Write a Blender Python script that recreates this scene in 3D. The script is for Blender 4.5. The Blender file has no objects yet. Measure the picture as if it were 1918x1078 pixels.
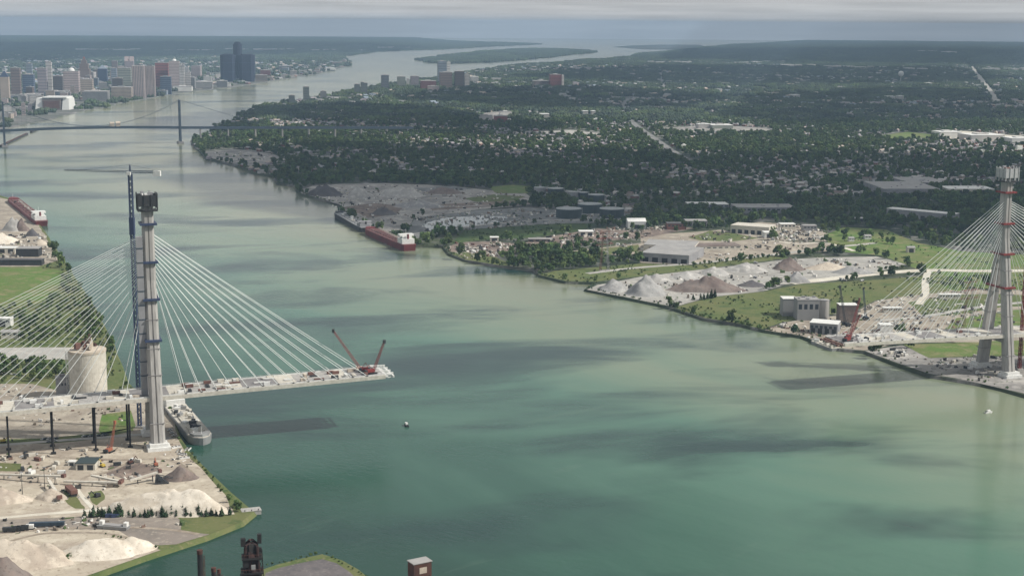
import bpy, math, random
import numpy as np
from mathutils import Vector, Matrix
from mathutils import noise as mnoise
from mathutils.geometry import tessellate_polygon

random.seed(11)
rng = np.random.default_rng(11)
sc = bpy.context.scene
col = sc.collection

# ------------------------------------------------------------------ camera
W, H = 1918.0, 1078.0
F, PITCH, ROLL, CAMH = 2783.0, 0.1761, 0.00657, 356.8
cp, sp = math.cos(PITCH), math.sin(PITCH)
FW = Vector((0, cp, -sp)); RT = Vector((1, 0, 0)); UP = Vector((0, sp, cp))
R2 = RT * math.cos(ROLL) + UP * math.sin(ROLL)
U2 = -RT * math.sin(ROLL) + UP * math.cos(ROLL)
cam = bpy.data.cameras.new('camera')
cam.sensor_width = 36.0
cam.lens = 36.0 * F / W
cam.clip_start = 1.0
cam.clip_end = 300000.0
camo = bpy.data.objects.new('camera', cam)
col.objects.link(camo)
bk = -FW
camo.matrix_world = Matrix(((R2.x, U2.x, bk.x, 0), (R2.y, U2.y, bk.y, 0), (R2.z, U2.z, bk.z, CAMH), (0, 0, 0, 1)))
sc.camera = camo

# ------------------------------------------------------------------ sun and sky
SUN_EL = math.radians(43.0)
SUN_AZ = math.atan2(0.985, -0.17)          # direction towards the sun, measured from +Y to +X
SKY_STRENGTH, SUN_STRENGTH = 0.10, 4.8
sun_dir = Vector((math.sin(SUN_AZ) * math.cos(SUN_EL), math.cos(SUN_AZ) * math.cos(SUN_EL), math.sin(SUN_EL)))
sl = bpy.data.lights.new('sun', 'SUN')
sl.energy = SUN_STRENGTH
sl.angle = math.radians(1.2)
sl.color = (1.0, 0.95, 0.87)
so = bpy.data.objects.new('sun', sl)
so.rotation_euler = (-sun_dir).to_track_quat('-Z', 'Y').to_euler()
so.location = sun_dir * 3000
col.objects.link(so)

wd = bpy.data.worlds.new('World')
sc.world = wd
wd.use_nodes = True
nt = wd.node_tree
nt.nodes.clear()
o_ = nt.nodes.new('ShaderNodeOutputWorld')
bg = nt.nodes.new('ShaderNodeBackground')
bg.inputs['Strength'].default_value = SKY_STRENGTH
sky = nt.nodes.new('ShaderNodeTexSky')
sky.sky_type = 'NISHITA'
sky.sun_disc = False
sky.sun_elevation = SUN_EL
sky.sun_rotation = SUN_AZ
sky.altitude = 300
sky.air_density = 1.0
sky.dust_density = 1.5
tc = nt.nodes.new('ShaderNodeTexCoord')
mp = nt.nodes.new('ShaderNodeMapping')
mp.inputs['Scale'].default_value = (9.0, 9.0, 230.0)
n1 = nt.nodes.new('ShaderNodeTexNoise')
n1.inputs['Scale'].default_value = 1.0
n1.inputs['Detail'].default_value = 8.0
n1.inputs['Roughness'].default_value = 0.55
cr = nt.nodes.new('ShaderNodeValToRGB')
cr.color_ramp.elements[0].position = 0.28
cr.color_ramp.elements[0].color = (4.3, 4.4, 4.5, 1)
cr.color_ramp.elements[1].position = 0.76
cr.color_ramp.elements[1].color = (6.7, 6.75, 6.8, 1)
mx = nt.nodes.new('ShaderNodeMixRGB')
mx.inputs[0].default_value = 0.94
nt.links.new(tc.outputs['Generated'], mp.inputs['Vector'])
nt.links.new(mp.outputs[0], n1.inputs['Vector'])
nt.links.new(n1.outputs['Fac'], cr.inputs[0])
nt.links.new(sky.outputs[0], mx.inputs[1])
nt.links.new(cr.outputs[0], mx.inputs[2])
nt.links.new(mx.outputs[0], bg.inputs[0])
nt.links.new(bg.outputs[0], o_.inputs[0])

vs = sc.view_settings
vs.view_transform = 'Standard'
vs.look = 'None'
vs.exposure = 0.0
vs.gamma = 1.0
vs.use_curve_mapping = False
sc.render.engine = 'CYCLES'
sc.cycles.use_denoising = True
try:
    sc.cycles.denoiser = 'OPENIMAGEDENOISE'
except Exception:
    pass
sc.cycles.max_bounces = 6
sc.cycles.diffuse_bounces = 3
sc.cycles.filter_width = 1.5
sc.cycles.glossy_bounces = 2
sc.cycles.transparent_max_bounces = 8
sc.cycles.volume_bounces = 0
sc.cycles.caustics_reflective = False
sc.cycles.caustics_refractive = False

# ------------------------------------------------------------------ pixels to places
def ray(px, py):
    return FW + R2 * ((px - W / 2) / F) + U2 * ((H / 2 - py) / F)

def gp(px, py, z=3.0):
    d = ray(px, py)
    t = (z - CAMH) / d.z
    return Vector((d.x * t, d.y * t, z))

def pr(P):
    v = Vector(P) - Vector((0, 0, CAMH))
    d = v.dot(FW)
    return W / 2 + F * v.dot(R2) / d, H / 2 - F * v.dot(U2) / d

def top_z(base, ypx):
    """height of the point straight above base that shows at row ypx"""
    lo, hi = base.z, base.z + 900
    for _ in range(40):
        m = (lo + hi) / 2
        if pr((base.x, base.y, m))[1] > ypx:
            lo = m
        else:
            hi = m
    return (lo + hi) / 2

HOR = 36000.0
def hz(px, rad=HOR, z=3.0):
    a = math.atan((px - W / 2) / F * 1.0)
    return Vector((rad * math.sin(a), rad * math.cos(a), z))

# ------------------------------------------------------------------ materials
MATS = {}
def principled(name):
    m = bpy.data.materials.new(name)
    m.use_nodes = True
    n = m.node_tree.nodes
    return m, m.node_tree, n['Principled BSDF']

def mat(name, c, c2=None, scale=0.2, rough=0.8, metal=0.0, spec=0.3, detail=4.0, coord='object', lo=0.35, hi=0.65, aniso=None, rnd=0.0):
    """colour c, worn or stained towards c2 by noise"""
    if name in MATS:
        return MATS[name]
    m, t, b = principled(name)
    b.inputs['Roughness'].default_value = rough
    b.inputs['Metallic'].default_value = metal
    b.inputs['Specular IOR Level'].default_value = spec
    if c2 is None:
        c2 = tuple(x * 0.72 for x in c)
    N = t.nodes
    if coord == 'object':
        tcn = N.new('ShaderNodeTexCoord'); src = tcn.outputs['Object']
    else:
        g = N.new('ShaderNodeNewGeometry'); src = g.outputs['Position']
    if aniso:
        mpn = N.new('ShaderNodeMapping')
        mpn.inputs['Scale'].default_value = aniso[:3]
        if len(aniso) > 3:
            mpn.inputs['Rotation'].default_value = (0, 0, aniso[3])
        t.links.new(src, mpn.inputs['Vector']); src = mpn.outputs[0]
    no = N.new('ShaderNodeTexNoise')
    no.inputs['Scale'].default_value = scale
    no.inputs['Detail'].default_value = detail
    no.inputs['Roughness'].default_value = 0.62
    t.links.new(src, no.inputs['Vector'])
    ramp = N.new('ShaderNodeValToRGB')
    ramp.color_ramp.elements[0].position = lo
    ramp.color_ramp.elements[1].position = hi
    ramp.color_ramp.elements[0].color = (*c, 1)
    ramp.color_ramp.elements[1].color = (*c2, 1)
    t.links.new(no.outputs['Fac'], ramp.inputs[0])
    out = ramp.outputs[0]
    if rnd:
        oi = N.new('ShaderNodeObjectInfo')
        if rnd > 0.25:                                   # stands of lighter and yellower trees
            n2 = N.new('ShaderNodeTexNoise'); n2.inputs['Scale'].default_value = 0.0045; n2.inputs['Detail'].default_value = 4
            t.links.new(oi.outputs['Location'], n2.inputs['Vector'])
            r2 = N.new('ShaderNodeMapRange'); r2.inputs[1].default_value = 0.48; r2.inputs[2].default_value = 0.72
            t.links.new(n2.outputs['Fac'], r2.inputs[0])
            x2 = N.new('ShaderNodeMixRGB'); x2.inputs[2].default_value = (0.090, 0.130, 0.050, 1)
            t.links.new(r2.outputs[0], x2.inputs[0]); t.links.new(out, x2.inputs[1]); out = x2.outputs[0]
        hv = N.new('ShaderNodeHueSaturation')
        mr = N.new('ShaderNodeMapRange')
        mr.inputs[3].default_value = 1 - rnd; mr.inputs[4].default_value = 1 + rnd
        t.links.new(oi.outputs['Random'], mr.inputs[0])
        t.links.new(mr.outputs[0], hv.inputs['Value'])
        mr2 = N.new('ShaderNodeMapRange')
        mr2.inputs[3].default_value = 0.475; mr2.inputs[4].default_value = 0.52
        ml = N.new('ShaderNodeMath'); ml.operation = 'FRACT'
        mu = N.new('ShaderNodeMath'); mu.operation = 'MULTIPLY'; mu.inputs[1].default_value = 7.31
        t.links.new(oi.outputs['Random'], mu.inputs[0]); t.links.new(mu.outputs[0], ml.inputs[0])
        t.links.new(ml.outputs[0], mr2.inputs[0]); t.links.new(mr2.outputs[0], hv.inputs['Hue'])
        t.links.new(out, hv.inputs['Color']); out = hv.outputs[0]
    t.links.new(out, b.inputs['Base Color'])
    MATS[name] = m
    return m

def ground_mat(name, cols, scales=(0.012, 0.07, 0.4), rough=0.95, rot=0.3):
    """patchwork of up to four colours: two large noises and fine speckle"""
    if name in MATS:
        return MATS[name]
    m, t, b = principled(name)
    b.inputs['Roughness'].default_value = rough
    b.inputs['Specular IOR Level'].default_value = 0.1
    N = t.nodes
    g = N.new('ShaderNodeNewGeometry')
    def nz(s, off, det=5):
        mpn = N.new('ShaderNodeMapping')
        mpn.inputs['Location'].default_value = (off, off * 1.7, 0)
        mpn.inputs['Rotation'].default_value = (0, 0, rot)
        t.links.new(g.outputs['Position'], mpn.inputs['Vector'])
        n = N.new('ShaderNodeTexNoise')
        n.inputs['Scale'].default_value = s
        n.inputs['Detail'].default_value = det
        n.inputs['Roughness'].default_value = 0.65
        t.links.new(mpn.outputs[0], n.inputs['Vector'])
        return n.outputs['Fac']
    def mix(fac, a, bcol, lo, hi):
        mr = N.new('ShaderNodeMapRange')
        mr.inputs[1].default_value = lo; mr.inputs[2].default_value = hi
        t.links.new(fac, mr.inputs[0])
        x = N.new('ShaderNodeMixRGB')
        t.links.new(mr.outputs[0], x.inputs[0])
        for inp, v in ((x.inputs[1], a), (x.inputs[2], bcol)):
            if isinstance(v, tuple):
                inp.default_value = (*v, 1)
            else:
                t.links.new(v, inp)
        return x.outputs[0]
    c = mix(nz(scales[0], 31), cols[0], cols[1], 0.42, 0.58)
    if len(cols) > 2:
        c = mix(nz(scales[1], 77), c, cols[2], 0.50, 0.66)
    if len(cols) > 3:
        c = mix(nz(scales[2], 5), c, cols[3], 0.55, 0.68)
    t.links.new(c, b.inputs['Base Color'])
    MATS[name] = m
    return m

# ------------------------------------------------------------------ mesh building
class MB:
    def __init__(s):
        s.v = []; s.f = []
    def add(s, vs_, fs_):
        k = len(s.v)
        s.v += [tuple(q) for q in vs_]
        s.f += [tuple(i + k for i in f) for f in fs_]
        return s
    def box(s, c, d, rz=0.0, taper=1.0):
        x, y, z = d[0] / 2, d[1] / 2, d[2] / 2
        ca, sa = math.cos(rz), math.sin(rz)
        P = []
        for k in (-1, 1):
            q = taper if k > 0 else 1.0
            for (a, b2) in ((-x, -y), (x, -y), (x, y), (-x, y)):
                a *= q; b2 *= q
                P.append((c[0] + a * ca - b2 * sa, c[1] + a * sa + b2 * ca, c[2] + k * z))
        return s.add(P, [(3, 2, 1, 0), (4, 5, 6, 7), (0, 1, 5, 4), (1, 2, 6, 5), (2, 3, 7, 6), (3, 0, 4, 7)])
    def bb(s, x0, x1, y0, y1, z0, z1):
        return s.box(((x0 + x1) / 2, (y0 + y1) / 2, (z0 + z1) / 2), (x1 - x0, y1 - y0, z1 - z0))
    def tube(s, a, b, r0, r1=None, n=6, caps=True):
        r1 = r0 if r1 is None else r1
        a = Vector(a); b = Vector(b)
        d = (b - a)
        if d.length < 1e-6:
            return s
        d.normalize()
        u = d.orthogonal().normalized(); w = d.cross(u)
        P = []
        for (c, r) in ((a, r0), (b, r1)):
            for i in range(n):
                t = 2 * math.pi * i / n + math.pi / n
                P.append(c + (u * math.cos(t) + w * math.sin(t)) * r)
        Fs = [(i, (i + 1) % n, n + (i + 1) % n, n + i) for i in range(n)]
        if caps:
            Fs += [tuple(reversed(range(n))), tuple(range(n, 2 * n))]
        return s.add(P, Fs)
    def lathe(s, prof, c=(0, 0, 0), n=24):
        P = []
        for (r, z) in prof:
            for i in range(n):
                t = 2 * math.pi * i / n
                P.append((c[0] + r * math.cos(t), c[1] + r * math.sin(t), c[2] + z))
        Fs = []
        for k in range(len(prof) - 1):
            for i in range(n):
                j = (i + 1) % n
                Fs.append((k * n + i, k * n + j, (k + 1) * n + j, (k + 1) * n + i))
        Fs.append(tuple(range((len(prof) - 1) * n, len(prof) * n)))
        Fs.append(tuple(reversed(range(n))))
        return s.add(P, Fs)
    def prism(s, poly, z0, z1, poly2=None):
        p2 = poly2 or poly
        n = len(poly)
        P = [(q[0], q[1], z0) for q in poly] + [(q[0], q[1], z1) for q in p2]
        Fs = [(i, (i + 1) % n, n + (i + 1) % n, n + i) for i in range(n)]
        Fs += [tuple(reversed(range(n))), tuple(range(n, 2 * n))]
        return s.add(P, Fs)
    def gable(s, x0, x1, y0, y1, z0, z1, over=0.4):
        """ridge along x"""
        ym = (y0 + y1) / 2
        x0 -= over; x1 += over; y0 -= over; y1 += over
        P = [(x0, y0, z0), (x1, y0, z0), (x1, y1, z0), (x0, y1, z0), (x0, ym, z1), (x1, ym, z1)]
        return s.add(P, [(3, 2, 1, 0), (0, 1, 5, 4), (2, 3, 4, 5), (1, 2, 5), (3, 0, 4)])
    def lattice(s, a, b, w, n, r, w2=None, chords=4):
        """square lattice boom from a to b"""
        a = Vector(a); b = Vector(b); d = (b - a).normalized()
        w2 = w if w2 is None else w2
        u = d.cross(Vector((0, 0, 1)))
        if u.length < 0.05:
            u = Vector((1, 0, 0))
        u.normalize(); v = u.cross(d).normalized()
        def corner(t, k):
            ww = w + (w2 - w) * t
            sx, sy = ((-1, -1), (1, -1), (1, 1), (-1, 1))[k]
            return a + (b - a) * t + u * sx * ww / 2 + v * sy * ww / 2
        for k in range(4):
            s.tube(corner(0, k), corner(1, k), r, n=4, caps=False)
        for i in range(n):
            t0, t1 = i / n, (i + 1) / n
            for k in range(4):
                q = (k + 1) % 4
                s.tube(corner(t0, k), corner(t1, q) if i % 2 else corner(t1, q), r * 0.7, n=3, caps=False)
                s.tube(corner(t1, k), corner(t1, q), r * 0.7, n=3, caps=False)
        return s
    def mesh(s, name, m, smooth=False):
        me = bpy.data.meshes.new(name)
        me.from_pydata(s.v, [], s.f)
        if m is not None:
            me.materials.append(m)
        if smooth:
            me.polygons.foreach_set('use_smooth', [True] * len(me.polygons))
        me.update()
        return me
    def build(s, name, m, parent=None, loc=None, rz=0.0, smooth=False):
        o = bpy.data.objects.new(name, s.mesh(name, m, smooth))
        col.objects.link(o)
        if parent is not None:
            o.parent = parent
        if loc is not None:
            o.location = loc
        if rz:
            o.rotation_euler = (0, 0, rz)
        return o

def tag(o, label=None, cat=None, group=None, kind=None):
    if label: o['label'] = label
    if cat: o['category'] = cat
    if group: o['group'] = group
    if kind: o['kind'] = kind
    return o

def thing(name, label, cat, loc=(0, 0, 0), rz=0.0, group=None):
    o = bpy.data.objects.new(name, None)
    o.empty_display_size = 2.0
    col.objects.link(o)
    o.location = loc
    o.rotation_euler = (0, 0, rz)
    return tag(o, label, cat, group)

KIDS = {}
def copy_tree(o, parent=None):
    c = o.copy()
    col.objects.link(c)
    c.parent = parent
    if o.name not in KIDS:
        KIDS[o.name] = list(o.children)
    for ch in KIDS[o.name]:
        copy_tree(ch, c)
    return c

def sheet(name, pts, m, z, kind='structure', skirt=0.0):
    """flat ground polygon given as world points"""
    P = [Vector((p.x, p.y, z)) for p in pts]
    tris = tessellate_polygon([P])
    c = sum((p for p in P), Vector()) / len(P)
    mb = MB()
    L = [p - c for p in P]
    fs = []
    for t in tris:
        a, b2, d = (L[i] for i in t)
        fs.append(tuple(t) if (b2 - a).cross(d - a).z > 0 else tuple(reversed(t)))
    mb.add(L, fs)
    if skirt:
        n = len(L)
        area = sum(L[i].x * L[(i + 1) % n].y - L[(i + 1) % n].x * L[i].y for i in range(n))
        k = len(mb.v)
        out = []
        for i in range(n):                               # bank slopes outwards to the water
            a, b2, d = L[i - 1], L[i], L[(i + 1) % n]
            e = (d - a); e.z = 0
            nn = Vector((e.y, -e.x, 0))
            if area < 0: nn = -nn
            nn = nn.normalized() if nn.length > 0 else nn
            out.append(b2 + nn * 2.5 - Vector((0, 0, skirt)))
        mb.add(L + out, [(i, (i + 1) % n, n + (i + 1) % n, n + i) if area < 0 else (i, n + i, n + (i + 1) % n, (i + 1) % n) for i in range(n)])
    o = mb.build(name, m, loc=c)
    return tag(o, kind=kind)

def inside(P, poly):
    """P (n,2), poly list of (x,y): boolean"""
    x, y = P[:, 0], P[:, 1]
    r = np.zeros(len(P), bool)
    n = len(poly)
    for i in range(n):
        x0, y0 = poly[i]; x1, y1 = poly[(i + 1) % n]
        if y0 == y1:
            continue
        c = ((y0 > y) != (y1 > y)) & (x < (x1 - x0) * (y - y0) / (y1 - y0) + x0)
        r ^= c
    return r

def wxy(pts):
    return [(p.x, p.y) for p in pts]

def jag(pts, amt, step, seed):
    """roughen an outline so that no bank is ruler straight"""
    r = random.Random(seed)
    out = []
    n = len(pts)
    for i in range(n):
        a, b2 = pts[i], pts[(i + 1) % n]
        L = (b2 - a).length
        if L > 9000:
            out.append(a); continue
        k = max(1, min(14, int(L / step)))
        for j in range(k):
            p = a.lerp(b2, j / k)
            q = amt * (0.4 if j == 0 else 1.0)
            out.append(Vector((p.x + r.uniform(-q, q), p.y + r.uniform(-q, q), p.z)))
    return out

# ------------------------------------------------------------------ colours
C = dict(
    concrete=mat('pale_concrete', (0.43, 0.415, 0.39), (0.26, 0.25, 0.24), 0.55, aniso=(1, 1, 0.06), lo=0.3, hi=0.75),
    concrete_dark=mat('weathered_concrete', (0.26, 0.25, 0.245), (0.19, 0.18, 0.18), 0.1),
    white=mat('white_paint', (0.74, 0.74, 0.72), (0.60, 0.60, 0.57), 0.4, rough=0.6),
    offwhite=mat('cream_paint', (0.60, 0.57, 0.50), (0.46, 0.43, 0.37), 0.3),
    cable=mat('cable_sheath', (0.76, 0.79, 0.77), (0.68, 0.71, 0.69), 0.05, rough=0.5),
    blue_steel=mat('blue_painted_steel', (0.034, 0.052, 0.115), (0.05, 0.065, 0.11), 0.5, rough=0.5),
    slate_steel=mat('slate_painted_steel', (0.05, 0.075, 0.10), (0.035, 0.05, 0.07), 0.3, rough=0.6),
    dark_steel=mat('dark_steel', (0.030, 0.035, 0.040), (0.05, 0.05, 0.05), 0.4, rough=0.6),
    red_steel=mat('red_painted_steel', (0.23, 0.038, 0.034), (0.16, 0.035, 0.03), 0.4, rough=0.55),
    orange_steel=mat('orange_painted_steel', (0.36, 0.12, 0.07), (0.28, 0.10, 0.06), 0.4, rough=0.55),
    yellow_steel=mat('yellow_painted_steel', (0.55, 0.42, 0.08), (0.42, 0.32, 0.07), 0.5, rough=0.55),
    rust=mat('rusted_steel', (0.10, 0.045, 0.032), (0.055, 0.030, 0.026), 0.15, rough=0.9),
    rust_light=mat('rusty_brown_sheet', (0.19, 0.10, 0.08), (0.12, 0.065, 0.055), 0.15, rough=0.9),
    furnace=mat('sooty_red_steel', (0.052, 0.026, 0.022), (0.026, 0.018, 0.018), 0.25, rough=0.9),
    black=mat('black_steel', (0.016, 0.017, 0.018), (0.03, 0.027, 0.025), 0.2, rough=0.8),
    glass=mat('dark_glass', (0.025, 0.035, 0.045), (0.04, 0.05, 0.06), 0.1, rough=0.15, spec=0.6),
    rubber=mat('black_rubber', (0.02, 0.02, 0.02), None, 1.0),
    grey_sheet=mat('grey_sheet_metal', (0.30, 0.30, 0.31), (0.22, 0.22, 0.23), 0.08, rough=0.6),
    dark_roof=mat('dark_bitumen_roof', (0.075, 0.075, 0.08), (0.11, 0.105, 0.105), 0.08),
    grey_roof=mat('grey_gravel_roof', (0.26, 0.255, 0.25), (0.34, 0.33, 0.32), 0.06),
    brick=mat('red_brown_brick', (0.21, 0.095, 0.075), (0.15, 0.075, 0.065), 0.08),
    sand=('heap', (0.52, 0.46, 0.38), (0.4, 0.34, 0.28), (0.582, 0.515, 0.426), (0.32, 0.272, 0.224)),
    sand_white=('heap', (0.62, 0.57, 0.49), (0.5, 0.44, 0.36), (0.694, 0.638, 0.549), (0.4, 0.352, 0.288)),
    gravel=('heap', (0.32, 0.318, 0.31), (0.245, 0.24, 0.238), (0.403, 0.398, 0.386), (0.224, 0.22, 0.216)),
    gravel_pale=('heap', (0.40, 0.39, 0.37), (0.31, 0.30, 0.285), (0.526, 0.51, 0.482), (0.288, 0.28, 0.264)),
    gravel_brown=('heap', (0.205, 0.175, 0.158), (0.15, 0.12, 0.11), (0.235, 0.185, 0.162), (0.12, 0.096, 0.088)),
    slag=('heap', (0.1, 0.095, 0.1), (0.16, 0.15, 0.145), (0.112, 0.106, 0.112), (0.128, 0.12, 0.116)),
    rail=mat('galvanised_rail', (0.45, 0.46, 0.46), (0.36, 0.36, 0.36), 0.4),
    tank_green=mat('dark_green_tank', (0.035, 0.055, 0.06), (0.05, 0.065, 0.065), 0.06, rough=0.6),
    tank_roof=mat('pale_tank_roof', (0.34, 0.36, 0.36), (0.26, 0.28, 0.28), 0.06, rough=0.6),
    hull_red=mat('red_hull_paint', (0.175, 0.035, 0.036), (0.115, 0.030, 0.032), 0.06, rough=0.6),
    hull_brown=mat('oxide_deck_paint', (0.165, 0.075, 0.068), (0.12, 0.06, 0.056), 0.08, rough=0.7),
    hull_black=mat('black_hull_paint', (0.025, 0.027, 0.03), (0.05, 0.045, 0.04), 0.05, rough=0.6),
    hull_grey=mat('grey_hull_paint', (0.30, 0.31, 0.31), (0.22, 0.22, 0.22), 0.06, rough=0.6),
)

def wallmat(name, c, c2=None, sc_=0.02):
    return mat('wall_' + name, c, c2 or tuple(v * 0.8 for v in c), sc_, rough=0.7)
WM = dict(cluster=wallmat('cluster_glass', (0.018, 0.026, 0.05)), mauve=wallmat('mauve', (0.30, 0.27, 0.29)), pink=wallmat('pink', (0.43, 0.36, 0.35)), tan=wallmat('tan', (0.40, 0.34, 0.29)), brown=wallmat('brown', (0.20, 0.155, 0.14)), dkbrown=wallmat('dark_brown', (0.10, 0.085, 0.08)),
          olive=wallmat('olive', (0.27, 0.29, 0.25)), navy=wallmat('navy', (0.035, 0.055, 0.10)), bluegrey=wallmat('blue_grey', (0.22, 0.26, 0.31)), pale=wallmat('pale', (0.50, 0.48, 0.46)), white=wallmat('white', (0.72, 0.71, 0.68)),
          grey=wallmat('grey', (0.30, 0.30, 0.30)), dkgrey=wallmat('dark_grey', (0.13, 0.14, 0.15)), greengrey=wallmat('green_grey', (0.15, 0.175, 0.165)), red=wallmat('red', (0.26, 0.10, 0.09)), glass=wallmat('blue_glass', (0.06, 0.09, 0.15)))

for k_ in list(C):
    if isinstance(C[k_], tuple):
        C[k_] = ground_mat('heaped_' + k_, list(C[k_][1:]), (0.03, 0.10, 0.45))

# ------------------------------------------------------------------ the setting: river and land
def water_material():
    m, t, b = principled('river_water')
    N = t.nodes
    b.inputs['Roughness'].default_value = 0.17
    b.inputs['IOR'].default_value = 1.33
    b.inputs['Specular IOR Level'].default_value = 0.22
    g = N.new('ShaderNodeNewGeometry')
    def nz(scale, aniso, rot, off, det=5.0, dist=0.0):
        mpn = N.new('ShaderNodeMapping')
        mpn.vector_type = 'TEXTURE'
        mpn.inputs['Location'].default_value = off
        mpn.inputs['Rotation'].default_value = (0, 0, rot)
        mpn.inputs['Scale'].default_value = aniso
        t.links.new(g.outputs['Position'], mpn.inputs['Vector'])
        n = N.new('ShaderNodeTexNoise')
        n.inputs['Scale'].default_value = scale
        n.inputs['Detail'].default_value = det
        n.inputs['Roughness'].default_value = 0.55
        n.inputs['Distortion'].default_value = dist
        t.links.new(mpn.outputs[0], n.inputs['Vector'])
        return n.outputs['Fac']
    def mix(fac, a, c2, lo, hi):
        mr = N.new('ShaderNodeMapRange')
        mr.interpolation_type = 'SMOOTHSTEP'
        mr.inputs[1].default_value = lo; mr.inputs[2].default_value = hi
        t.links.new(fac, mr.inputs[0])
        x = N.new('ShaderNodeMixRGB')
        t.links.new(mr.outputs[0], x.inputs[0])
        for inp, v in ((x.inputs[1], a), (x.inputs[2], c2)):
            if isinstance(v, tuple): inp.default_value = (*v, 1)
            else: t.links.new(v, inp)
        return x.outputs[0]
    # silt: clear green water off the American bank, olive silt towards the Canadian one
    sx = N.new('ShaderNodeSeparateXYZ'); t.links.new(g.outputs['Position'], sx.inputs[0])
    e1 = N.new('ShaderNodeMath'); e1.operation = 'MULTIPLY_ADD'; e1.inputs[1].default_value = 0.80
    t.links.new(sx.outputs[0], e1.inputs[0])
    e2 = N.new('ShaderNodeMath'); e2.operation = 'MULTIPLY'; e2.inputs[1].default_value = 0.60
    t.links.new(sx.outputs[1], e2.inputs[0]); t.links.new(e2.outputs[0], e1.inputs[2])
    nn = N.new('ShaderNodeMath'); nn.operation = 'MULTIPLY_ADD'; nn.inputs[1].default_value = 620.0
    t.links.new(nz(0.0042, (1, 1.9, 1), 1.0, (9, 4, 0), 4, 0.9), nn.inputs[0]); t.links.new(e1.outputs[0], nn.inputs[2])
    mr = N.new('ShaderNodeMapRange'); mr.inputs[1].default_value = 760.0; mr.inputs[2].default_value = 1760.0
    t.links.new(nn.outputs[0], mr.inputs[0])
    rp = N.new('ShaderNodeValToRGB')
    e_ = rp.color_ramp.elements
    e_[0].position = 0.0; e_[0].color = (0.016, 0.054, 0.038, 1)
    e_[1].position = 1.0; e_[1].color = (0.222, 0.225, 0.148, 1)
    for p_, c_ in ((0.20, (0.029, 0.087, 0.061)), (0.40, (0.070, 0.156, 0.110)), (0.62, (0.150, 0.208, 0.140))):
        x_ = e_.new(p_); x_.color = (*c_, 1)
    t.links.new(mr.outputs[0], rp.inputs[0])
    c = rp.outputs[0]
    # cloud shadow and currents, put into the water colour as broad dark patches
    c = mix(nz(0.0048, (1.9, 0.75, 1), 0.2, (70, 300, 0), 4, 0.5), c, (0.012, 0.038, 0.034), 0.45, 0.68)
    # fine current lanes
    c = mix(nz(0.020, (2.6, 0.6, 1), 0.75, (3, 8, 0), 5, 0.6), c, (0.11, 0.17, 0.125), 0.60, 1.0)
    t.links.new(c, b.inputs['Base Color'])
    # wind ripple
    bp = N.new('ShaderNodeBump')
    bp.inputs['Strength'].default_value = 0.35
    bp.inputs['Distance'].default_value = 0.6
    t.links.new(nz(0.16, (1, 2.0, 1), 0.9, (0, 0, 0), 3.0), bp.inputs['Height'])
    t.links.new(bp.outputs[0], b.inputs['Normal'])
    return m

def disc(name, rad, z, m):
    n = 96
    mb = MB()
    mb.add([(0, 0, 0)] + [(rad * math.cos(2 * math.pi * i / n), rad * math.sin(2 * math.pi * i / n), 0) for i in range(n)],
           [(0, 1 + i, 1 + (i + 1) % n) for i in range(n)])
    return tag(mb.build(name, m, loc=(0, 0, z)), kind='structure')

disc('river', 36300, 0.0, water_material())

G_CITY = ground_mat('suburb_ground', [(0.040, 0.055, 0.036), (0.065, 0.078, 0.045), (0.14, 0.135, 0.13), (0.22, 0.21, 0.20)], (0.0016, 0.006, 0.03))
G_FAR = ground_mat('far_land', [(0.036, 0.048, 0.040), (0.048, 0.060, 0.046), (0.12, 0.12, 0.11)], (0.0006, 0.0016, 0.01))
G_TOWN = ground_mat('downtown_ground', [(0.16, 0.155, 0.15), (0.11, 0.115, 0.10), (0.06, 0.08, 0.05), (0.3, 0.29, 0.28)], (0.004, 0.012, 0.03))
G_GRASS = ground_mat('bright_grass', [(0.105, 0.175, 0.045), (0.135, 0.165, 0.06), (0.225, 0.205, 0.11), (0.06, 0.10, 0.035)], (0.012, 0.05, 0.3))
G_MEADOW = ground_mat('rough_meadow', [(0.105, 0.135, 0.05), (0.135, 0.145, 0.062), (0.065, 0.10, 0.038), (0.18, 0.17, 0.09)], (0.015, 0.05, 0.3))
G_SCRUB = ground_mat('scrub', [(0.05, 0.085, 0.03), (0.08, 0.11, 0.04), (0.035, 0.055, 0.025)], (0.03, 0.1, 0.3))
G_GREY = ground_mat('grey_yard', [(0.33, 0.315, 0.295), (0.22, 0.21, 0.20), (0.44, 0.42, 0.39), (0.12, 0.125, 0.10)], (0.010, 0.03, 0.12))
G_GREY2 = ground_mat('slate_yard', [(0.22, 0.225, 0.22), (0.15, 0.155, 0.155), (0.31, 0.305, 0.29), (0.085, 0.10, 0.07)], (0.010, 0.03, 0.12))
G_DIRT = ground_mat('dirt_yard', [(0.34, 0.30, 0.245), (0.27, 0.235, 0.195), (0.43, 0.39, 0.32), (0.20, 0.175, 0.145)], (0.015, 0.05, 0.2))
G_SAND = ground_mat('sandy_yard', [(0.42, 0.37, 0.295), (0.35, 0.30, 0.245), (0.52, 0.47, 0.385), (0.27, 0.225, 0.175)], (0.018, 0.06, 0.25))
G_GRAVEL = ground_mat('pale_gravel_yard', [(0.36, 0.35, 0.325), (0.29, 0.28, 0.26), (0.45, 0.43, 0.39), (0.22, 0.21, 0.195)], (0.015, 0.05, 0.25))
G_SCRAP = ground_mat('scrap_yard', [(0.20, 0.16, 0.135), (0.15, 0.12, 0.105), (0.30, 0.24, 0.20), (0.09, 0.08, 0.075)], (0.02, 0.06, 0.2))
G_WHITE = ground_mat('chalk_road', [(0.58, 0.55, 0.47), (0.50, 0.46, 0.385), (0.64, 0.61, 0.54)], (0.03, 0.1, 0.3))
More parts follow.
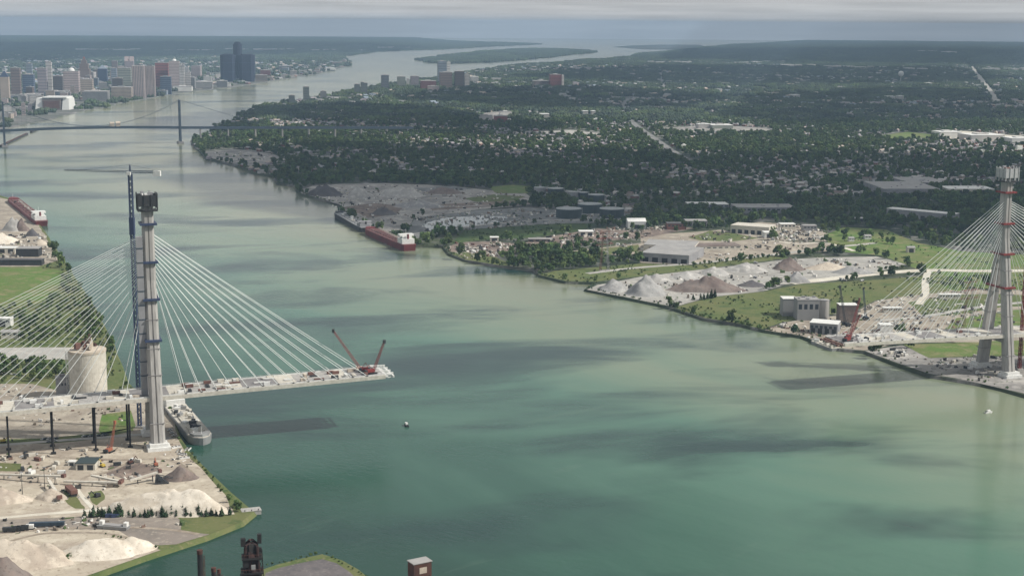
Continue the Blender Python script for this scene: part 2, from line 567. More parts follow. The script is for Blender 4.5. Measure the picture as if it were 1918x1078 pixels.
G_ROAD = ground_mat('grey_road', [(0.22, 0.22, 0.215), (0.17, 0.17, 0.165), (0.27, 0.265, 0.255)], (0.02, 0.06, 0.3))
G_CONC = ground_mat('concrete_road', [(0.40, 0.39, 0.36), (0.33, 0.32, 0.30), (0.46, 0.44, 0.40)], (0.02, 0.06, 0.3))
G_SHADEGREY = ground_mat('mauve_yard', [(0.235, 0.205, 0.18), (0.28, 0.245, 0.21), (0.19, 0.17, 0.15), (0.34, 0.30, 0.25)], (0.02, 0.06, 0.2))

def P(*q):
    return [gp(x, y, 3.0) for x, y in q]

right_shore = [(1255, 97), (1205, 100), (1182, 107), (1150, 110), (1100, 112), (1050, 118), (1000, 120), (960, 123), (925, 128), (880, 135),
               (850, 141), (800, 149), (760, 154), (720, 160), (680, 167), (640, 174), (600, 182), (560, 190), (520, 194), (490, 199), (470, 208),
               (450, 217), (425, 232), (400, 245), (375, 259), (358, 268), (372, 281), (385, 297), (430, 307), (460, 318), (510, 331),
               (520, 344), (555, 348), (560, 362), (600, 373), (638, 382), (636, 404), (688, 428), (760, 459), (830, 461), (840, 475), (870, 487),
               (940, 498), (1000, 505), (1010, 515), (1060, 527), (1112, 529), (1096, 541), (1150, 553), (1230, 569), (1262, 577), (1320, 596),
               (1380, 606), (1430, 618), (1500, 629), (1540, 645), (1572, 653), (1620, 657), (1680, 681), (1740, 701), (1800, 711), (1860, 722), (1918, 739)]
windsor_out = P(*right_shore) + [gp(2300, 830), Vector((3200, 1300, 3)), Vector((26000, 12000, 3))] + [hz(2900), hz(2300), hz(1900), hz(1700), hz(1500)] + P((1420, 82), (1370, 84), (1335, 88), (1300, 91.5), (1275, 95))
windsor_out = jag(windsor_out, 3.0, 60, 1)
sheet('canadian_bank', windsor_out, G_CITY, 3.0, skirt=3.6)

left_far_shore = [(1015, 83), (960, 85.5), (900, 88), (850, 91.5), (815, 93), (700, 97), (690, 99.5), (660, 103), (636, 107), (642, 112), (660, 118), (655, 123),
                  (600, 137), (560, 143), (520, 150), (480, 156), (440, 162), (400, 167), (350, 172), (300, 180), (260, 187), (220, 193),
                  (200, 200), (160, 205), (130, 213), (100, 222), (60, 231), (20, 238), (0, 244), (-200, 300), (-420, 360)]
detroit_out = P(*left_far_shore) + [Vector((-3200, 2600, 3)), Vector((-16000, 8000, 3)), hz(-900), hz(-300), hz(0), hz(300), hz(600), hz(770)] + P((850, 77.5), (920, 79.8), (980, 81.6))
detroit_out = jag(detroit_out, 4.0, 120, 2)
sheet('american_city_bank', detroit_out, G_TOWN, 3.0, skirt=3.6)
sheet('american_far_plain', [gp(x, y, 3.15) for x, y in [(1005, 82.5), (960, 85), (900, 87), (850, 90.5), (815, 92), (700, 95.5), (650, 98), (560, 101), (470, 104), (380, 107), (200, 112), (0, 117), (-250, 124)]]
      + [Vector((-15500, 17000, 3)), hz(-500, 35900), hz(0, 35900), hz(300, 35900), hz(600, 35900), hz(760, 35900)] + P((850, 78.2), (920, 80.4), (970, 82)), G_FAR, 3.25)
sheet('canadian_far_plain', [gp(x, y) for x, y in [(1262, 99), (1320, 104), (1420, 108), (1600, 112), (1800, 116), (2100, 120)]] + [hz(2300, 35900), hz(1900, 35900), hz(1600, 35900), hz(1505, 35900)] + P((1425, 82.6), (1375, 84.8), (1340, 89)), G_FAR, 3.25)

near_left = [(-420, 366), (0, 366), (22, 372), (60, 398), (85, 436), (97, 457), (122, 490), (142, 521), (166, 560), (190, 600), (211, 640),
             (226, 680), (236, 712), (262, 738), (305, 748), (322, 775), (336, 818), (352, 842), (382, 872), (432, 922), (476, 957), (452, 977), (386, 1004),
             (330, 1021), (270, 1041), (160, 1080), (0, 1132), (-300, 1240)]
near_left_out = jag(P(*near_left), 1.6, 40, 3) + [Vector((-1400, 700, 3)), Vector((-1900, 2200, 3))]
sheet('american_bank', near_left_out, G_MEADOW, 3.0, skirt=3.6)

belle = [(786, 112), (800, 109.5), (850, 103), (900, 97), (960, 93), (1000, 91.5), (1060, 93), (1119, 97), (1100, 99.5), (1060, 103.5), (1020, 108.5), (960, 114), (900, 117.5), (840, 119.5), (805, 117)]
sheet('wooded_island', jag(P(*belle), 8, 200, 4), G_FAR, 3.0, skirt=3.6)
sheet('far_island', jag(P((1150, 88), (1180, 85.5), (1240, 83.5), (1310, 84), (1325, 88), (1270, 93), (1200, 92)), 10, 400, 5), G_FAR, 3.0, skirt=3.6)
zug = [(470, 1110), (492, 1066), (520, 1056), (565, 1045), (604, 1037), (640, 1048), (672, 1066), (696, 1086), (760, 1140), (820, 1210), (430, 1230)]
zug_out = jag(P(*zug), 0.8, 14, 6)
sheet('mill_island', zug_out, G_MEADOW, 3.0, skirt=3.6)

CLEAR = []          # world polygons without trees
def patch(name, q, m, lift=0.06, clear=True, amt=1.5, step=25):
    pts = jag(P(*q), amt, step, sum(map(ord, name)) + len(q))
    pts_w = pts
    sheet(name, pts_w, m, 3.0 + lift)
    if clear:
        CLEAR.append(wxy(P(*q)))

def road(name, q, width, m, lift=0.16):
    pts = [gp(x, y, 3.0) for x, y in q]
    # smooth the centre line
    for _ in range(2):
        s2 = [pts[0]]
        for a, b2 in zip(pts, pts[1:]):
            s2 += [a.lerp(b2, 0.25), a.lerp(b2, 0.75)]
        pts = s2 + [pts[-1]]
    Lf, Rt = [], []
    for i, p in enumerate(pts):
        a = pts[max(0, i - 1)]; b2 = pts[min(len(pts) - 1, i + 1)]
        d = (b2 - a).normalized(); nrm = Vector((-d.y, d.x, 0))
        Lf.append(p + nrm * width / 2); Rt.append(p - nrm * width / 2)
    mb = MB()
    n = len(pts)
    c = pts[0]
    vs_ = [v - c for v in Lf] + [v - c for v in Rt]
    mb.add(vs_, [(i, n + i, n + i + 1, i + 1) for i in range(n - 1)])
    o = mb.build(name, m, loc=(c.x, c.y, 3.0 + lift))
    tag(o, kind='structure')
    mg = 1.0 if width < 20 else 1.7
    CLEAR.append(wxy([p_ + (v - p_) * mg for p_, v in zip(pts, Lf)] + [p_ + (v - p_) * mg for p_, v in reversed(list(zip(pts, Rt)))]))

# --- Canadian side, from the river inland
patch('aggregate_yard', [(562, 356), (585, 348), (640, 344), (720, 343), (800, 346), (880, 352), (985, 362), (1000, 372), (985, 384), (900, 392), (830, 402), (775, 408), (765, 428), (742, 446), (692, 424), (642, 400), (640, 385), (600, 372), (565, 362)], G_GREY)
patch('slate_depot_yard', [(776, 409), (900, 393), (990, 388), (1090, 398), (1180, 400), (1185, 414), (1080, 418), (1010, 420), (870, 430), (800, 440), (765, 452), (752, 446), (768, 428)], G_GREY2, 0.10)
patch('settling_pond', [(790, 420), (830, 408), (900, 404), (955, 406), (935, 416), (870, 424), (805, 432)], mat('pond_water', (0.10, 0.125, 0.125), (0.13, 0.15, 0.14), 0.01, rough=0.15, spec=0.5, coord='world'), 0.15)
patch('yard_grass_strip', [(868, 372), (925, 364), (985, 368), (960, 376), (900, 380)], G_MEADOW, 0.14)
patch('yard_mud_strip', [(800, 384), (900, 378), (1000, 376), (1000, 382), (900, 388), (810, 394)], G_SCRAP, 0.16)
patch('yard_dark_lot', [(640, 388), (700, 380), (760, 386), (740, 402), (690, 408)], G_SCRAP, 0.14)
patch('yard_sump', [(775, 352), (850, 348), (885, 354), (840, 360), (790, 358)], G_GREY2, 0.14)
road('yard_haul_road', [(660, 372), (740, 378), (830, 388), (930, 384), (1010, 380), (1100, 392)], 9, G_CONC, 0.2)
road('yard_rail_road', [(760, 440), (830, 430), (930, 418), (1040, 410), (1180, 416)], 8, G_CONC, 0.22)
patch('railside_field', [(870, 432), (960, 424), (1060, 418), (1120, 420), (1075, 434), (990, 445), (900, 450), (845, 456)], G_SCRUB, 0.14)
patch('inland_lawn', [(915, 350), (960, 346), (1000, 350), (990, 362), (930, 362)], G_GRASS, 0.12)
patch('scrap_yard', [(1010, 446), (1060, 438), (1120, 428), (1200, 432), (1265, 420), (1300, 428), (1210, 445), (1120, 452), (1060, 466), (1000, 470), (960, 462)], G_SCRAP, 0.08)
patch('wharf_scrap_yard', [(834, 464), (860, 453), (930, 452), (985, 458), (990, 468), (930, 480), (940, 496), (872, 486)], G_SCRAP, 0.07)
patch('wharf_bank_grass', [(842, 474), (860, 470), (930, 482), (960, 497), (938, 497), (872, 486)], G_MEADOW, 0.11)
patch('shore_meadow', [(1012, 515), (1040, 507), (1200, 493), (1290, 497), (1440, 478), (1480, 483), (1330, 502), (1200, 517), (1112, 528), (1060, 526)], G_MEADOW, 0.08)
patch('clay_works_yard', [(1060, 471), (1200, 455), (1198, 440), (1290, 435), (1350, 430), (1440, 450), (1560, 455), (1575, 468), (1440, 480), (1290, 495), (1200, 492), (1190, 480)], G_DIRT, 0.06)
patch('works_lawn', [(1290, 445), (1330, 432), (1372, 436), (1420, 446), (1370, 452), (1310, 450)], G_MEADOW, 0.12)
patch('works_bank', [(1062, 472), (1195, 458), (1198, 470), (1130, 478), (1070, 480)], G_MEADOW, 0.12)
patch('stockpile_yard', [(1099, 542), (1120, 533), (1200, 518), (1330, 503), (1480, 485), (1540, 482), (1640, 480), (1700, 495), (1640, 510), (1560, 525), (1480, 531), (1430, 545), (1330, 556), (1262, 574), (1230, 568), (1150, 552)], G_GRAVEL, 0.07)
patch('riverside_meadow', [(1264, 576), (1330, 557), (1430, 546), (1500, 532), (1600, 526), (1740, 516), (1780, 545), (1640, 562), (1600, 582), (1470, 602), (1430, 616), (1380, 605), (1320, 595)], G_MEADOW, 0.09)
patch('inland_field', [(1545, 440), (1580, 425), (1660, 430), (1720, 455), (1800, 470), (1870, 475), (2000, 480), (2000, 520), (1740, 512), (1650, 478), (1560, 470)], G_GRASS, 0.07)
patch('builders_yard', [(1370, 424), (1420, 416), (1500, 420), (1550, 436), (1548, 452), (1440, 449), (1372, 436)], G_DIRT, 0.10)
patch('construction_yard', [(1432, 618), (1470, 603), (1600, 586), (1640, 564), (1760, 541), (1850, 541), (2000, 546), (2000, 640), (1690, 641), (1620, 656), (1560, 650), (1500, 628)], G_DIRT, 0.06)
patch('approach_field', [(1700, 520), (1760, 512), (2000, 508), (2000, 545), (1850, 540), (1790, 545)], G_GRASS, 0.10)
patch('yard_green', [(1700, 566), (1780, 552), (1860, 550), (1990, 556), (1990, 572), (1880, 574), (1790, 590), (1730, 592)], G_MEADOW, 0.11)
patch('yard_green_corner', [(1790, 596), (1900, 580), (1990, 576), (1990, 606), (1860, 616), (1770, 616)], G_GRASS, 0.11)
patch('approach_lawn', [(1692, 645), (1910, 637), (1990, 640), (1960, 664), (1800, 668), (1740, 670)], G_GRASS, 0.14)
patch('abutment_shore', [(1622, 657), (1690, 646), (1740, 669), (1800, 669), (2000, 664), (2100, 770), (1918, 736), (1800, 709), (1740, 699), (1680, 679)], G_GREY, 0.08)
patch('pale_tank_farm_ground', [(1752, 250), (1800, 245), (1918, 255), (2000, 258), (2000, 275), (1860, 265), (1770, 262)], G_WHITE, 0.10, amt=6, step=80)
patch('far_park', [(1620, 257), (1700, 247), (1748, 252), (1744, 262), (1680, 264)], G_GRASS, 0.12, amt=6, step=80)
patch('bridge_plaza_green', [(500, 226), (560, 212), (650, 210), (730, 215), (740, 228), (620, 236), (510, 238)], G_MEADOW, 0.10, False, amt=6, step=80)
PLAZA = wxy(P((500, 226), (560, 212), (650, 210), (730, 215), (740, 228), (620, 236), (510, 238)))
patch('bridge_plaza_yard', [(500, 240), (620, 238), (740, 235), (880, 240), (880, 245), (700, 243), (520, 242)], G_DIRT, 0.14, amt=6, step=80)
patch('rail_corridor', [(960, 247), (1070, 244), (1130, 250), (1120, 256), (1040, 252), (960, 252)], G_CONC, 0.12, amt=6, step=80)
patch('shopping_lots', [(1230, 240), (1340, 234), (1440, 240), (1450, 250), (1330, 250), (1250, 248)], G_GREY, 0.12, amt=8, step=80)
patch('sandy_point', [(380, 284), (440, 279), (510, 288), (535, 299), (480, 313), (430, 305), (390, 296)], G_GREY, 0.09, amt=4, step=50)
patch('campus_lots', [(900, 212), (950, 208), (960, 228), (900, 232)], G_GREY, 0.12, amt=8, step=80)

road('trunk_road', [(1176, 184), (1166, 200), (1170, 216), (1195, 238), (1230, 262), (1262, 285), (1300, 306)], 22, G_ROAD)
road('parkway', [(1800, 100), (1822, 128), (1850, 165), (1870, 192)], 34, G_CONC)
road('east_avenue', [(1236, 136), (1242, 155), (1246, 168)], 26, G_ROAD)
road('cross_street', [(985, 180), (1090, 183), (1180, 182), (1300, 184), (1440, 183)], 60, G_ROAD)
road('north_cross_street', [(1600, 195), (1680, 196), (1760, 193), (1870, 190)], 70, G_ROAD)
road('works_road', [(1100, 512), (1200, 500), (1300, 494), (1440, 478), (1570, 462), (1640, 455)], 12, G_CONC)
road('haul_road', [(1480, 530), (1560, 522), (1640, 512), (1740, 505), (1830, 508), (1960, 506)], 22, G_WHITE, 0.20)
road('haul_branch', [(1738, 508), (1732, 530), (1735, 550), (1720, 570)], 10, G_WHITE, 0.24)
road('bridge_service_road', [(1640, 600), (1720, 595), (1800, 580), (1870, 570), (1990, 560)], 11, G_CONC, 0.2)
road('builders_track', [(1440, 450), (1500, 458), (1545, 452), (1600, 470)], 9, G_WHITE, 0.2)

# --- American near bank
patch('ore_terminal_yard', [(-420, 372), (0, 370), (22, 375), (58, 400), (82, 437), (94, 457), (108, 488), (70, 499), (-420, 500)], G_DIRT, 0.06)
patch('terminal_park', [(-420, 500), (70, 500), (118, 508), (112, 535), (96, 562), (40, 576), (-420, 576)], G_GRASS, 0.09)
patch('wood_lot_road', [(-420, 656), (60, 650), (132, 650), (142, 673), (100, 673), (-420, 669)], G_CONC, 0.12)
patch('silo_yard', [(-420, 722), (60, 718), (130, 738), (230, 733), (262, 741), (302, 752), (320, 777), (334, 818), (240, 822), (-420, 832)], G_DIRT, 0.06)
patch('silo_lawn', [(186, 806), (190, 776), (246, 768), (256, 800), (192, 813)], G_GRASS, 0.10)
patch('roadside_verge', [(-420, 828), (0, 822), (90, 820), (186, 810), (250, 800), (250, 806), (190, 820), (90, 828), (-420, 842)], G_MEADOW, 0.10)
patch('tower_sand_yard', [(-420, 842), (90, 830), (250, 818), (332, 820), (346, 842), (378, 874), (424, 926), (440, 962), (330, 966), (180, 966), (-420, 992)], G_SAND, 0.07)
patch('yard_verge', [(-420, 868), (0, 866), (40, 868), (38, 882), (-420, 884)], G_MEADOW, 0.12)
patch('quay_grass', [(350, 844), (380, 872), (430, 922), (474, 956), (452, 962), (432, 948), (424, 928), (376, 876), (344, 846)], G_MEADOW, 0.12)
patch('slip_grass', [(340, 976), (400, 968), (456, 962), (448, 977), (390, 999), (340, 994)], G_MEADOW, 0.14)
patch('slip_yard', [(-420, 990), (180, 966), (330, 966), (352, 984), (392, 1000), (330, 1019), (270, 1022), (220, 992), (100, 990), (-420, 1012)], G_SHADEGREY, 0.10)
patch('slip_sand', [(-420, 1012), (100, 990), (220, 992), (272, 1022), (300, 1029), (160, 1078), (0, 1130), (-300, 1235)], G_SAND, 0.08)
road('chalk_road', [(-300, 992), (0, 970), (80, 962), (160, 957), (200, 950)], 5.5, G_WHITE, 0.2)
road('chalk_spur', [(180, 958), (150, 925), (138, 905)], 3.5, G_WHITE, 0.24)
road('chalk_track', [(118, 942), (108, 925), (92, 908)], 3, G_WHITE, 0.24)
G_TRACK = ground_mat('rutted_track', [(0.24, 0.20, 0.16), (0.30, 0.255, 0.205), (0.38, 0.33, 0.27)], (0.05, 0.2, 0.6))
road('sand_yard_track', [(20, 852), (110, 856), (220, 862), (290, 858), (330, 862), (362, 888)], 4, G_TRACK, 0.18)
road('sand_yard_loop', [(240, 866), (205, 884), (160, 890), (150, 905)], 3.5, G_TRACK, 0.19)
road('slip_yard_track', [(-60, 1003), (110, 988), (240, 986), (330, 992), (372, 1000)], 4, G_TRACK, 0.2)
road('slip_sand_track', [(-40, 1032), (60, 1000), (120, 996), (220, 998), (280, 1024)], 3.2, G_TRACK, 0.18)
road('tower_access', [(-60, 838), (90, 826), (200, 818), (270, 812), (320, 822)], 7, G_CONC, 0.2)
patch('sand_wet_patch', [(205, 872), (260, 866), (300, 876), (292, 892), (236, 898), (200, 888)], G_SCRAP, 0.12, amt=2.5, step=8)
patch('sand_grass_patch', [(112, 926), (128, 920), (150, 938), (160, 952), (140, 952), (124, 940)], G_MEADOW, 0.12, amt=1.2, step=6)
patch('sand_weed_patch', [(165, 922), (188, 918), (196, 934), (182, 946), (170, 936)], G_MEADOW, 0.12, amt=1.2, step=6)
patch('mill_slag_yard', [(498, 1072), (520, 1063), (560, 1054), (603, 1046), (630, 1054), (655, 1070), (690, 1110), (480, 1120)], ground_mat('slag_ground', [(0.125, 0.115, 0.118), (0.16, 0.145, 0.145), (0.10, 0.095, 0.098), (0.21, 0.19, 0.18)], (0.03, 0.1, 0.4)), 0.1, amt=0.4, step=8)

# ------------------------------------------------------------------ cable-stayed bridge halves
LT = Vector((-304.1, 1228.3, 0)); RT_ = Vector((503.9, 1510.5, 0))
AX = (RT_ - LT).normalized()
AXROT = math.atan2(AX.y, AX.x)

def leg_ring(xw, yw, s):
    """faceted leg section: a groove down the outer face and chamfered corners; s = outward side"""
    x, y = xw / 2, yw / 2
    pts = [(-x, -y), (x, -y), (x, y * 0.25), (x * 0.62, y), (x * 0.12, y), (x * 0.08, y * 0.72), (-x * 0.08, y * 0.72), (-x * 0.12, y), (-x * 0.62, y), (-x, y * 0.25)]
    return [(a, b2 * s) for a, b2 in pts]

def loft(mb, rings):
    n = len(rings[0])
    k0 = len(mb.v)
    Pn = [p for r in rings for p in r]
    fs = []
    for k in range(len(rings) - 1):
        for i in range(n):
            j = (i + 1) % n
            fs.append((k * n + i, k * n + j, (k + 1) * n + j, (k + 1) * n + i))
    fs.append(tuple(reversed(range(n))))
    fs.append(tuple(range((len(rings) - 1) * n, len(rings) * n)))
    mb.add(Pn, fs)
    return mb

def bridge_half(loc, rot, label, platform_mat, form_mat, form_in, river, land, ncab_r, ncab_l, steel, zdeck, near):
    root = thing('cable_stayed_bridge', label, 'bridge', (loc.x, loc.y, 3.0), rot)
    B = -3.0
    zd = lambda t: zdeck(t) + B
    # legs, meeting at the pylon
    zj = 132.0
    for s in (-1, 1):
        rings = []
        for z, y, xw, yw in ((0.0, 24.0, 12.0, 9.0), (40, 18.0, 11.2, 8.2), (90, 10.6, 10.2, 7.2), (zj, 4.4, 9.6, 6.6), (zj + 10, 3.2, 9.4, 5.6)):
            rings.append([(a, b2 + s * y, z) for a, b2 in leg_ring(xw, yw, s)])
        o = loft(MB(), rings).build('tower_leg', C['concrete'], root)
        fb = MB().box((0, s * 24.5, 1.2), (19, 15, 3.6)).box((0, s * 24.5, 4.4), (15, 12, 2.8))
        fb.build('footing', C['white'], o)
        # construction joints
        for z in (22, 62, 84, 108):
            y = 24 - (24 - 4.4) * z / zj
            w = 12 - 2.4 * z / zj
            MB().box((0, s * y, z), (w + 0.35, 9.3 - 2.6 * z / zj + 0.3, 0.5)).build('joint_band', C['concrete_dark'], o)
    MB().bb(-4.2, 4.2, -17, 17, zd(0) - 8.5, zd(0) - 4.2).build('crossbeam', C['concrete'], root)
    # single pylon above the legs
    rings = []
    for z, xw, yw in ((zj + 6, 9.9, 12.6), (170, 9.6, 11.4), (203, 9.2, 10.6)):
        r1 = [(a, b2 + yw * 0.22) for a, b2 in leg_ring(xw, yw * 0.56, 1)]
        r2 = [(-a, b2 - yw * 0.22) for a, b2 in leg_ring(xw, yw * 0.56, -1)]
        rr = r1[2:] + r2[2:]
        r2o = [(-a, -b2) for a, b2 in r1[2:]]
        rings.append([(a, b2, z) for a, b2 in r1[2:] + r2o])
    loft(MB(), rings).build('pylon', C['concrete'], root)
    # jump form on the pylon head
    fo = MB().bb(-8, 8, -8, 8, 198.5, 199.3).bb(-7.4, 7.4, -7.4, 7.4, 203.2, 203.9).build('form_platform', C['dark_steel'], root)
    for sx, sy, w, d in ((0, -7.6, 15.6, 0.4), (0, 7.6, 15.6, 0.4), (-7.6, 0, 0.4, 14.6), (7.6, 0, 0.4, 14.6)):
        MB().box((sx, sy, 207.4), (w, d, 9.4)).build('form_panel', form_mat, root)
    for i in range(12):
        a = 2 * math.pi * (i + 0.5) / 12
        MB().box((max(-8, min(8, 11 * math.cos(a))), max(-8, min(8, 11 * math.sin(a))), 206.5), (0.8, 0.8, 12.6 + 1.2 * (i % 3))).build('form_post', form_mat, root)
    MB().bb(-4, 4, -4.2, 4.2, 204, 212.6).build('form_core', form_in, root)
    MB().box((2.5, -3, 213), (4, 2.5, 2.6)).build('rebar_cage', C['grey_sheet'], root)
    MB().box((-3.5, 3, 213.2), (2.5, 3.5, 3)).build('rebar_cage', C['grey_sheet'], root)
    # work platforms round the tower
    for z in (188.0, 156.0, 125.0, 91.0):
        y = 6.9 if z > zj else 24 - (24 - 4.4) * z / zj + 4.6
        pm = MB()
        for s in (-1, 1):
            pm.bb(-6.9, 6.9, s * y - 1.2, s * y + 1.2, z - 1.1, z + 0.7)
            pm.bb(s * 6.1 - 0.8, s * 6.1 + 0.8, -y, y, z - 1.1, z + 0.6)
        pm.build('work_platform', platform_mat, root)
    # deck
    n = 34
    x0, x1 = -land, river
    xs = [x0 + (x1 - x0) * i / n for i in range(n + 1)]
    k = 0
    for a, b2 in zip(xs, xs[1:]):
        mb = MB()
        g = 0.06
        pts = []
        for x in (a + g, b2 - g):
            z = zd(x)
            pts += [(x, -17.6, z - 0.5), (x, 17.6, z - 0.5), (x, 17.6, z), (x, -17.6, z)]
        mb.add(pts, [(0, 1, 2, 3), (7, 6, 5, 4), (0, 4, 5, 1), (1, 5, 6, 2), (2, 6, 7, 3), (3, 7, 4, 0)])
        mb.build('deck_panel', (C['concrete'], C['offwhite'], C['concrete_dark'], C['offwhite'])[(k * 7 + k // 3) % 4], root)
        fb = MB().box(((a + b2) / 2, 0, (zd(a) + zd(b2)) / 2 - 1.7), (0.8, 35, 2.2))
        fb.build('floor_beam', steel, root)
        k += 1
    for s in (-1, 1):
        e = MB(); bar = MB()
        for a, b2 in zip(xs, xs[1:]):
            for (m_, y0, y1, zl, zh) in ((e, 17.7, 18.9, -2.9, 0.35), (bar, 16.6, 17.0, 0.02, 1.1)):
                pts = []
                for x in (a, b2):
                    z = zd(x)
                    pts += [(x, s * y0, z + zl), (x, s * y1, z + zl), (x, s * y1, z + zh), (x, s * y0, z + zh)]
                m_.add(pts, [(0, 1, 2, 3), (7, 6, 5, 4), (0, 4, 5, 1), (1, 5, 6, 2), (2, 6, 7, 3), (3, 7, 4, 0)])
        e.build('edge_girder', C['offwhite'], root)
        bar.build('parapet', C['white'], root)
        rl = MB()
        for i in range(int((x1 - x0) / 4)):
            x = x0 + 4 * i
            rl.box((x, s * 18.3, zd(x) + 1.0), (0.16, 0.16, 1.4))
        for a, b2 in zip(xs, xs[1:]):
            rl.tube((a, s * 18.3, zd(a) + 1.6), (b2, s * 18.3, zd(b2) + 1.6), 0.12, n=4)
        rl.build('edge_railing', C['rail'], root)
    # stay cables, two planes
    for s in (-1, 1):
        for (nn, sg, first, last) in ((ncab_r, 1, 25.0, river - 16.0), (ncab_l, -1, 25.0, land - 12.0)):
            for i in range(nn):
                q = i / (nn - 1)
                x = sg * (first + (last - first) * q)
                zt = 134 + 44 * q ** 0.8
                a = Vector((sg * 4.6, s * 3.4, zt)); b2 = Vector((x, s * 17.2, zd(x) + 0.6))
                mb = MB()
                mids = []
                sag = 0.004 * (b2 - a).length
                for j in range(7):
                    t = j / 6
                    p = a.lerp(b2, t); p.z -= sag * 4 * t * (1 - t)
                    mids.append(p)
                for p, q2 in zip(mids, mids[1:]):
                    mb.tube(p, q2, 0.25, n=5, caps=False)
                cb = mb.build('stay_cable', C['cable'], root)
                MB().box((x, s * 17.2, zd(x) + 0.7), (1.5, 1.0, 1.4)).build('anchor_block', C['dark_steel'], cb)
    return root, zd

zdl = lambda t: 46.0 + 0.026 * t - 0.000008 * t * t
left_bridge, zl = bridge_half(LT, AXROT, 'half-built cable-stayed bridge with blue work platforms, standing beside the concrete silo', C['blue_steel'], C['dark_steel'], C['white'],
                              198, 330, 13, 14, C['dark_steel'], zdl, True)
zdr = lambda t: 45.5 + 0.018 * t
right_bridge, zr = bridge_half(RT_, AXROT + math.pi, 'half-built cable-stayed bridge with red work platforms, standing beside the green lawn', C['red_steel'], C['rail'], C['rust_light'],
                               193, 330, 13, 16, C['slate_steel'], zdr, True)

def on_left(t, y, z=0.0):
    """point on the left deck: t along from the tower, y across (negative = downstream edge)"""
    c, s = math.cos(AXROT), math.sin(AXROT)
    return Vector((LT.x + t * c - y * s, LT.y + t * s + y * c, zdl(t) + z))

def on_right(t, y, z=0.0):
    c, s = math.cos(AXROT + math.pi), math.sin(AXROT + math.pi)
    return Vector((RT_.x + t * c - y * s, RT_.y + t * s + y * c, zdr(t) + z))

# hoist column and props that belong to the left half
hm = MB().bb(-10.8, -5.6, -9.5, -5.6, zl(0) + 0.5, 178)
hm.build('hoist_mast', C['grey_sheet'], left_bridge)
for z in (60, 72, 84, 96, 108, 120, 132, 144, 156, 168):
    MB().bb(-11.1, -5.3, -9.8, -5.3, z, z + 0.8).build('mast_tie', C['slate_steel'], left_bridge)
for t in (-22, -50, -84, -119, -155, -190, -225):
    for y in (-12, 12):
        mb = MB().tube((t, y, -0.5), (t, y, zl(t) - 3.0), 0.85, n=8)
        mb.box((t, y, zl(t) - 3.2), (2.8, 2.8, 1.6)).box((t, y, 0.5), (4, 4, 1.6))
        mb.build('temporary_pier', C['black'], left_bridge)
for t in (-60, -120, -180):
    for y in (-12, 12):
        mb = MB().box((t, y, (zr(t) - 3) / 2), (3.6, 4.2, zr(t) - 4.0)).box((t, y, 0.8), (7, 7, 2.0))
        mb.build('back_pier', C['concrete'], right_bridge)
# form traveller at the tip of the left deck
tr = MB()
for y in (-15, -5, 5, 15):
    tr.bb(191, 207, y - 0.5, y + 0.5, zl(203) - 3.2, zl(203) - 2.2)
    tr.lattice((192, y, zl(200) + 1.2), (206, y, zl(210) + 0.6), 1.2, 5, 0.14)
tr.bb(198.4, 201, -17, 17, zl(204) - 2.2, zl(204) - 0.9)
tr.bb(205, 206.5, -17, 17, zl(211) - 2.2, zl(211) - 1.2)
tr.bb(201.3, 204.7, -16, -8, zl(208) - 0.8, zl(208) - 0.3)
tr.build('form_traveller', C['white'], left_bridge)
tr = MB()
for y in (-15, -5, 5, 15):
    tr.bb(186, 201, y - 0.5, y + 0.5, zr(193) - 3.2, zr(193) - 2.2)
tr.bb(194, 196, -17, 17, zr(195) - 2.2, zr(195) - 0.9).bb(199, 200.4, -17, 17, zr(200) - 2.2, zr(200) - 1.2)
tr.build('form_traveller', C['rust_light'], right_bridge)

# ------------------------------------------------------------------ cranes
def tower_crane(loc, height, rot, jib, counter, m, label, head_mat, group=None, wid=2.7):
    root = thing('tower_crane', label, 'crane', loc, rot, group)
    MB().lattice((0, 0, 0), (0, 0, height), wid, int(height / 5), 0.42).build('mast', m, root)
    MB().box((0, 0, 0.8), (7, 7, 1.6)).build('base_block', C['concrete'], root)
    MB().box((0, 0, height * 0.80), (wid + 1.4, wid + 1.4, 15)).build('climbing_frame', C['blue_steel'] if m is C['blue_steel'] else m, root)
    MB().lattice((1.5, 0, height + 2.2), (jib, 0, height + 2.8), 1.5, int(jib / 4), 0.12, 1.0).build('jib', C['slate_steel'] if m is C['blue_steel'] else m, root)
    MB().lattice((-1.5, 0, height + 2.0), (-counter, 0, height + 2.0), 1.8, int(counter / 4), 0.17).build('counter_jib', C['slate_steel'] if m is C['blue_steel'] else m, root)
    MB().bb(-counter - 2.5, -counter + 3.5, -1.7, 1.7, height - 1.4, height + 3.0).build('counterweight', C['white'], root)
    MB().bb(-1.2, 2.2, 1.4, 3.6, height - 0.6, height + 2.0).build('cab', head_mat, root)
    MB().lattice((0, 0, height), (0, 0, height + 8), 1.6, 3, 0.2, 0.5).build('apex', m, root)
    mb = MB().tube((0, 0, height + 8), (jib * 0.7, 0, height + 3.4), 0.10, n=3).tube((0, 0, height + 8), (-counter, 0, height + 3.0), 0.10, n=3)
    mb.build('tie_bar', C['slate_steel'], root)
    return root

# foot of the left crane shows beside the tower, behind the deck
cf = gp(262, 800, 3.0)
lc_h = top_z(cf, 326) - 3.0
tower_crane((cf.x, cf.y, 3.0), lc_h, math.pi * 0.985, 57, 24, C['blue_steel'], 'tall blue tower crane with level jib, tied to the tower with blue platforms', C['white'])
cf2 = gp(1909, 692, 3.0)
tower_crane((cf2.x, cf2.y, 3.0), 232, 0.25, 55, 18, C['red_steel'], 'red tower crane mast beside the tower with red platforms', C['red_steel'], wid=2.6)

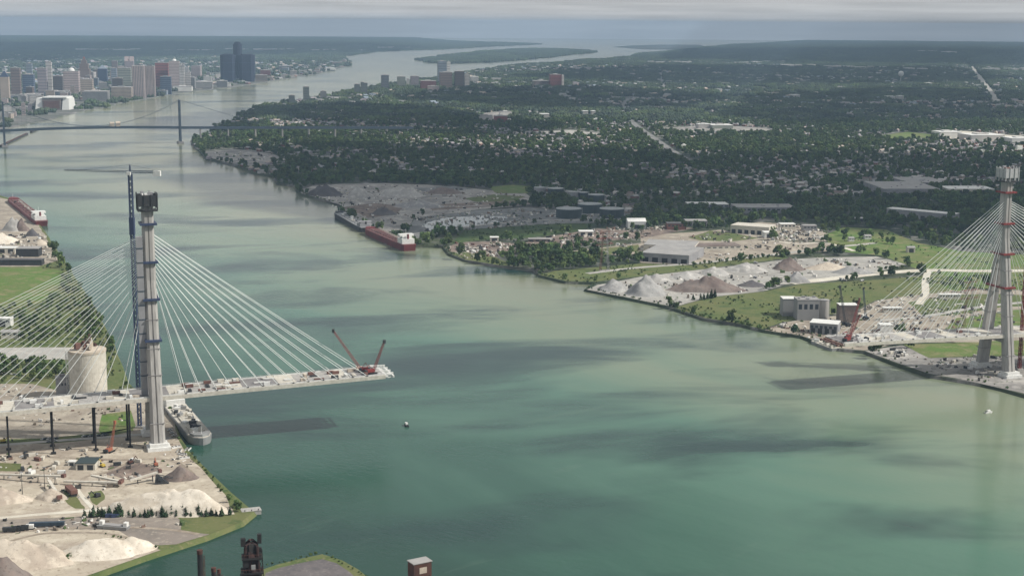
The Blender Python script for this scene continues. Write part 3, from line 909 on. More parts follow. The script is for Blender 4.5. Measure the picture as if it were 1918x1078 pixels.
def crawler_crane(loc, rot, boom_len, boom_el, m, label, group=None, scale=1.0, tip_mat=None):
    root = thing('crawler_crane', label, 'crane', loc, rot, group)
    S = scale
    for s in (-1, 1):
        MB().bb(-4.2 * S, 4.2 * S, (s * 2.9 - 0.6) * S, (s * 2.9 + 0.6) * S, 0, 1.3 * S).build('track', C['rubber'], root)
    bo = MB().bb(-4.6 * S, 2.6 * S, -1.9 * S, 1.9 * S, 1.4 * S, 3.9 * S)
    bo.build('machine_house', m, root)
    MB().bb(1.2 * S, 3.2 * S, 2.0 * S, 3.5 * S, 1.6 * S, 4.0 * S).build('cab', C['glass'], root)
    MB().bb(-6.2 * S, -4.7 * S, -2.4 * S, 2.4 * S, 1.5 * S, 3.6 * S).build('counterweight', C['dark_steel'], root)
    a = Vector((2.4 * S, 0, 2.6 * S)); b2 = a + Vector((math.cos(boom_el), 0, math.sin(boom_el))) * boom_len
    MB().lattice(a, b2, 1.9 * S, max(6, int(boom_len / 3)), 0.17 * S, 1.2 * S).build('boom', m, root)
    MB().box(b2, (2.2 * S, 1.6 * S, 3.2 * S)).build('boom_head', tip_mat or C['dark_steel'], root)
    g = Vector((-2.5 * S, 0, 8.0 * S))
    mb = MB().tube((-4 * S, 0, 3.9 * S), g, 0.22 * S, n=4).tube((1 * S, 0, 3.9 * S), g, 0.22 * S, n=4)
    mb.build('gantry', m, root)
    MB().tube(g, b2, 0.09 * S, n=3).tube(b2, (b2.x, 0, max(1.0, b2.z - boom_len * 0.45)), 0.07 * S, n=3).build('hoist_rope', C['dark_steel'], root)
    return root

p = on_left(183, 3, 0.05)
crawler_crane(p, AXROT + math.pi * 0.93, 42, math.radians(56), C['red_steel'], 'red crawler crane by the last cables, boom leaning back over the deck')
p = on_left(188, -7, 0.05)
crawler_crane(p, AXROT + 0.25, 27, math.radians(66), C['red_steel'], 'red crawler crane at the deck end with a short steep boom pointing over the river')
p = on_right(176, -2, 0.05)
crawler_crane(p, AXROT + math.pi * 0.2, 40, math.radians(58), C['red_steel'], 'red crawler crane on the deck end above the grey works, boom raised inland', tip_mat=C['rust_light'])
p = on_right(184, 9, 0.05)
crawler_crane(p, AXROT + math.pi * 0.15, 27, math.radians(48), C['red_steel'], 'red crawler crane with a low boom on the deck end above the riverside works', tip_mat=C['rust_light'])
p = gp(205, 846)
crawler_crane((p.x, p.y, 3.07), 1.2, 22, math.radians(72), C['orange_steel'], 'orange crawler crane with a pale boom on the sand beside the bridge piers', scale=0.9, tip_mat=C['orange_steel'])
p = gp(1585, 610)
crawler_crane((p.x, p.y, 3.07), 1.9, 44, math.radians(70), C['dark_steel'], 'dark crawler crane with a tall boom between the grey works and the deck end', scale=1.1)
p = gp(1622, 598)
crawler_crane((p.x, p.y, 3.07), 1.6, 36, math.radians(64), C['slate_steel'], 'slate crawler crane with a raised boom on the construction yard behind the deck', scale=1.0)

# ------------------------------------------------------------------ silo by the left bridge
sp_ = gp(167, 746)
sil_r = (gp(201, 746) - gp(133, 746)).length / 2
sil_h = top_z(sp_, 655) - 3
root = thing('silo', 'huge round concrete silo with rusty machinery on its roof beside the bridge deck', 'silo', (sp_.x, sp_.y, 3.0))
MB().lathe([(sil_r, 0), (sil_r, sil_h), (sil_r * 1.0, sil_h + 0.02)], n=48).build('wall', C['offwhite'], root, smooth=False)
MB().lathe([(sil_r + 0.5, sil_h - 1.2), (sil_r + 0.5, sil_h + 0.9), (sil_r - 0.7, sil_h + 0.9)], n=48).build('rim', C['sand'], root)
MB().lathe([(sil_r - 0.8, sil_h + 0.2), (2.0, sil_h + 3.4)], n=32).build('roof', C['sand'], root)
rr = random.Random(5)
for i in range(13):
    a = rr.uniform(0, 6.28); r0 = rr.uniform(1, sil_r * 0.75)
    hh = rr.uniform(2, 6.5)
    MB().box((r0 * math.cos(a), r0 * math.sin(a), sil_h + 2.6 + hh / 2), (rr.uniform(2, 5), rr.uniform(2, 5), hh), rz=a).build('roof_machine', C[rr.choice(['rust_light', 'rust', 'sand', 'offwhite'])], root)
MB().lattice((1, 2, sil_h + 3), (3, 1, sil_h + 15), 1.8, 4, 0.2).build('headframe', C['rust_light'], root)
MB().lattice((-5, -1, sil_h + 3), (-1, 3, sil_h + 10), 1.6, 3, 0.2).build('headframe', C['rust_light'], root)
MB().lattice((-sil_r - 2, 0, 0), (-sil_r - 2, 0, sil_h), 2.4, 10, 0.2).build('stair_tower', C['white'], root)
q = gp(118, 744)
ann = thing('elevator_block', 'narrow grey concrete block standing against the silo', 'building', (q.x, q.y, 3.0), 0.3)
MB().bb(-6, 6, -6, 6, 0, 20).build('wall', C['grey_sheet'], ann)
MB().bb(-6.3, 6.3, -6.3, 6.3, 20, 20.8).build('roof', C['grey_roof'], ann)
MB().bb(-2, 3, -3, 2, 20.8, 23).build('penthouse', C['concrete_dark'], ann)
for k in range(3):
    MB().bb(-4 + 3 * k, -2.4 + 3 * k, -6.15, -6.0, 13, 15.5).build('window', C['glass'], ann)

# ------------------------------------------------------------------ ships
def ship(name, label, a, b2, beam, hull, hullm, deckm, housem, depth=7.0, hatches=8, house='stern', boom=True, clutter=0, cat='ship', group=None, housez=11):
    """a = bow point, b2 = stern point on the water"""
    a = Vector((a.x, a.y, 0)); b2 = Vector((b2.x, b2.y, 0))
    d = a - b2
    L = d.length
    rz = math.atan2(d.y, d.x)
    root = thing(name, label, cat, ((a.x + b2.x) / 2, (a.y + b2.y) / 2, 0), rz, group)
    h = L / 2; w = beam / 2
    out = [(-h, -w * 0.8), (-h * 0.94, -w), (h * 0.80, -w), (h * 0.92, -w * 0.72), (h * 0.98, -w * 0.3), (h, 0), (h * 0.98, w * 0.3), (h * 0.92, w * 0.72), (h * 0.80, w), (-h * 0.94, w), (-h, w * 0.8)]
    inn = [(x * 0.985, y * 0.93) for x, y in out]
    MB().prism(inn, -2.0, depth, out).build('hull', hullm, root)
    MB().prism([(x, y) for x, y in inn], depth + 0.003, depth + 0.35).build('deck', deckm, root)
    if hull:
        MB().prism([(x * 1.001, y * 1.003) for x, y in inn], 0.05, depth * 0.30, [(x * 1.002 + 0, y * 1.025) for x, y in inn]).build('boot_band', hull, root)
    hx0, hx1 = -h * 0.62, h * 0.78
    for i in range(hatches):
        x = hx0 + (hx1 - hx0) * (i + 0.5) / hatches
        wd_ = (hx1 - hx0) / hatches * 0.62
        MB().bb(x - wd_ / 2, x + wd_ / 2, -w * 0.62, w * 0.62, depth + 0.36, depth + 1.5).build('hatch_cover', deckm if i % 2 else C['hull_brown'] if deckm is C['hull_brown'] else deckm, root)
    hs = -1 if house == 'stern' else 1
    cx = hs * h * 0.82
    hd = L * 0.11
    hs_o = MB().bb(cx - hd / 2, cx + hd / 2, -w * 0.82, w * 0.82, depth + 0.36, depth + housez * 0.55).build('deckhouse', housem, root)
    MB().bb(cx - hd * 0.28, cx + hd * 0.3, -w * 0.62, w * 0.62, depth + housez * 0.55, depth + housez * 0.8).build('upper_house', housem, hs_o)
    MB().bb(cx - hd * 0.2, cx + hd * 0.24, -w * 0.95, w * 0.95, depth + housez * 0.8, depth + housez).build('wheelhouse', housem, hs_o)
    MB().bb(cx + hd * 0.245, cx + hd * 0.26, -w * 0.85, w * 0.85, depth + housez * 0.87, depth + housez * 0.96).build('window', C['glass'], hs_o)
    MB().lathe([(1.9, 0), (1.7, housez * 0.55), (1.2, housez * 0.56)], c=(cx - hd * 0.42 * 1, 0, depth + housez * 0.5), n=12).build('funnel', hullm, root)
    MB().tube((cx, 0, depth + housez), (cx, 0, depth + housez + 8), 0.22, n=5).build('mast', C['white'], root)
    MB().tube((h * 0.9, 0, depth), (h * 0.9, 0, depth + 9), 0.3, 0.18, n=5).build('foremast', C['white'], root)
    MB().prism([(h * 0.80, -w * 0.85), (h * 0.91, -w * 0.62), (h * 0.96, 0), (h * 0.91, w * 0.62), (h * 0.80, w * 0.85)], depth + 0.36, depth + 2.4).build('forecastle', hullm, root)
    if boom:
        MB().lattice((cx + hd, 0, depth + 3), (h * 0.45, 0, depth + 6.5), 2.2, 16, 0.2).build('unloading_boom', C['offwhite'], root)
        MB().lattice((cx + hd * 0.8, 0, depth + 0.4), (cx + hd * 0.8, 0, depth + 13), 2.2, 4, 0.24).build('boom_post', C['white'], root)
    r = random.Random(int(L))
    for i in range(clutter):
        x = r.uniform(-h * 0.6, h * 0.75)
        hh = r.uniform(1.0, 4.5)
        MB().box((x, r.uniform(-w * 0.6, w * 0.6), depth + 0.36 + hh / 2), (r.uniform(2, 6), r.uniform(2, 6), hh), rz=r.uniform(0, 3)).build('deck_gear', r.choice([C['white'], C['hull_grey'], C['dark_steel'], C['offwhite'], C['white']]), root)
    return root

ship('lake_freighter', 'red lake freighter with white deckhouses at its stern, moored at the grey aggregate yard', gp(690, 436, 0), gp(768, 470, 0), 25, C['hull_red'], C['hull_red'], C['hull_brown'], C['white'], depth=10, hatches=10, housez=15)
ship('cargo_barge', 'long dark hulled barge with grey deck, moored ahead of the red freighter', gp(634, 404, 0), gp(688, 435, 0), 26, None, C['hull_black'], C['hull_grey'], C['grey_sheet'], depth=8, hatches=6, boom=False, clutter=12, cat='barge', housez=9)
ship('work_ship', 'pale grey ship with cluttered deck, moored beside the foot of the left bridge tower'.replace('left bridge tower', 'tower with blue platforms'), gp(381, 834, 0), gp(322, 764, 0), 21, C['hull_black'], C['hull_grey'], C['offwhite'], C['white'], depth=6.5, hatches=3, boom=False, clutter=34, housez=11)
ship('ore_ship', 'red hulled ship with white upperworks, moored at the pale ore yard', gp(22, 378, 0), gp(79, 424, 0), 24, C['hull_black'], C['hull_red'], C['hull_brown'], C['white'], depth=9, hatches=7, boom=True, clutter=9, housez=14)
ship('deck_barge', 'small pale deck barge with dark sides, moored by the grey works', gp(1524, 641, 0), gp(1566, 657, 0), 13, C['hull_black'], C['hull_grey'], C['offwhite'], C['offwhite'], depth=3, hatches=3, boom=False, clutter=6, cat='barge', housez=5)

def small_boat(px, py, L, rz, label, hullm):
    g = gp(px, py, 0)
    root = thing('motor_boat', label, 'boat', (g.x, g.y, 0), rz)
    h, w = L / 2, L * 0.15
    out = [(-h, -w), (h * 0.4, -w), (h * 0.8, -w * 0.5), (h, 0), (h * 0.8, w * 0.5), (h * 0.4, w), (-h, w)]
    MB().prism([(x * 0.95, y * 0.8) for x, y in out], -0.4, 1.4, out).build('hull', hullm, root)
    MB().bb(-h * 0.5, h * 0.3, -w * 0.7, w * 0.7, 1.41, 3.2).build('cabin', C['white'], root)
    MB().bb(h * 0.301, h * 0.33, -w * 0.6, w * 0.6, 1.9, 2.9).build('windscreen', C['glass'], root)
    MB().tube((-h * 0.2, 0, 3.2), (-h * 0.2, 0, 5.2), 0.1, n=4).build('mast', C['dark_steel'], root)
    MB().bb(-h * 0.95, -h * 0.6, -w * 0.5, w * 0.5, 1.41, 2.0).build('engine_box', C['dark_steel'], root)
    return root
small_boat(761, 797, 9.5, 1.9, 'small dark motor boat alone on the open green river past the unfinished deck', C['dark_steel'])
small_boat(1852, 773, 8.5, 0.4, 'small white motor boat on the river near the riprap shore', C['white'])

# ------------------------------------------------------------------ stockpiles
def mound(name, label, px0, px1, py, ytop, m, group=None, ridge=0.0, rot=0.0, deep=1.0, seed=0, lump=0.16, z=3.05, cat='stockpile', crest=0.0):
    """heap whose foot runs from px0 to px1 on row py and whose top shows at row ytop"""
    a, b2 = gp(px0, py), gp(px1, py)
    c = (a + b2) / 2
    rx = (b2 - a).length / 2
    ry = rx * deep
    c = c + Vector((0, ry * 0.35, 0))
    h = max(2.0, top_z(Vector((c.x, c.y, 3)), ytop) - 3)
    r = random.Random(seed)
    n, k = 30, 9
    ph = [r.uniform(0, 6.28) for _ in range(6)]
    n, k = 44, 15
    vs_ = []
    pk = [(r.uniform(-0.45, 0.45) * (0.4 + ridge * 1.6), r.uniform(-0.3, 0.3), r.uniform(0.55, 0.95)) for _ in range(1 + int(ridge * 9))] + [(0.0, 0.0, 1.0)]
    for j in range(k):
        t = j / (k - 1)
        for i in range(n):
            th = 2 * math.pi * i / n
            wob = 1 + lump * (0.5 * math.sin(2 * th + ph[0]) + 0.35 * math.sin(3 * th + ph[1]) + 0.25 * math.sin(5 * th + ph[2]) + 0.15 * math.sin(9 * th + ph[3]))
            e = 1 - t
            x = e * rx * wob * math.cos(th)
            y = e * ry * wob * math.sin(th)
            zz = 0.0
            for (px_, py_, ph_) in pk:              # every peak slopes at the angle of repose
                dd = math.hypot(x / rx - px_, y / ry - py_)
                zz = max(zz, ph_ - dd * (1.05 if len(pk) > 2 else 0.98))
            zz = max(0.0, min(zz, 1 - crest * 0.35, 1.7 * t))
            nz_ = mnoise.fractal(Vector((x, y, seed * 7.0)) * 0.09, 1.0, 2.0, 4) * 0.17 + mnoise.noise(Vector((x, y, seed)) * 0.035) * 0.14
            zz = h * max(0.0, zz + nz_ * min(1.0, 4 * t) * (0.35 + zz)) * min(1.0, 5 * t) - (0.5 if j == 0 else 0)
            vs_.append((x, y, zz))
    fs = []
    for j in range(k - 1):
        for i in range(n):
            q2 = (i + 1) % n
            fs.append((j * n + i, j * n + q2, (j + 1) * n + q2, (j + 1) * n + i))
    o = MB().add(vs_, fs).build(name, m, loc=(c.x, c.y, z), rz=rot, smooth=True)
    MOUNDS.append((c.x, c.y, max(rx, ry) * 0.9))
    return tag(o, label, cat, group)
MOUNDS = []
G1 = 'gravel heaps in the riverside stockpile yard'
mound('gravel_heap', 'sharp grey gravel cone nearest the water in the stockpile yard', 1172, 1250, 552, 513, C['gravel'], G1, seed=1)
mound('gravel_heap', 'low grey gravel heap at the quay corner of the stockpile yard', 1118, 1180, 544, 522, C['gravel'], G1, seed=2)
mound('gravel_heap', 'broad brown gravel heap with a long sloping side in the stockpile yard', 1248, 1400, 545, 516, C['gravel_brown'], G1, ridge=0.25, deep=0.5, seed=3)
for i, (x0, x1, y, t, lb) in enumerate([(1200, 1262, 528, 512, 'pale gravel cone just behind the sharp grey cone'), (1255, 1325, 521, 507, 'low pale gravel heap directly behind the brown gravel heap'), (1308, 1370, 514, 498, 'pale gravel cone inland of the low pale heap'), (1362, 1440, 508, 491, 'wide pale gravel cone next to the dark topped heap')]):
    mound('gravel_heap', lb, x0, x1, y, t, C['gravel_pale'], 'pale cones behind the brown heap', seed=10 + i)
mound('gravel_heap', 'dark topped gravel heap at the inland end of the pale cones', 1448, 1512, 505, 483, C['gravel_brown'], G1, seed=20)
mound('gravel_heap', 'greenish grey gravel cone beside the meadow edge of the stockpile yard', 1468, 1520, 528, 506, C['gravel'], G1, seed=21)
mound('gravel_heap', 'long low tan heap beside the haul road in the stockpile yard', 1505, 1600, 504, 490, C['sand'], G1, ridge=0.3, deep=0.5, seed=22)
mound('gravel_heap', 'grey heap between the dark topped heap and the haul road', 1555, 1645, 512, 497, C['gravel'], G1, ridge=0.2, deep=0.5, seed=23)
mound('gravel_heap', 'low dark grey heap beside the brown gravel heap', 1378, 1440, 536, 524, C['slag'], G1, ridge=0.2, deep=0.6, seed=24)
G2 = 'heaps on the aggregate yard behind the red freighter'
for i, (x0, x1, y, t, m_, lb) in enumerate([
        (572, 645, 366, 345, 'slag', 'dark mauve heap at the river corner of the aggregate yard'),
        (640, 705, 372, 350, 'gravel_pale', 'wide grey heap behind the dark hulled barge'),
        (700, 800, 368, 347, 'gravel_pale', 'long grey heap in the middle of the aggregate yard'),
        (790, 870, 362, 350, 'gravel_brown', 'brownish grey heap at the inland side of the aggregate yard'),
        (690, 745, 402, 386, 'slag', 'dark heap with pale rim beside the berth of the red freighter'),
        (735, 835, 388, 374, 'gravel', 'low grey heap along the yard track behind the red freighter')]):
    mound('aggregate_heap', lb, x0, x1, y, t, C[m_], G2, ridge=0.3, deep=0.7, seed=40 + i)
mound('sand_heap', 'large pale sand heap with white slopes behind the row of conifers', 188, 425, 962, 912, C['sand_white'], 'sand heaps on the yard below the bridge', ridge=0.45, deep=0.33, seed=51, rot=0.03, crest=0.5)
mound('sand_heap', 'brown sand heap beside the grassy quay bank', 300, 372, 898, 870, C['gravel_brown'], 'sand heaps on the yard below the bridge', deep=0.6, seed=52)
mound('sand_heap', 'low reddish sand heap under the conveyors', 60, 130, 935, 915, C['sand'], 'sand heaps on the yard below the bridge', deep=0.5, seed=53)
mound('sand_heap', 'wide tan sand heap beside the chalk road', -60, 62, 940, 912, C['sand'], 'sand heaps on the yard below the bridge', deep=0.5, seed=54)
mound('sand_heap', 'long white sand heap between the rail wagons and the green slip', 95, 285, 1040, 1000, C['sand_white'], 'sand heaps along the slip', ridge=0.5, deep=0.5, seed=55, rot=0.2, crest=0.5)
mound('sand_heap', 'tall tan sand heap partly out of view beside the white slip heap', -90, 140, 1058, 1004, C['sand'], 'sand heaps along the slip', ridge=0.5, deep=0.5, seed=56, crest=0.5)
mound('sand_heap', 'flat brown heap in front of the tall tan sand heap', -70, 62, 1092, 1040, C['gravel_brown'], 'sand heaps along the slip', deep=0.6, seed=57)
for i, (x0, x1, y, t, m_, lb) in enumerate([
        (0, 45, 432, 405, 'gravel_pale', 'pale green grey ore heap beside the red hulled ship'),
        (22, 58, 432, 410, 'gravel_brown', 'mauve ore heap beside the stern of the red hulled ship'),
        (45, 74, 442, 427, 'slag', 'small dark ore heap at the terminal quay'),
        (-60, 40, 455, 432, 'sand_white', 'broad cream sand heap on the ore terminal'),
        (58, 92, 458, 448, 'sand', 'small pinkish sand heap at the terminal quay end')]):
    mound('ore_heap', lb, x0, x1, y, t, C[m_], 'heaps on the ore terminal', ridge=0.2, deep=0.7, seed=60 + i)

# ------------------------------------------------------------------ buildings
FOOT = []           # (x, y, radius) kept free of trees
def slab_building(name, label, px0, px1, pyb, ytop, wallm, roofm, depth=None, cat='building', group=None, rz=None, doors=0, windows=0, gable=False, units=0, doorm=None, face='front', tilt=0.0):
    """near wall stands on row pyb between px0 and px1; top of the near wall shows at row ytop"""
    a, b2 = gp(px0, pyb), gp(px1, pyb + tilt)
    w = (b2 - a).length
    d = depth or w * 0.6
    mid = (a + b2) / 2
    r = math.atan2(b2.y - a.y, b2.x - a.x) if rz is None else rz
    nrm = Vector((-math.sin(r), math.cos(r), 0))
    c = mid + nrm * d / 2
    h = max(3.0, top_z(Vector((mid.x, mid.y, 3)), ytop) - 3)
    root = thing(name, label, cat, (c.x, c.y, 3.05), r, group)
    x, y = w / 2, d / 2
    MB().bb(-x, x, -y, y, -0.5, h).build('wall', wallm, root)
    if gable:
        MB().gable(-x, x, -y, y, h + 0.003, h + min(d, w) * 0.12 + 1.0, 0.5).build('roof', roofm, root)
    else:
        ro = MB().bb(-x - 0.35, x + 0.35, -y - 0.35, y + 0.35, h + 0.003, h + 0.55).build('roof', roofm, root)
        rr2 = random.Random(int(px0 * 7 + pyb))
        for k in range(units):
            MB().box((rr2.uniform(-x * 0.8, x * 0.8), rr2.uniform(-y * 0.7, y * 0.7), h + 1.3), (rr2.uniform(2, 5), rr2.uniform(2, 4), 1.5)).build('roof_unit', C['grey_sheet'], ro)
    for k in range(doors):
        xx = -x + w * (k + 0.5) / doors
        dw = min(w / doors * 0.62, 9.0)
        MB().bb(xx - dw / 2, xx + dw / 2, -y - 0.08, -y + 0.2, 0, min(h * 0.8, 7.0)).build('door', doorm or C['dark_steel'], root)
    for k in range(windows):
        xx = -x + w * (k + 0.5) / windows
        dw = w / windows * 0.6
        MB().bb(xx - dw / 2, xx + dw / 2, -y - 0.06, -y + 0.2, h * 0.55, h * 0.8).build('window', C['glass'], root)
    FOOT.append((c.x, c.y, max(x, y) * 1.05 + 4))
    return root, h

# oil tanks
def tank(px0, px1, pyb, ytop, label, m, rm, group='storage tanks behind the slate yard'):
    a, b2 = gp(px0, pyb), gp(px1, pyb)
    r = (b2 - a).length / 2
    mid = (a + b2) / 2 + Vector((0, r, 0))
    h = max(4, top_z(Vector((mid.x, mid.y - r, 3)), ytop) - 3)
    root = thing('storage_tank', label, 'tank', (mid.x, mid.y, 3.1), 0, group)
    MB().lathe([(r, -0.5), (r, h)], n=32).build('shell', m, root)
    MB().lathe([(r * 1.012, h - 0.4), (r * 1.012, h + 0.25), (r * 0.5, h + r * 0.07), (0.5, h + r * 0.09)], n=32).build('roof', rm, root)
    MB().lattice((r + 1.2, 0, 0), (r + 1.2, 0, h + 1.2), 1.4, 4, 0.12).build('stair', C['rail'], root)
    FOOT.append((mid.x, mid.y, r + 6))
T = [(1000, 1022, 368, 352, 'square shouldered pale blue tank at the end of the back row of tanks', 'grey_sheet'), (1026, 1056, 370, 354, 'dark tank with a bright rim next to the pale blue tank', 'tank_green'),
     (1063, 1084, 376, 360, 'grey tank in the middle of the back row of tanks', 'grey_sheet'), (1083, 1102, 376, 361, 'narrow dark tank squeezed between the grey tank and the last back tank', 'tank_green'),
     (1102, 1133, 380, 366, 'dark tank at the inland end of the back row of tanks', 'tank_green'), (1042, 1090, 410, 393, 'wide dark tank beside the green railside field', 'tank_green'),
     (1083, 1128, 400, 384, 'wide dark tank between the two wide front tanks', 'tank_green'), (1124, 1170, 409, 393, 'wide dark tank nearest the small white hall', 'tank_green')]
for x0, x1, yb, yt, lb, m_ in T:
    tank(x0, x1, yb, yt, lb, C[m_], C['tank_roof'])

# transmission tower
def pylon(px, pyb, ytop, label):
    g = gp(px, pyb)
    h = top_z(Vector((g.x, g.y, 3)), ytop) - 3
    root = thing('transmission_tower', label, 'pylon', (g.x, g.y, 3.1), 0.5)
    for s in (-1, 1):
        MB().lattice((s * 7, 0, 0), (s * 3.0, 0, h * 0.93), 2.6, 12, 0.15, 1.6).build('mast', C['rust_light'] if s < 0 else C['grey_sheet'], root)
    for k, z in enumerate((0.62, 0.77, 0.92)):
        ww = 15 - k * 2.5
        MB().lattice((-ww, 0, h * z), (ww, 0, h * z), 1.5, 8, 0.13, 1.5).build('crossarm', C['rust_light'] if k != 1 else C['red_steel'], root)
    for s in (-1, 1):
        for z in (0.62, 0.77, 0.92):
            MB().tube((s * 10, 0, h * z), (s * 10, 0, h * z - 3), 0.4, n=5).build('insulator', C['white'], root)
    MB().bb(-9, 9, -2, 2, -0.5, 0.6).build('base_block', C['concrete_dark'], root)
pylon(1132, 506, 428, 'reddish grey lattice transmission tower on the shore meadow')
pylon(1812, 620, 520, 'reddish grey lattice transmission tower behind the inclined legs and green lawn')

# riverside industry on the Canadian bank
sb = slab_building
sb('white_hall', 'small bright white hall beside the wide dark tanks', 1176, 1210, 428, 415, C['white'], C['white'], 30, 'building', gable=True, doors=1)
sb('clay_shed', 'long low grey shed with wide black door openings on the works yard', 1200, 1290, 489, 476, C['grey_sheet'], C['grey_roof'], 90, 'shed', doors=5, doorm=C['black'], tilt=6)
sb('clay_shed', 'grey roofed shed behind the shed with black door openings', 1205, 1300, 470, 460, C['offwhite'], C['grey_roof'], 60, 'shed', doors=3, tilt=4)
sb('kiln_hall', 'long mauve roofed hall inland of the shed with black openings', 1300, 1388, 470, 461, C['offwhite'], C['gravel_brown'], 34, 'hall', windows=8, tilt=-2)
sb('gate_house', 'tiny white gatehouse beside the shed with black openings', 1178, 1192, 486, 478, C['white'], C['black'], 7, 'hut', doors=1)
sb('row_hall', 'long cream hall with a white end on the builders yard', 1368, 1440, 436, 424, C['offwhite'], C['offwhite'], 40, 'hall', doors=6, tilt=5)
sb('row_hall', 'short white hall next to the long cream hall', 1432, 1450, 446, 436, C['white'], C['white'], 22, 'hall', doors=1)
sb('yard_office', 'cream office among the pale yard clutter beside the cream hall', 1462, 1490, 430, 420, C['offwhite'], C['white'], 18, 'office', windows=4)
sb('yard_office', 'grey topped office at the lawn edge of the builders yard', 1505, 1530, 432, 423, C['grey_sheet'], C['grey_roof'], 18, 'office', windows=4)
sb('brick_house', 'brick works office beside the scrap yard', 1250, 1285, 430, 419, C['brick'], C['dark_roof'], 22, 'office', windows=5)
sb('brick_hall', 'grey roofed hall behind the brick works office', 1285, 1325, 424, 414, C['grey_sheet'], C['grey_roof'], 26, 'hall', doors=3)
sb('scrap_shed', 'pale flat shed on the scrap yard', 1085, 1112, 442, 434, C['offwhite'], C['white'], 20, 'shed', doors=2)
sb('rail_shed', 'long mauve shed at the river edge of the scrap yard', 990, 1035, 453, 448, C['gravel_brown'], C['grey_roof'], 14, 'shed', doors=4)
sb('wharf_shed', 'white topped shed on the wharf scrap yard', 918, 934, 452, 445, C['offwhite'], C['white'], 14, 'shed', doors=1)
sb('long_plant', 'long flat grey plant at the edge of the woods behind the cream hall', 1380, 1490, 400, 389, C['grey_sheet'], C['grey_roof'], 60, 'plant', windows=12, units=5)
sb('mid_plant', 'low grey plant with a pale roof edge beside the woods', 1290, 1365, 392, 383, C['grey_sheet'], C['white'], 40, 'plant', windows=8)
sb('distribution_hall', 'huge pale roofed hall with stepped roofs inside the woods', 1655, 1760, 368, 354, C['grey_sheet'], C['grey_roof'], 150, 'hall', doors=8, units=8)
sb('distribution_hall', 'huge grey hall behind the stepped pale roofed hall', 1700, 1775, 350, 342, C['grey_sheet'], C['grey_roof'], 120, 'hall', doors=5, units=6)
sb('distribution_hall', 'white roofed hall between the stepped hall and the red platform tower', 1776, 1862, 362, 354, C['offwhite'], C['white'], 60, 'hall', doors=6, units=5)
sb('strip_plant', 'long narrow pale roofed plant among the trees below the stepped hall', 1660, 1785, 405, 396, C['grey_sheet'], C['white'], 26, 'plant', doors=10, tilt=12)
sb('tree_hall', 'short pale hall alone among dark trees above the inland field', 1597, 1618, 415, 409, C['grey_sheet'], C['white'], 14, 'hall', doors=2)
sb('field_house', 'white house on the inland field between round trees', 1590, 1600, 452, 446, C['white'], C['grey_roof'], 9, 'house', windows=2, gable=True)
sb('field_house', 'cream house beside the dark hedge of the inland field', 1620, 1632, 448, 442, C['white'], C['grey_roof'], 10, 'house', windows=2, gable=True)
sb('field_house', 'pale house with a dark door on the inland field near the cables', 1700, 1714, 473, 464, C['offwhite'], C['grey_roof'], 10, 'house', doors=1, gable=True)

# grey works beside the deck end
sb('grey_works', 'tall grey works block with a white topped rim beside the river meadow', 1466, 1492, 592, 560, WM['grey'], C['white'], 18, 'works')
sb('grey_works', 'broad grey works block with two white roof hoods', 1493, 1534, 600, 562, WM['grey'], C['grey_roof'], 22, 'works', units=4, windows=4)
g = gp(1542, 596)
o = thing('works_silo', 'pale round concrete silo joined to the grey works blocks', 'silo', (g.x, g.y, 3.1))
hh = top_z(g, 562) - 3
MB().lathe([(6.2, -0.5), (6.2, hh)], n=28).build('wall', C['concrete'], o)
MB().lathe([(6.4, hh + 0.003), (6.4, hh + 0.8), (0.6, hh + 1.8)], n=28).build('roof', C['grey_roof'], o)
MB().lattice((6.8, 0, 0), (6.8, 0, hh), 1.2, 6, 0.12).build('stair', C['rail'], o)
sb('white_roof_hall', 'flat hall with a bright white roof between the grey works and the river', 1516, 1568, 624, 606, C['grey_sheet'], C['white'], 24, 'hall', doors=4, windows=6, tilt=4)
sb('crane_hall', 'grey maroon hall behind the red cranes', 1572, 1606, 604, 572, C['gravel_brown'], C['white'], 16, 'hall')
sb('white_store', 'single bright white box store on the construction yard', 1649, 1672, 622, 609, C['white'], C['white'], 14, 'store')
sb('site_office', 'long white site office on the construction yard behind the cables', 1655, 1690, 585, 577, C['offwhite'], C['white'], 8, 'office', windows=8)
sb('site_office', 'cream site office at the lawn edge behind the far deck piers', 1760, 1800, 560, 552, C['offwhite'], C['white'], 9, 'office', windows=8)
# American side sheds
sb('terminal_shed', 'dark low shed on the ore terminal with pale lean-to', 30, 72, 481, 466, C['dark_steel'], C['grey_roof'], 22, 'shed', doors=4)
sb('terminal_shed', 'long dark shed along the edge of the terminal park', -30, 78, 497, 487, C['dark_steel'], C['dark_roof'], 16, 'shed', doors=6)
sb('terminal_shed', 'white roofed shed on the ore terminal beside the dark low shed', -20, 28, 474, 465, C['offwhite'], C['white'], 20, 'shed', doors=3)
sb('wood_house', 'bright white house at the edge of the riverside wood', -14, 20, 612, 597, C['white'], C['white'], 12, 'house', windows=3, doors=1)
sb('wood_house', 'pale grey house in the riverside wood behind the white house', 2, 34, 634, 622, C['offwhite'], C['grey_roof'], 10, 'house', windows=3, gable=True)
sb('yard_workshop', 'workshop with a dark green grey roof on the tower sand yard', 142, 178, 880, 868, C['offwhite'], C['tank_green'], 17, 'workshop', doors=2, gable=False)
sb('yard_hut', 'small white hut next to the green roofed workshop', 128, 140, 872, 865, C['white'], C['white'], 4.5, 'hut', doors=1)

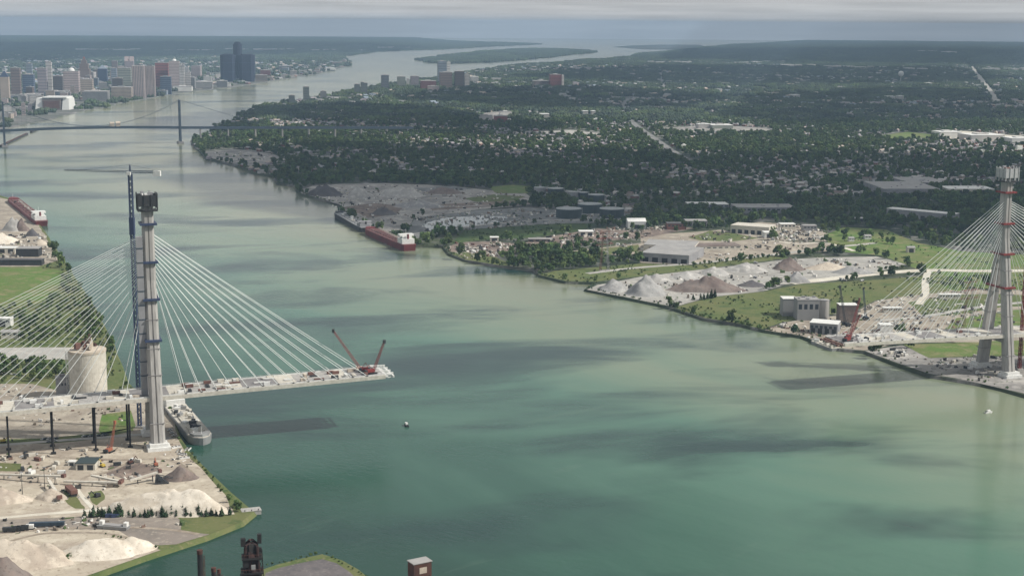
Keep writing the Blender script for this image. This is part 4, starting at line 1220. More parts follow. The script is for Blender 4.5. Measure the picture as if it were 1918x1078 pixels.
# ------------------------------------------------------------------ conveyors and yard machines
def conveyor(label, p0, p1, h0, h1, w=2.4, group='belt conveyors on the sand yard'):
    a = gp(*p0); b2 = gp(*p1)
    d = b2 - a
    L = d.length
    root = thing('belt_conveyor', label, 'conveyor', (a.x, a.y, 3.07), math.atan2(d.y, d.x), group)
    mb = MB()
    mb.add([(0, -w / 2, h0), (L, -w / 2, h1), (L, w / 2, h1), (0, w / 2, h0), (0, -w / 2, h0 + 1.3), (L, -w / 2, h1 + 1.3), (L, w / 2, h1 + 1.3), (0, w / 2, h0 + 1.3)],
           [(3, 2, 1, 0), (4, 5, 6, 7), (0, 1, 5, 4), (1, 2, 6, 5), (2, 3, 7, 6), (3, 0, 4, 7)])
    mb.build('gallery', C['offwhite'], root)
    n = max(2, int(L / 14))
    for i in range(n):
        t = (i + 0.5) / n
        z = h0 + (h1 - h0) * t
        MB().tube((L * t, -w / 2, -0.5), (L * t, -w * 0.2, z), 0.22, n=4).tube((L * t, w / 2, -0.5), (L * t, w * 0.2, z), 0.22, n=4).build('trestle', C['dark_steel'], root)
    MB().box((L, 0, h1 + 1.2), (2.6, w + 1.2, 2.6)).build('head_drum', C['rust_light'], root)
conveyor('long belt conveyor crossing the sand yard from the road verge to the conveyor hub', (-40, 893), (120, 907), 2, 6)
conveyor('pale belt conveyor between the conveyor hub and the brown sand', (172, 903), (228, 910), 5, 3)
conveyor('pale belt conveyor ending at the dark stacker by the white sand heap', (244, 908), (300, 900), 3, 7)
conveyor('thin belt conveyor running beside the pale one towards the hub', (120, 907), (226, 912), 2, 3)
conveyor('short belt conveyor above the low reddish sand heap', (92, 912), (112, 938), 5, 2)
g = gp(302, 905)
root = thing('stacker', 'dark triangular stacker at the end of the pale conveyor by the white sand heap', 'stacker', (g.x, g.y, 3.1), 0.2)
MB().add([(-5, -2, 0), (6, -2, 0), (6, 2, 0), (-5, 2, 0), (-4, -1, 7.5), (-2.5, -1, 7.5), (-2.5, 1, 7.5), (-4, 1, 7.5)], [(3, 2, 1, 0), (4, 5, 6, 7), (0, 1, 5, 4), (1, 2, 6, 5), (2, 3, 7, 6), (3, 0, 4, 7)]).build('frame', C['dark_steel'], root)
MB().lattice((-3, 0, 7), (9, 0, 4), 1.2, 4, 0.14).build('boom', C['dark_steel'], root)
MB().bb(-2, 1, -2.4, -0.8, 3, 5.5).build('cab', C['glass'], root)
g = gp(134, 925)
root = thing('screening_plant', 'rusty brown screening plant beside the chalk spur', 'plant', (g.x, g.y, 3.1), -1.0)
MB().bb(-8, 8, -2.6, 2.6, 2.2, 5.2).build('screen_box', C['rust_light'], root)
for x in (-7, -2, 3, 7):
    MB().bb(x - 0.3, x + 0.3, -2.4, 2.4, -0.5, 2.2).build('leg', C['dark_steel'], root)
MB().add([(-12, -1, 0.5), (-8, -1, 4.2), (-8, 1, 4.2), (-12, 1, 0.5), (-12, -1, 1.3), (-8, -1, 5), (-8, 1, 5), (-12, 1, 1.3)], [(3, 2, 1, 0), (4, 5, 6, 7), (0, 1, 5, 4), (1, 2, 6, 5), (2, 3, 7, 6), (3, 0, 4, 7)]).build('feed_chute', C['rust'], root)
for x, y, lb in ((42, 925, 'thin dark lighting mast on the sand yard beside the conveyors'), (84, 915, 'thin dark lighting mast beside the short conveyor')):
    g = gp(x, y)
    root = thing('light_mast', lb, 'mast', (g.x, g.y, 3.1))
    MB().tube((0, 0, -0.3), (0, 0, 17), 0.3, 0.16, n=6).build('pole', C['dark_steel'], root)
    MB().box((0, 0, 17.2), (2.6, 0.6, 0.5)).build('lamp_head', C['grey_sheet'], root)

def excavator(px, py, rz, label, m):
    g = gp(px, py)
    root = thing('excavator', label, 'excavator', (g.x, g.y, 3.12), rz)
    for s in (-1, 1):
        MB().bb(-2.2, 2.2, s * 1.3 - 0.35, s * 1.3 + 0.35, 0, 1.0).build('track', C['rubber'], root)
    MB().bb(-2.3, 1.6, -1.4, 1.4, 1.05, 2.6).build('body', m, root)
    MB().bb(0.2, 1.7, 0.3, 1.4, 2.6, 3.7).build('cab', C['glass'], root)
    MB().tube((1.4, -0.4, 2.0), (4.6, -0.4, 5.6), 0.45, 0.35, n=5).build('boom', m, root)
    MB().tube((4.6, -0.4, 5.6), (7.2, -0.4, 2.2), 0.35, 0.25, n=5).build('stick', m, root)
    MB().box((7.3, -0.4, 1.4), (1.4, 1.3, 1.3)).build('bucket', C['dark_steel'], root)
excavator(6, 828, 0.4, 'yellow excavator with raised arm on the road verge by the piers', C['yellow_steel'])
excavator(192, 874, 2.4, 'yellow excavator beside the green roofed workshop', C['yellow_steel'])
excavator(245, 868, 0.9, 'dark loader excavator on the brown sand near the tower footing', C['rust'])
excavator(292, 872, 2.0, 'pinkish red excavator on the sand between tower footing and brown heap', C['orange_steel'])
excavator(182, 930, 4.0, 'dark excavator on the grass patch below the screening plant', C['dark_steel'])
excavator(1530, 500, 1.0, 'dark excavator beside the grey tower of the stockpile yard', C['dark_steel'])
excavator(1345, 512, 0.0, 'small dark excavator between the pale gravel cones', C['dark_steel'])

# cars, vans, containers: prototypes and copies
def make_car(m, label, group):
    root = thing('parked_car', label, 'car', (0, 0, 0), 0, group)
    MB().bb(-2.25, 2.25, -0.9, 0.9, 0.35, 0.95).build('body', m, root)
    MB().box((-0.2, 0, 1.22), (2.6, 1.6, 0.54), taper=0.82).build('cabin', C['glass'], root)
    MB().bb(-1.1, 0.75, -0.62, 0.62, 1.5, 1.55).build('roof', m, root)
    for x in (-1.4, 1.4):
        for y in (-0.85, 0.85):
            MB().tube((x, y - 0.1, 0.34), (x, y + 0.1, 0.34), 0.34, n=8).build('wheel', C['rubber'], root)
    return root
def make_container(m, label, group, L=6.1):
    root = thing('shipping_container', label, 'container', (0, 0, 0), 0, group)
    MB().bb(-L / 2, L / 2, -1.2, 1.2, 0.02, 2.6).build('box', m, root)
    for s in (-1, 1):
        MB().bb(L / 2 + 0.003, L / 2 + 0.08, s * 0.6 - 0.55, s * 0.6 + 0.55, 0.2, 2.45).build('door', C['grey_sheet'], root)
    for s in (-1, 1):
        for q in (-1, 1):
            MB().box((q * (L / 2 - 0.1), s * 1.2, 1.3), (0.22, 0.1, 2.66)).build('corner_post', C['dark_steel'], root)
    return root
def make_truck(m, label, group):
    root = thing('dump_truck', label, 'truck', (0, 0, 0), 0, group)
    MB().bb(1.6, 3.6, -1.2, 1.2, 0.9, 3.0).build('cab', m, root)
    MB().bb(3.601, 3.66, -1.0, 1.0, 1.9, 2.7).build('windscreen', C['glass'], root)
    MB().prism([(-4, -1.25), (1.3, -1.25), (1.3, 1.25), (-4, 1.25)], 1.1, 2.8, [(-4.3, -1.4), (1.4, -1.4), (1.4, 1.4), (-4.3, 1.4)]).build('tipper_body', C['grey_sheet'], root)
    MB().bb(-4, 3.5, -0.6, 0.6, 0.6, 0.9).build('chassis', C['dark_steel'], root)
    for x in (-3.2, -2.0, 2.6):
        for y in (-1.05, 1.05):
            MB().tube((x, y - 0.2, 0.55), (x, y + 0.2, 0.55), 0.55, n=8).build('wheel', C['rubber'], root)
    return root
PROTO = {}
def place(key, maker, pos, rz, label=None, group=None):
    if key not in PROTO:
        PROTO[key] = o = maker()
    else:
        o = copy_tree(PROTO[key])
    o.location = pos
    o.rotation_euler = (0, 0, rz)
    if label: o['label'] = label
    if group: o['group'] = group
    return o
carp = {'white': C['white'], 'dark': C['dark_steel'], 'grey': C['hull_grey'], 'red': C['red_steel']}
def cars(spots, colours, label, group, jit=0.15):
    for i, (x, y, rz) in enumerate(spots):
        c = colours[i % len(colours)]
        g = gp(x, y)
        lb = label.replace('#', c)
        place('car' + c, lambda: make_car(carp[c], '', ''), (g.x, g.y, 3.20), rz + random.uniform(-jit, jit), lb, group + ' ' + c)
cars([(80 + 5.2 * i, 823 - 0.25 * i, 1.4) for i in range(6)] + [(102, 826, 0.1), (92, 828, 0.1)], ['white', 'dark', 'white', 'grey'], '# car parked in the row below the deck beside the green verge', 'cars parked below the bridge')
cars([(157 + 6.0 * i, 818 - 0.4 * i, 1.0) for i in range(8)], ['white', 'dark', 'grey', 'dark'], '# car parked along the foot of the silo lawn', 'cars along the silo lawn')
cars([(42, 856, 0.2), (50, 853, 0.9), (66, 852, 0.4), (48, 848, 1.2)], ['white', 'dark'], '# car on the shaded ground under the deck by the pier foot', 'cars under the deck')
cars([(318 + 4 * i, 806 + 5 * i, 0.9) for i in range(3)], ['white'], '# car on the quay between the tower foot and the grey ship', 'cars on the quay')
cars([(0 + 9 * i, 700 + 0.6 * i, 0.2) for i in range(5)], ['white', 'grey'], '# car beside the bushes above the silo yard road', 'cars near the wood')
sp2 = [(random.uniform(1640, 1800), random.uniform(576, 612), random.uniform(0, 3.1)) for _ in range(34)]
cars(sp2, ['white', 'grey', 'dark', 'white'], '# car on the construction yard behind the far deck', 'cars on the construction yard')
sp3 = [(random.uniform(1455, 1540), random.uniform(424, 448), random.uniform(0, 3.1)) for _ in range(30)]
cars(sp3, ['white', 'grey', 'dark'], '# car on the builders yard beside the cream halls', 'cars on the builders yard')
sp4 = [(random.uniform(880, 990), random.uniform(398, 420), random.uniform(0, 3.1)) for _ in range(24)]
cars(sp4, ['white', 'dark', 'grey'], '# vehicle standing on the slate depot yard before the tanks', 'vehicles on the slate yard')
sp5 = [(random.uniform(1740, 1900), random.uniform(668, 690), random.uniform(0, 3.1)) for _ in range(18)]
cars(sp5, ['white', 'dark', 'grey'], '# vehicle on the shore beside the footing of the tower with red platforms', 'vehicles by the far footing')

# materials and containers on the decks
rd = random.Random(21)
dk = {'white': C['white'], 'rust': C['rust_light'], 'red': C['red_steel'], 'dark': C['dark_steel'], 'cream': C['offwhite'], 'blue': C['blue_steel'], 'orange': C['orange_steel'], 'sandy': C['sand']}
for i in range(58):
    t = rd.uniform(-230, 186); y = rd.choice([-1, 1]) * rd.uniform(3, 14.5)
    if abs(t) < 12:
        continue
    c = rd.choice(['white', 'white', 'cream', 'rust', 'dark', 'dark', 'cream', 'rust', 'sandy'])
    side = 'over the river' if t > 0 else 'over the silo yard'
    place('cont' + c, lambda: make_container(dk[c], '', ''), on_left(t, y, 0.02), AXROT + rd.choice([0, 0, 1.57, 0.1]), '%s container on the deck of the blue platform bridge, %s' % (c, side), 'deck containers %s %s' % (c, side))
for i in range(34):
    t = rd.uniform(-150, 170); y = rd.choice([-1, 1]) * rd.uniform(3, 14.5)
    if abs(t) < 12:
        continue
    c = rd.choice(['white', 'cream', 'rust', 'dark', 'white'])
    side = 'over the shore and river' if t > 0 else 'over the far bank lawn'
    place('cont' + c, lambda: make_container(dk[c], '', ''), on_right(t, y, 0.02), AXROT + rd.choice([0, 0, 1.57, 0.1]), '%s container on the deck of the red platform bridge, %s' % (c, side), 'far deck containers %s %s' % (c, side))
def rebar_stack(pos, rz, label, group, m, L=9):
    o = thing('material_stack', label, 'stack', pos, rz, group)
    for k in range(3):
        MB().bb(-L / 2, L / 2, -1.6 + 1.1 * k, -0.7 + 1.1 * k, 0.25, 1.0 + 0.25 * (k % 2)).build('bundle', m, o)
    for x in (-L * 0.35, L * 0.35):
        MB().bb(x - 0.15, x + 0.15, -1.8, 1.8, 0, 0.24).build('bearer', C['rust'], o)
    return o
for i in range(26):
    t = rd.uniform(20, 192) if i % 3 else rd.uniform(-200, -20)
    m_, nm = rd.choice([(C['rust_light'], 'rusty'), (C['offwhite'], 'pale timber'), (C['dark_steel'], 'dark steel'), (C['white'], 'white')])
    side = 'over the river' if t > 0 else 'over the silo yard'
    rebar_stack(on_left(t, rd.choice([-1, 1]) * rd.uniform(2, 13), 0.02), AXROT + rd.choice([0, 1.57]), '%s stack on the deck of the blue platform bridge, %s' % (nm, side), 'stacks %s %s' % (nm, side), m_, rd.uniform(5, 11))

# containers and trucks on the yards
YARD = [(1575, 1620, 622, 640, 14, 'on the shore works under the red cranes', ['rust', 'red', 'cream', 'white']), (1640, 1740, 602, 632, 16, 'on the construction yard below the far deck', ['white', 'cream', 'dark', 'rust']),
        (1760, 1870, 668, 700, 12, 'on the shore by the inclined far legs', ['cream', 'rust', 'white', 'dark']), (1640, 1700, 655, 672, 7, 'on the quay before the green lawn', ['white', 'dark', 'cream']),
        (850, 985, 455, 478, 26, 'on the wharf scrap yard by the river', ['rust', 'sandy', 'cream', 'white']), (1020, 1200, 430, 462, 26, 'on the inland scrap yard', ['rust', 'dark', 'cream', 'white']),
        (1440, 1545, 424, 450, 28, 'on the builders yard beside the cream halls', ['cream', 'white', 'white', 'dark']), (640, 900, 352, 400, 22, 'on the aggregate yard', ['white', 'dark', 'cream']),
        (20, 300, 852, 888, 13, 'on the tower sand yard', ['cream', 'white', 'rust', 'dark', 'cream']), (0, 120, 745, 765, 9, 'in the silo yard behind the deck', ['cream', 'dark', 'white']),
        (10, 90, 440, 480, 14, 'on the ore terminal', ['dark', 'white', 'cream']), (380, 530, 284, 305, 8, 'on the sandy point by the far bridge', ['white', 'cream']),
        (500, 880, 232, 243, 20, 'on the plaza of the old bridge', ['cream', 'white', 'sandy'])]
for x0, x1, y0, y1, n_, where, cs in YARD:
    for i in range(n_):
        c = rd.choice(cs)
        g = gp(rd.uniform(x0, x1), rd.uniform(y0, y1))
        if any((g.x - a) ** 2 + (g.y - b2) ** 2 < (r_ * 0.8) ** 2 for a, b2, r_ in MOUNDS + FOOT):
            continue
        place('cont' + c, lambda: make_container(dk[c], '', ''), (g.x, g.y, 3.22), rd.uniform(0, 3.1), '%s container %s' % (c, where), 'containers %s %s' % (where, c))
for i in range(14):
    g = gp(rd.uniform(1300, 1640), rd.uniform(484, 500) if i % 2 else rd.uniform(520, 528))
    if any((g.x - a) ** 2 + (g.y - b2) ** 2 < (r_ * 0.8) ** 2 for a, b2, r_ in MOUNDS):
        continue
    place('truck', lambda: make_truck(C['white'], '', ''), (g.x, g.y, 3.22), rd.uniform(0, 6), 'white cabbed dump truck among the gravel heaps', 'dump trucks in the stockpile yard')

# wagons, barges and blue tarps in the slip yard
for i, (x, y, L, m_, lb) in enumerate([(18, 996, 9, 'dark_steel', 'short black wagon standing by itself on the slip track'), (30, 994.5, 5, 'dark_steel', 'first short black hopper wagon of three'), (39, 993.5, 5, 'dark_steel', 'middle short black hopper wagon of three'), (47, 992.5, 5, 'dark_steel', 'third short black hopper wagon next to the white tank wagon'),
                                       (56, 991, 5, 'white', 'white tank wagon between hopper wagons and the long dark wagon'), (88, 986, 24, 'slate_steel', 'long dark blue wagon on the slip track')]):
    g = gp(x, y)
    o = thing('rail_wagon', lb, 'wagon', (g.x, g.y, 3.15), 0.12, 'wagons in the slip yard')
    MB().prism([(-L / 2, -1.3), (L / 2, -1.3), (L / 2, 1.3), (-L / 2, 1.3)], 1.0, 3.6, [(-L / 2 - 0.2, -1.5), (L / 2 + 0.2, -1.5), (L / 2 + 0.2, 1.5), (-L / 2 - 0.2, 1.5)]).build('body', C[m_], o)
    for xx in (-L * 0.32, L * 0.32):
        MB().bb(xx - 1.0, xx + 1.0, -1.0, 1.0, 0.0, 0.95).build('bogie', C['rubber'], o)
g = gp(213, 989)
o = thing('flat_barge', 'grey flat barge hull with white boxes at both ends, lying on the slip yard', 'barge', (g.x, g.y, 3.15), -0.22)
MB().prism([(-11, -3), (11, -3), (11, 3), (-11, 3)], 0, 2.4, [(-11.6, -3.3), (11.6, -3.3), (11.6, 3.3), (-11.6, 3.3)]).build('hull', C['hull_grey'], o)
for x in (-9, 9.6):
    MB().bb(x - 1.4, x + 1.4, -1.8, 1.8, 2.41, 5.2).build('end_box', C['white'], o)
MB().bb(-7, 7, -2.4, 2.4, 2.41, 2.9).build('deck', C['grey_roof'], o)
for k, (x, y) in enumerate(((205, 968), (216, 968), (224, 966))):
    g = gp(x, y)
    place('contblue', lambda: make_container(C['blue_steel'], '', '', 6.1), (g.x, g.y, 3.16), 0.15 + 0.1 * k, 'bright blue container beside the conifer row', 'blue containers by the conifers')
g = gp(470, 961, 0)
o = thing('pier_head', 'pale concrete pier head at the point of the grassy quay', 'pier', (g.x, g.y, 0), 0.35)
MB().bb(-7, 7, -4, 4, -2, 2.9).build('block', C['concrete'], o)
MB().bb(-7.3, 7.3, -4.3, 4.3, 2.903, 3.3).build('cap', C['concrete'], o)
for x in (-5, 0, 5):
    MB().tube((x, -3.6, 3.3), (x, -3.6, 4.3), 0.35, n=8).build('bollard', C['dark_steel'], o)
# jumbled quay fenders by the tower foot
for i, (x, y) in enumerate([(330, 838), (336, 845), (341, 851), (346, 858), (352, 842)]):
    g = gp(x, y)
    o = thing('pontoon_frame', 'white steel pontoon frame on the quay at the foot of the tower with blue platforms', 'frame', (g.x, g.y, 3.15), 0.6 + i, 'pontoon frames on the quay')
    for s in (-1, 1):
        MB().bb(-4, 4, s * 1.4 - 0.3, s * 1.4 + 0.3, 0, 1.2).build('float', C['white'], o)
    for x2 in (-3, 0, 3):
        MB().bb(x2 - 0.2, x2 + 0.2, -1.6, 1.6, 1.203, 1.6).build('cross_bar', C['dark_steel'], o)

# ------------------------------------------------------------------ steel mill at the foot of the picture
def stack_at(px, ytop, dist, r, label, z0=3.0, name='chimney_stack'):
    d = ray(px, ytop); t = dist / d.y
    x, y, zt = d.x * t, d.y * t, CAMH + d.z * t
    o = thing(name, label, 'chimney', (x, y, z0))
    MB().tube((0, 0, -1), (0, 0, zt - z0), r * 1.25, r, n=16).build('shaft', C['black'], o)
    MB().lathe([(r * 1.15, zt - z0 - 2.0), (r * 1.15, zt - z0 + 0.3), (r * 0.8, zt - z0 + 0.3)], n=16).build('crown', C['rust'], o)
    MB().lattice((r + 0.8, 0, 0), (r + 0.8, 0, zt - z0 - 3), 0.8, 8, 0.08).build('ladder', C['rust'], o)
zp = zug_out
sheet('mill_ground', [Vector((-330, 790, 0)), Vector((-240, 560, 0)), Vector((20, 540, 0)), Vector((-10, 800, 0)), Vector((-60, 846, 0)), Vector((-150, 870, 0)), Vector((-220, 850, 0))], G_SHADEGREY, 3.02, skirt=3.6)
stack_at(374, 1030, 800, 1.45, 'thin black chimney stack standing alone beside the rusty furnace')
stack_at(400, 1063, 790, 1.25, 'short black chimney stack, first of a close pair')
stack_at(410, 1066, 800, 0.95, 'thinner black chimney stack, second of a close pair')
def bf():
    d = ray(470, 1003); dist = 760; t = dist / d.y
    x, y, zt = d.x * t, d.y * t, CAMH + d.z * t
    Hh = zt - 3
    o = thing('blast_furnace', 'rusty black blast furnace head with pipes and platforms at the water edge', 'furnace', (x, y, 3.0), 0.2)
    MB().lathe([(7.5, -1), (7.5, Hh - 46), (5.4, Hh - 28), (3.6, Hh - 18), (3.2, Hh - 11), (2.2, Hh - 9)], n=20).build('stack', C['furnace'], o)
    for s in (-1, 1):
        for k in (-1, 1):
            MB().tube((s * 4.2, k * 2.6, Hh - 26), (s * 3.0, k * 2.0, Hh - 5), 0.85, n=8).tube((s * 3.0, k * 2.0, Hh - 5), (0.4 * s, 0, Hh - 3 + k), 0.75, n=8).build('uptake_pipe', C['furnace'], o)
    MB().bb(-5.2, 5.2, -4.6, 4.6, Hh - 12, Hh - 11.2).bb(-5.8, 5.8, -5, 5, Hh - 20, Hh - 19.2).bb(-6.6, 6.6, -6, 6, Hh - 29, Hh - 28.2).build('platform', C['black'], o)
    for z, w in ((Hh - 10, 5.2), (Hh - 18, 5.8), (Hh - 27, 6.6)):
        r_ = MB()
        for k in range(9):
            a = -w + 2 * w * k / 8
            r_.box((a, -w * 0.88, z), (0.14, 0.14, 1.8)).box((w, a * 0.86, z), (0.14, 0.14, 1.8))
        r_.tube((-w, -w * 0.88, z + 0.9), (w, -w * 0.88, z + 0.9), 0.12, n=4).build('handrail', C['rust'], o)
    MB().box((-4.2, 0, Hh - 3.2), (2.6, 2.6, 4.2)).box((4.4, 0, Hh - 1.6), (2.2, 2.4, 5.0)).box((4.6, -1, Hh - 7.5), (1.6, 2, 2.4)).build('bleeder_valve', C['black'], o)
    MB().box((0.8, -4.7, Hh - 16), (2.2, 0.8, 2.8)).build('control_cabin', C['hull_grey'], o)
    MB().lattice((7.2, 2, -1), (4.6, 0, Hh - 8), 3.0, 14, 0.22, 2.0).build('skip_bridge', C['black'], o)
    MB().tube((-6, 3, Hh - 24), (-13, 6, Hh - 44), 1.5, n=10).build('downcomer', C['furnace'], o)
    for a in range(6):
        th = a * math.pi / 3 + 0.3
        MB().box((7.0 * math.cos(th), 7.0 * math.sin(th), (Hh - 30) / 2), (0.9, 0.9, Hh - 30)).build('column', C['black'], o)
    for k, (xx, yy, zz, ww, dd, hh2) in enumerate([(-3.2, -3, -14, 3.2, 2, 4.5), (3.4, 2, -23, 3.4, 3, 6), (-4.6, 1, -24, 2.6, 3, 5), (1.6, -3.6, -25, 4, 1.6, 4), (0, 0, -6.5, 4.4, 4.4, 5), (-1.2, -2.2, -9.5, 2, 1.8, 3.0)]):
        MB().box((xx, yy, Hh + zz), (ww, dd, hh2), rz=0.1 * k).build('plant_box', C['furnace'] if k % 2 else C['black'], o)
    for k in range(7):
        a = k * 0.9
        MB().tube((6 * math.cos(a), 5 * math.sin(a), Hh - 30), (3.4 * math.cos(a + .5), 3 * math.sin(a + .5), Hh - 9 - k % 3), 0.35, n=5).build('pipe', C['black'] if k % 2 else C['furnace'], o)
bf()
def unloader():
    d = ray(786, 1050); dist = 790; t = dist / d.y
    x, y, zt = d.x * t, d.y * t, CAMH + d.z * t
    Hh = zt - 3
    o = thing('ore_unloader', 'rusty box shaped unloader house with a pale roof on dark legs', 'crane', (x, y, 3.0), 0.55)
    MB().bb(-5.6, 5.6, -3.6, 3.6, Hh - 8, Hh).build('machinery_house', C['rust'], o)
    MB().bb(-6.0, 6.0, -4.0, 4.0, Hh + 0.003, Hh + 0.5).build('roof', C['grey_roof'], o)
    MB().bb(-2, 2.6, -3.72, -3.6, Hh - 6, Hh - 2.5).build('window', C['sand'], o)
    for s in (-1, 1):
        for k in (-1, 1):
            MB().tube((s * 8, k * 6, -1), (s * 5, k * 3, Hh - 8), 0.7, n=6).build('leg', C['rust'], o)
    MB().lattice((0, 0, Hh - 10), (16, -24, Hh - 12), 2.6, 10, 0.2).build('boom', C['black'], o)
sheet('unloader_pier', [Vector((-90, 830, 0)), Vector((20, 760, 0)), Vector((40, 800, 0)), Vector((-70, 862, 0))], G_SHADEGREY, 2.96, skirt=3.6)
unloader()

# ------------------------------------------------------------------ far city towers
def tower(name, label, x0, x1, yb, yt, m, kind='flat', depth=None, cat='tower block', group=None, trim='pale', roofm=None, rz=0.15):
    for _ in range(30):                     # keep the foot on dry land
        a, b2 = gp(x0, yb), gp(x1, yb)
        q0 = np.array([[a.x, a.y - 12], [b2.x, b2.y - 12]])
        if (inside(q0, detroit_dry) | inside(q0, windsor_dry)).all():
            break
        yb -= 0.7; yt -= 0.35
    a, b2 = gp(x0, yb), gp(x1, yb)
    w = (b2 - a).length
    mid = (a + b2) / 2
    d = depth or w * 0.85
    h = max(6.0, top_z(Vector((mid.x, mid.y, 3)), yt) - 3)
    root = thing(name, label, cat, (mid.x, mid.y + d / 2, 3.1), rz, group)
    x, y = w / 2 * 0.94, d / 2
    M = WM[m]; Tm = WM[trim]
    rf = roofm or C['grey_roof']
    if kind == 'flat':
        MB().bb(-x, x, -y, y, -1, h).build('wall', M, root)
        MB().bb(-x - 0.6, x + 0.6, -y - 0.6, y + 0.6, h + 0.01, h + 1.6).build('roof', rf, root)
        MB().bb(-x * 0.4, x * 0.3, -y * 0.4, y * 0.4, h + 1.62, h + 5).build('penthouse', Tm, root)
    elif kind == 'piers':
        MB().bb(-x, x, -y, y, -1, h).build('wall', WM['dkgrey'], root)
        n_ = 7
        for k in range(n_):
            xx = -x + 2 * x * (k + 0.5) / n_
            for s in (-1, 1):
                MB().bb(xx - x * 0.085, xx + x * 0.085, s * y - 0.9, s * y + 0.9, -1, h + 0.5).build('pier', M, root)
        for s in (-1, 1):
            for k in range(5):
                yy = -y + 2 * y * (k + 0.5) / 5
                MB().bb(s * x - 0.9, s * x + 0.9, yy - y * 0.12, yy + y * 0.12, -1, h + 0.5).build('pier', M, root)
        MB().bb(-x - 1, x + 1, -y - 1, y + 1, h + 0.51, h + 3).build('roof', Tm, root)
        MB().bb(-x * 0.5, x * 0.5, -y * 0.5, y * 0.5, h + 3.01, h + 8).build('penthouse', WM['dkgrey'], root)
    elif kind == 'step':
        z = -1.0
        for k, (q, hh_) in enumerate(((1.0, 0.62), (0.74, 0.82), (0.48, 0.93), (0.26, 1.0))):
            MB().bb(-x * q, x * q, -y * q, y * q, z, h * hh_).build('tier', M, root)
            z = h * hh_ + 0.02
        MB().bb(-x * 0.14, x * 0.14, -y * 0.14, y * 0.14, h + 0.03, h * 1.06).build('crown', C['orange_steel'] if trim == 'red' else Tm, root)
        MB().tube((0, 0, h * 1.06), (0, 0, h * 1.16), 0.8, 0.2, n=5).build('spire', C['grey_sheet'], root)
    elif kind == 'spire2':
        MB().bb(-x, x, -y, y, -1, h * 0.84).build('wall', M, root)
        for s in (-1, 1):
            for k in (-1, 1):
                MB().gable(s * x * 0.55 - x * 0.42, s * x * 0.55 + x * 0.42, k * y * 0.55 - y * 0.42, k * y * 0.55 + y * 0.42, h * 0.84 + 0.02, h, 0.2).build('gabled_crown', Tm, root)
        MB().bb(-x * 0.3, x * 0.3, -y * 0.3, y * 0.3, h * 0.84 + 0.03, h * 0.9).build('roof', rf, root)
    elif kind == 'peak':
        MB().bb(-x, x, -y, y, -1, h * 0.8).build('wall', M, root)
        MB().prism([(-x, -y), (x, -y), (x, y), (-x, y)], h * 0.8 + 0.02, h, [(-x * 0.08, -y * 0.08), (x * 0.08, -y * 0.08), (x * 0.08, y * 0.08), (-x * 0.08, y * 0.08)]).build('roof', Tm, root)
    elif kind == 'dome':
        MB().bb(-x, x, -y, y, -1, h).build('wall', M, root)
        MB().bb(-x - 0.5, x + 0.5, -y - 0.5, y + 0.5, h + 0.01, h + 1.2).build('roof', rf, root)
        r_ = min(x, y) * 0.5
        MB().lathe([(r_, 0)] + [(r_ * math.cos(t * 0.26), r_ * math.sin(t * 0.26)) for t in range(1, 6)], c=(0, 0, h + 1.21), n=16).build('dome', C['white'], root)
    elif kind == 'split':
        MB().bb(-x, -0.05 * x, -y, y, -1, h).build('wall', M, root)
        MB().bb(0.05 * x, x, -y, y, -1, h * 0.93).build('wall', M, root)
        MB().bb(-0.05 * x + 0.02, 0.05 * x - 0.02, -y * 0.9, y * 0.9, -1, h * 0.95).build('core', WM['dkgrey'], root)
        MB().bb(-x - 0.5, -0.04 * x, -y - 0.5, y + 0.5, h + 0.01, h + 1.8).build('roof', rf, root)
        MB().bb(0.04 * x, x + 0.5, -y - 0.5, y + 0.5, h * 0.93 + 0.01, h * 0.93 + 1.8).build('roof', rf, root)
    if h > 30 and kind in ('flat', 'dome', 'split'):
        for k in range(1, 9):           # glass storeys between the wall bands
            z = h * k / 9
            MB().bb(-x - 0.25, x + 0.25, -y - 0.25, y + 0.25, z, z + 1.5).build('window_band', C['glass'] if m not in ('navy', 'glass') else WM['bluegrey'], root)
    FOOT.append((mid.x, mid.y + d / 2, max(x, y) * 1.1))
    return root

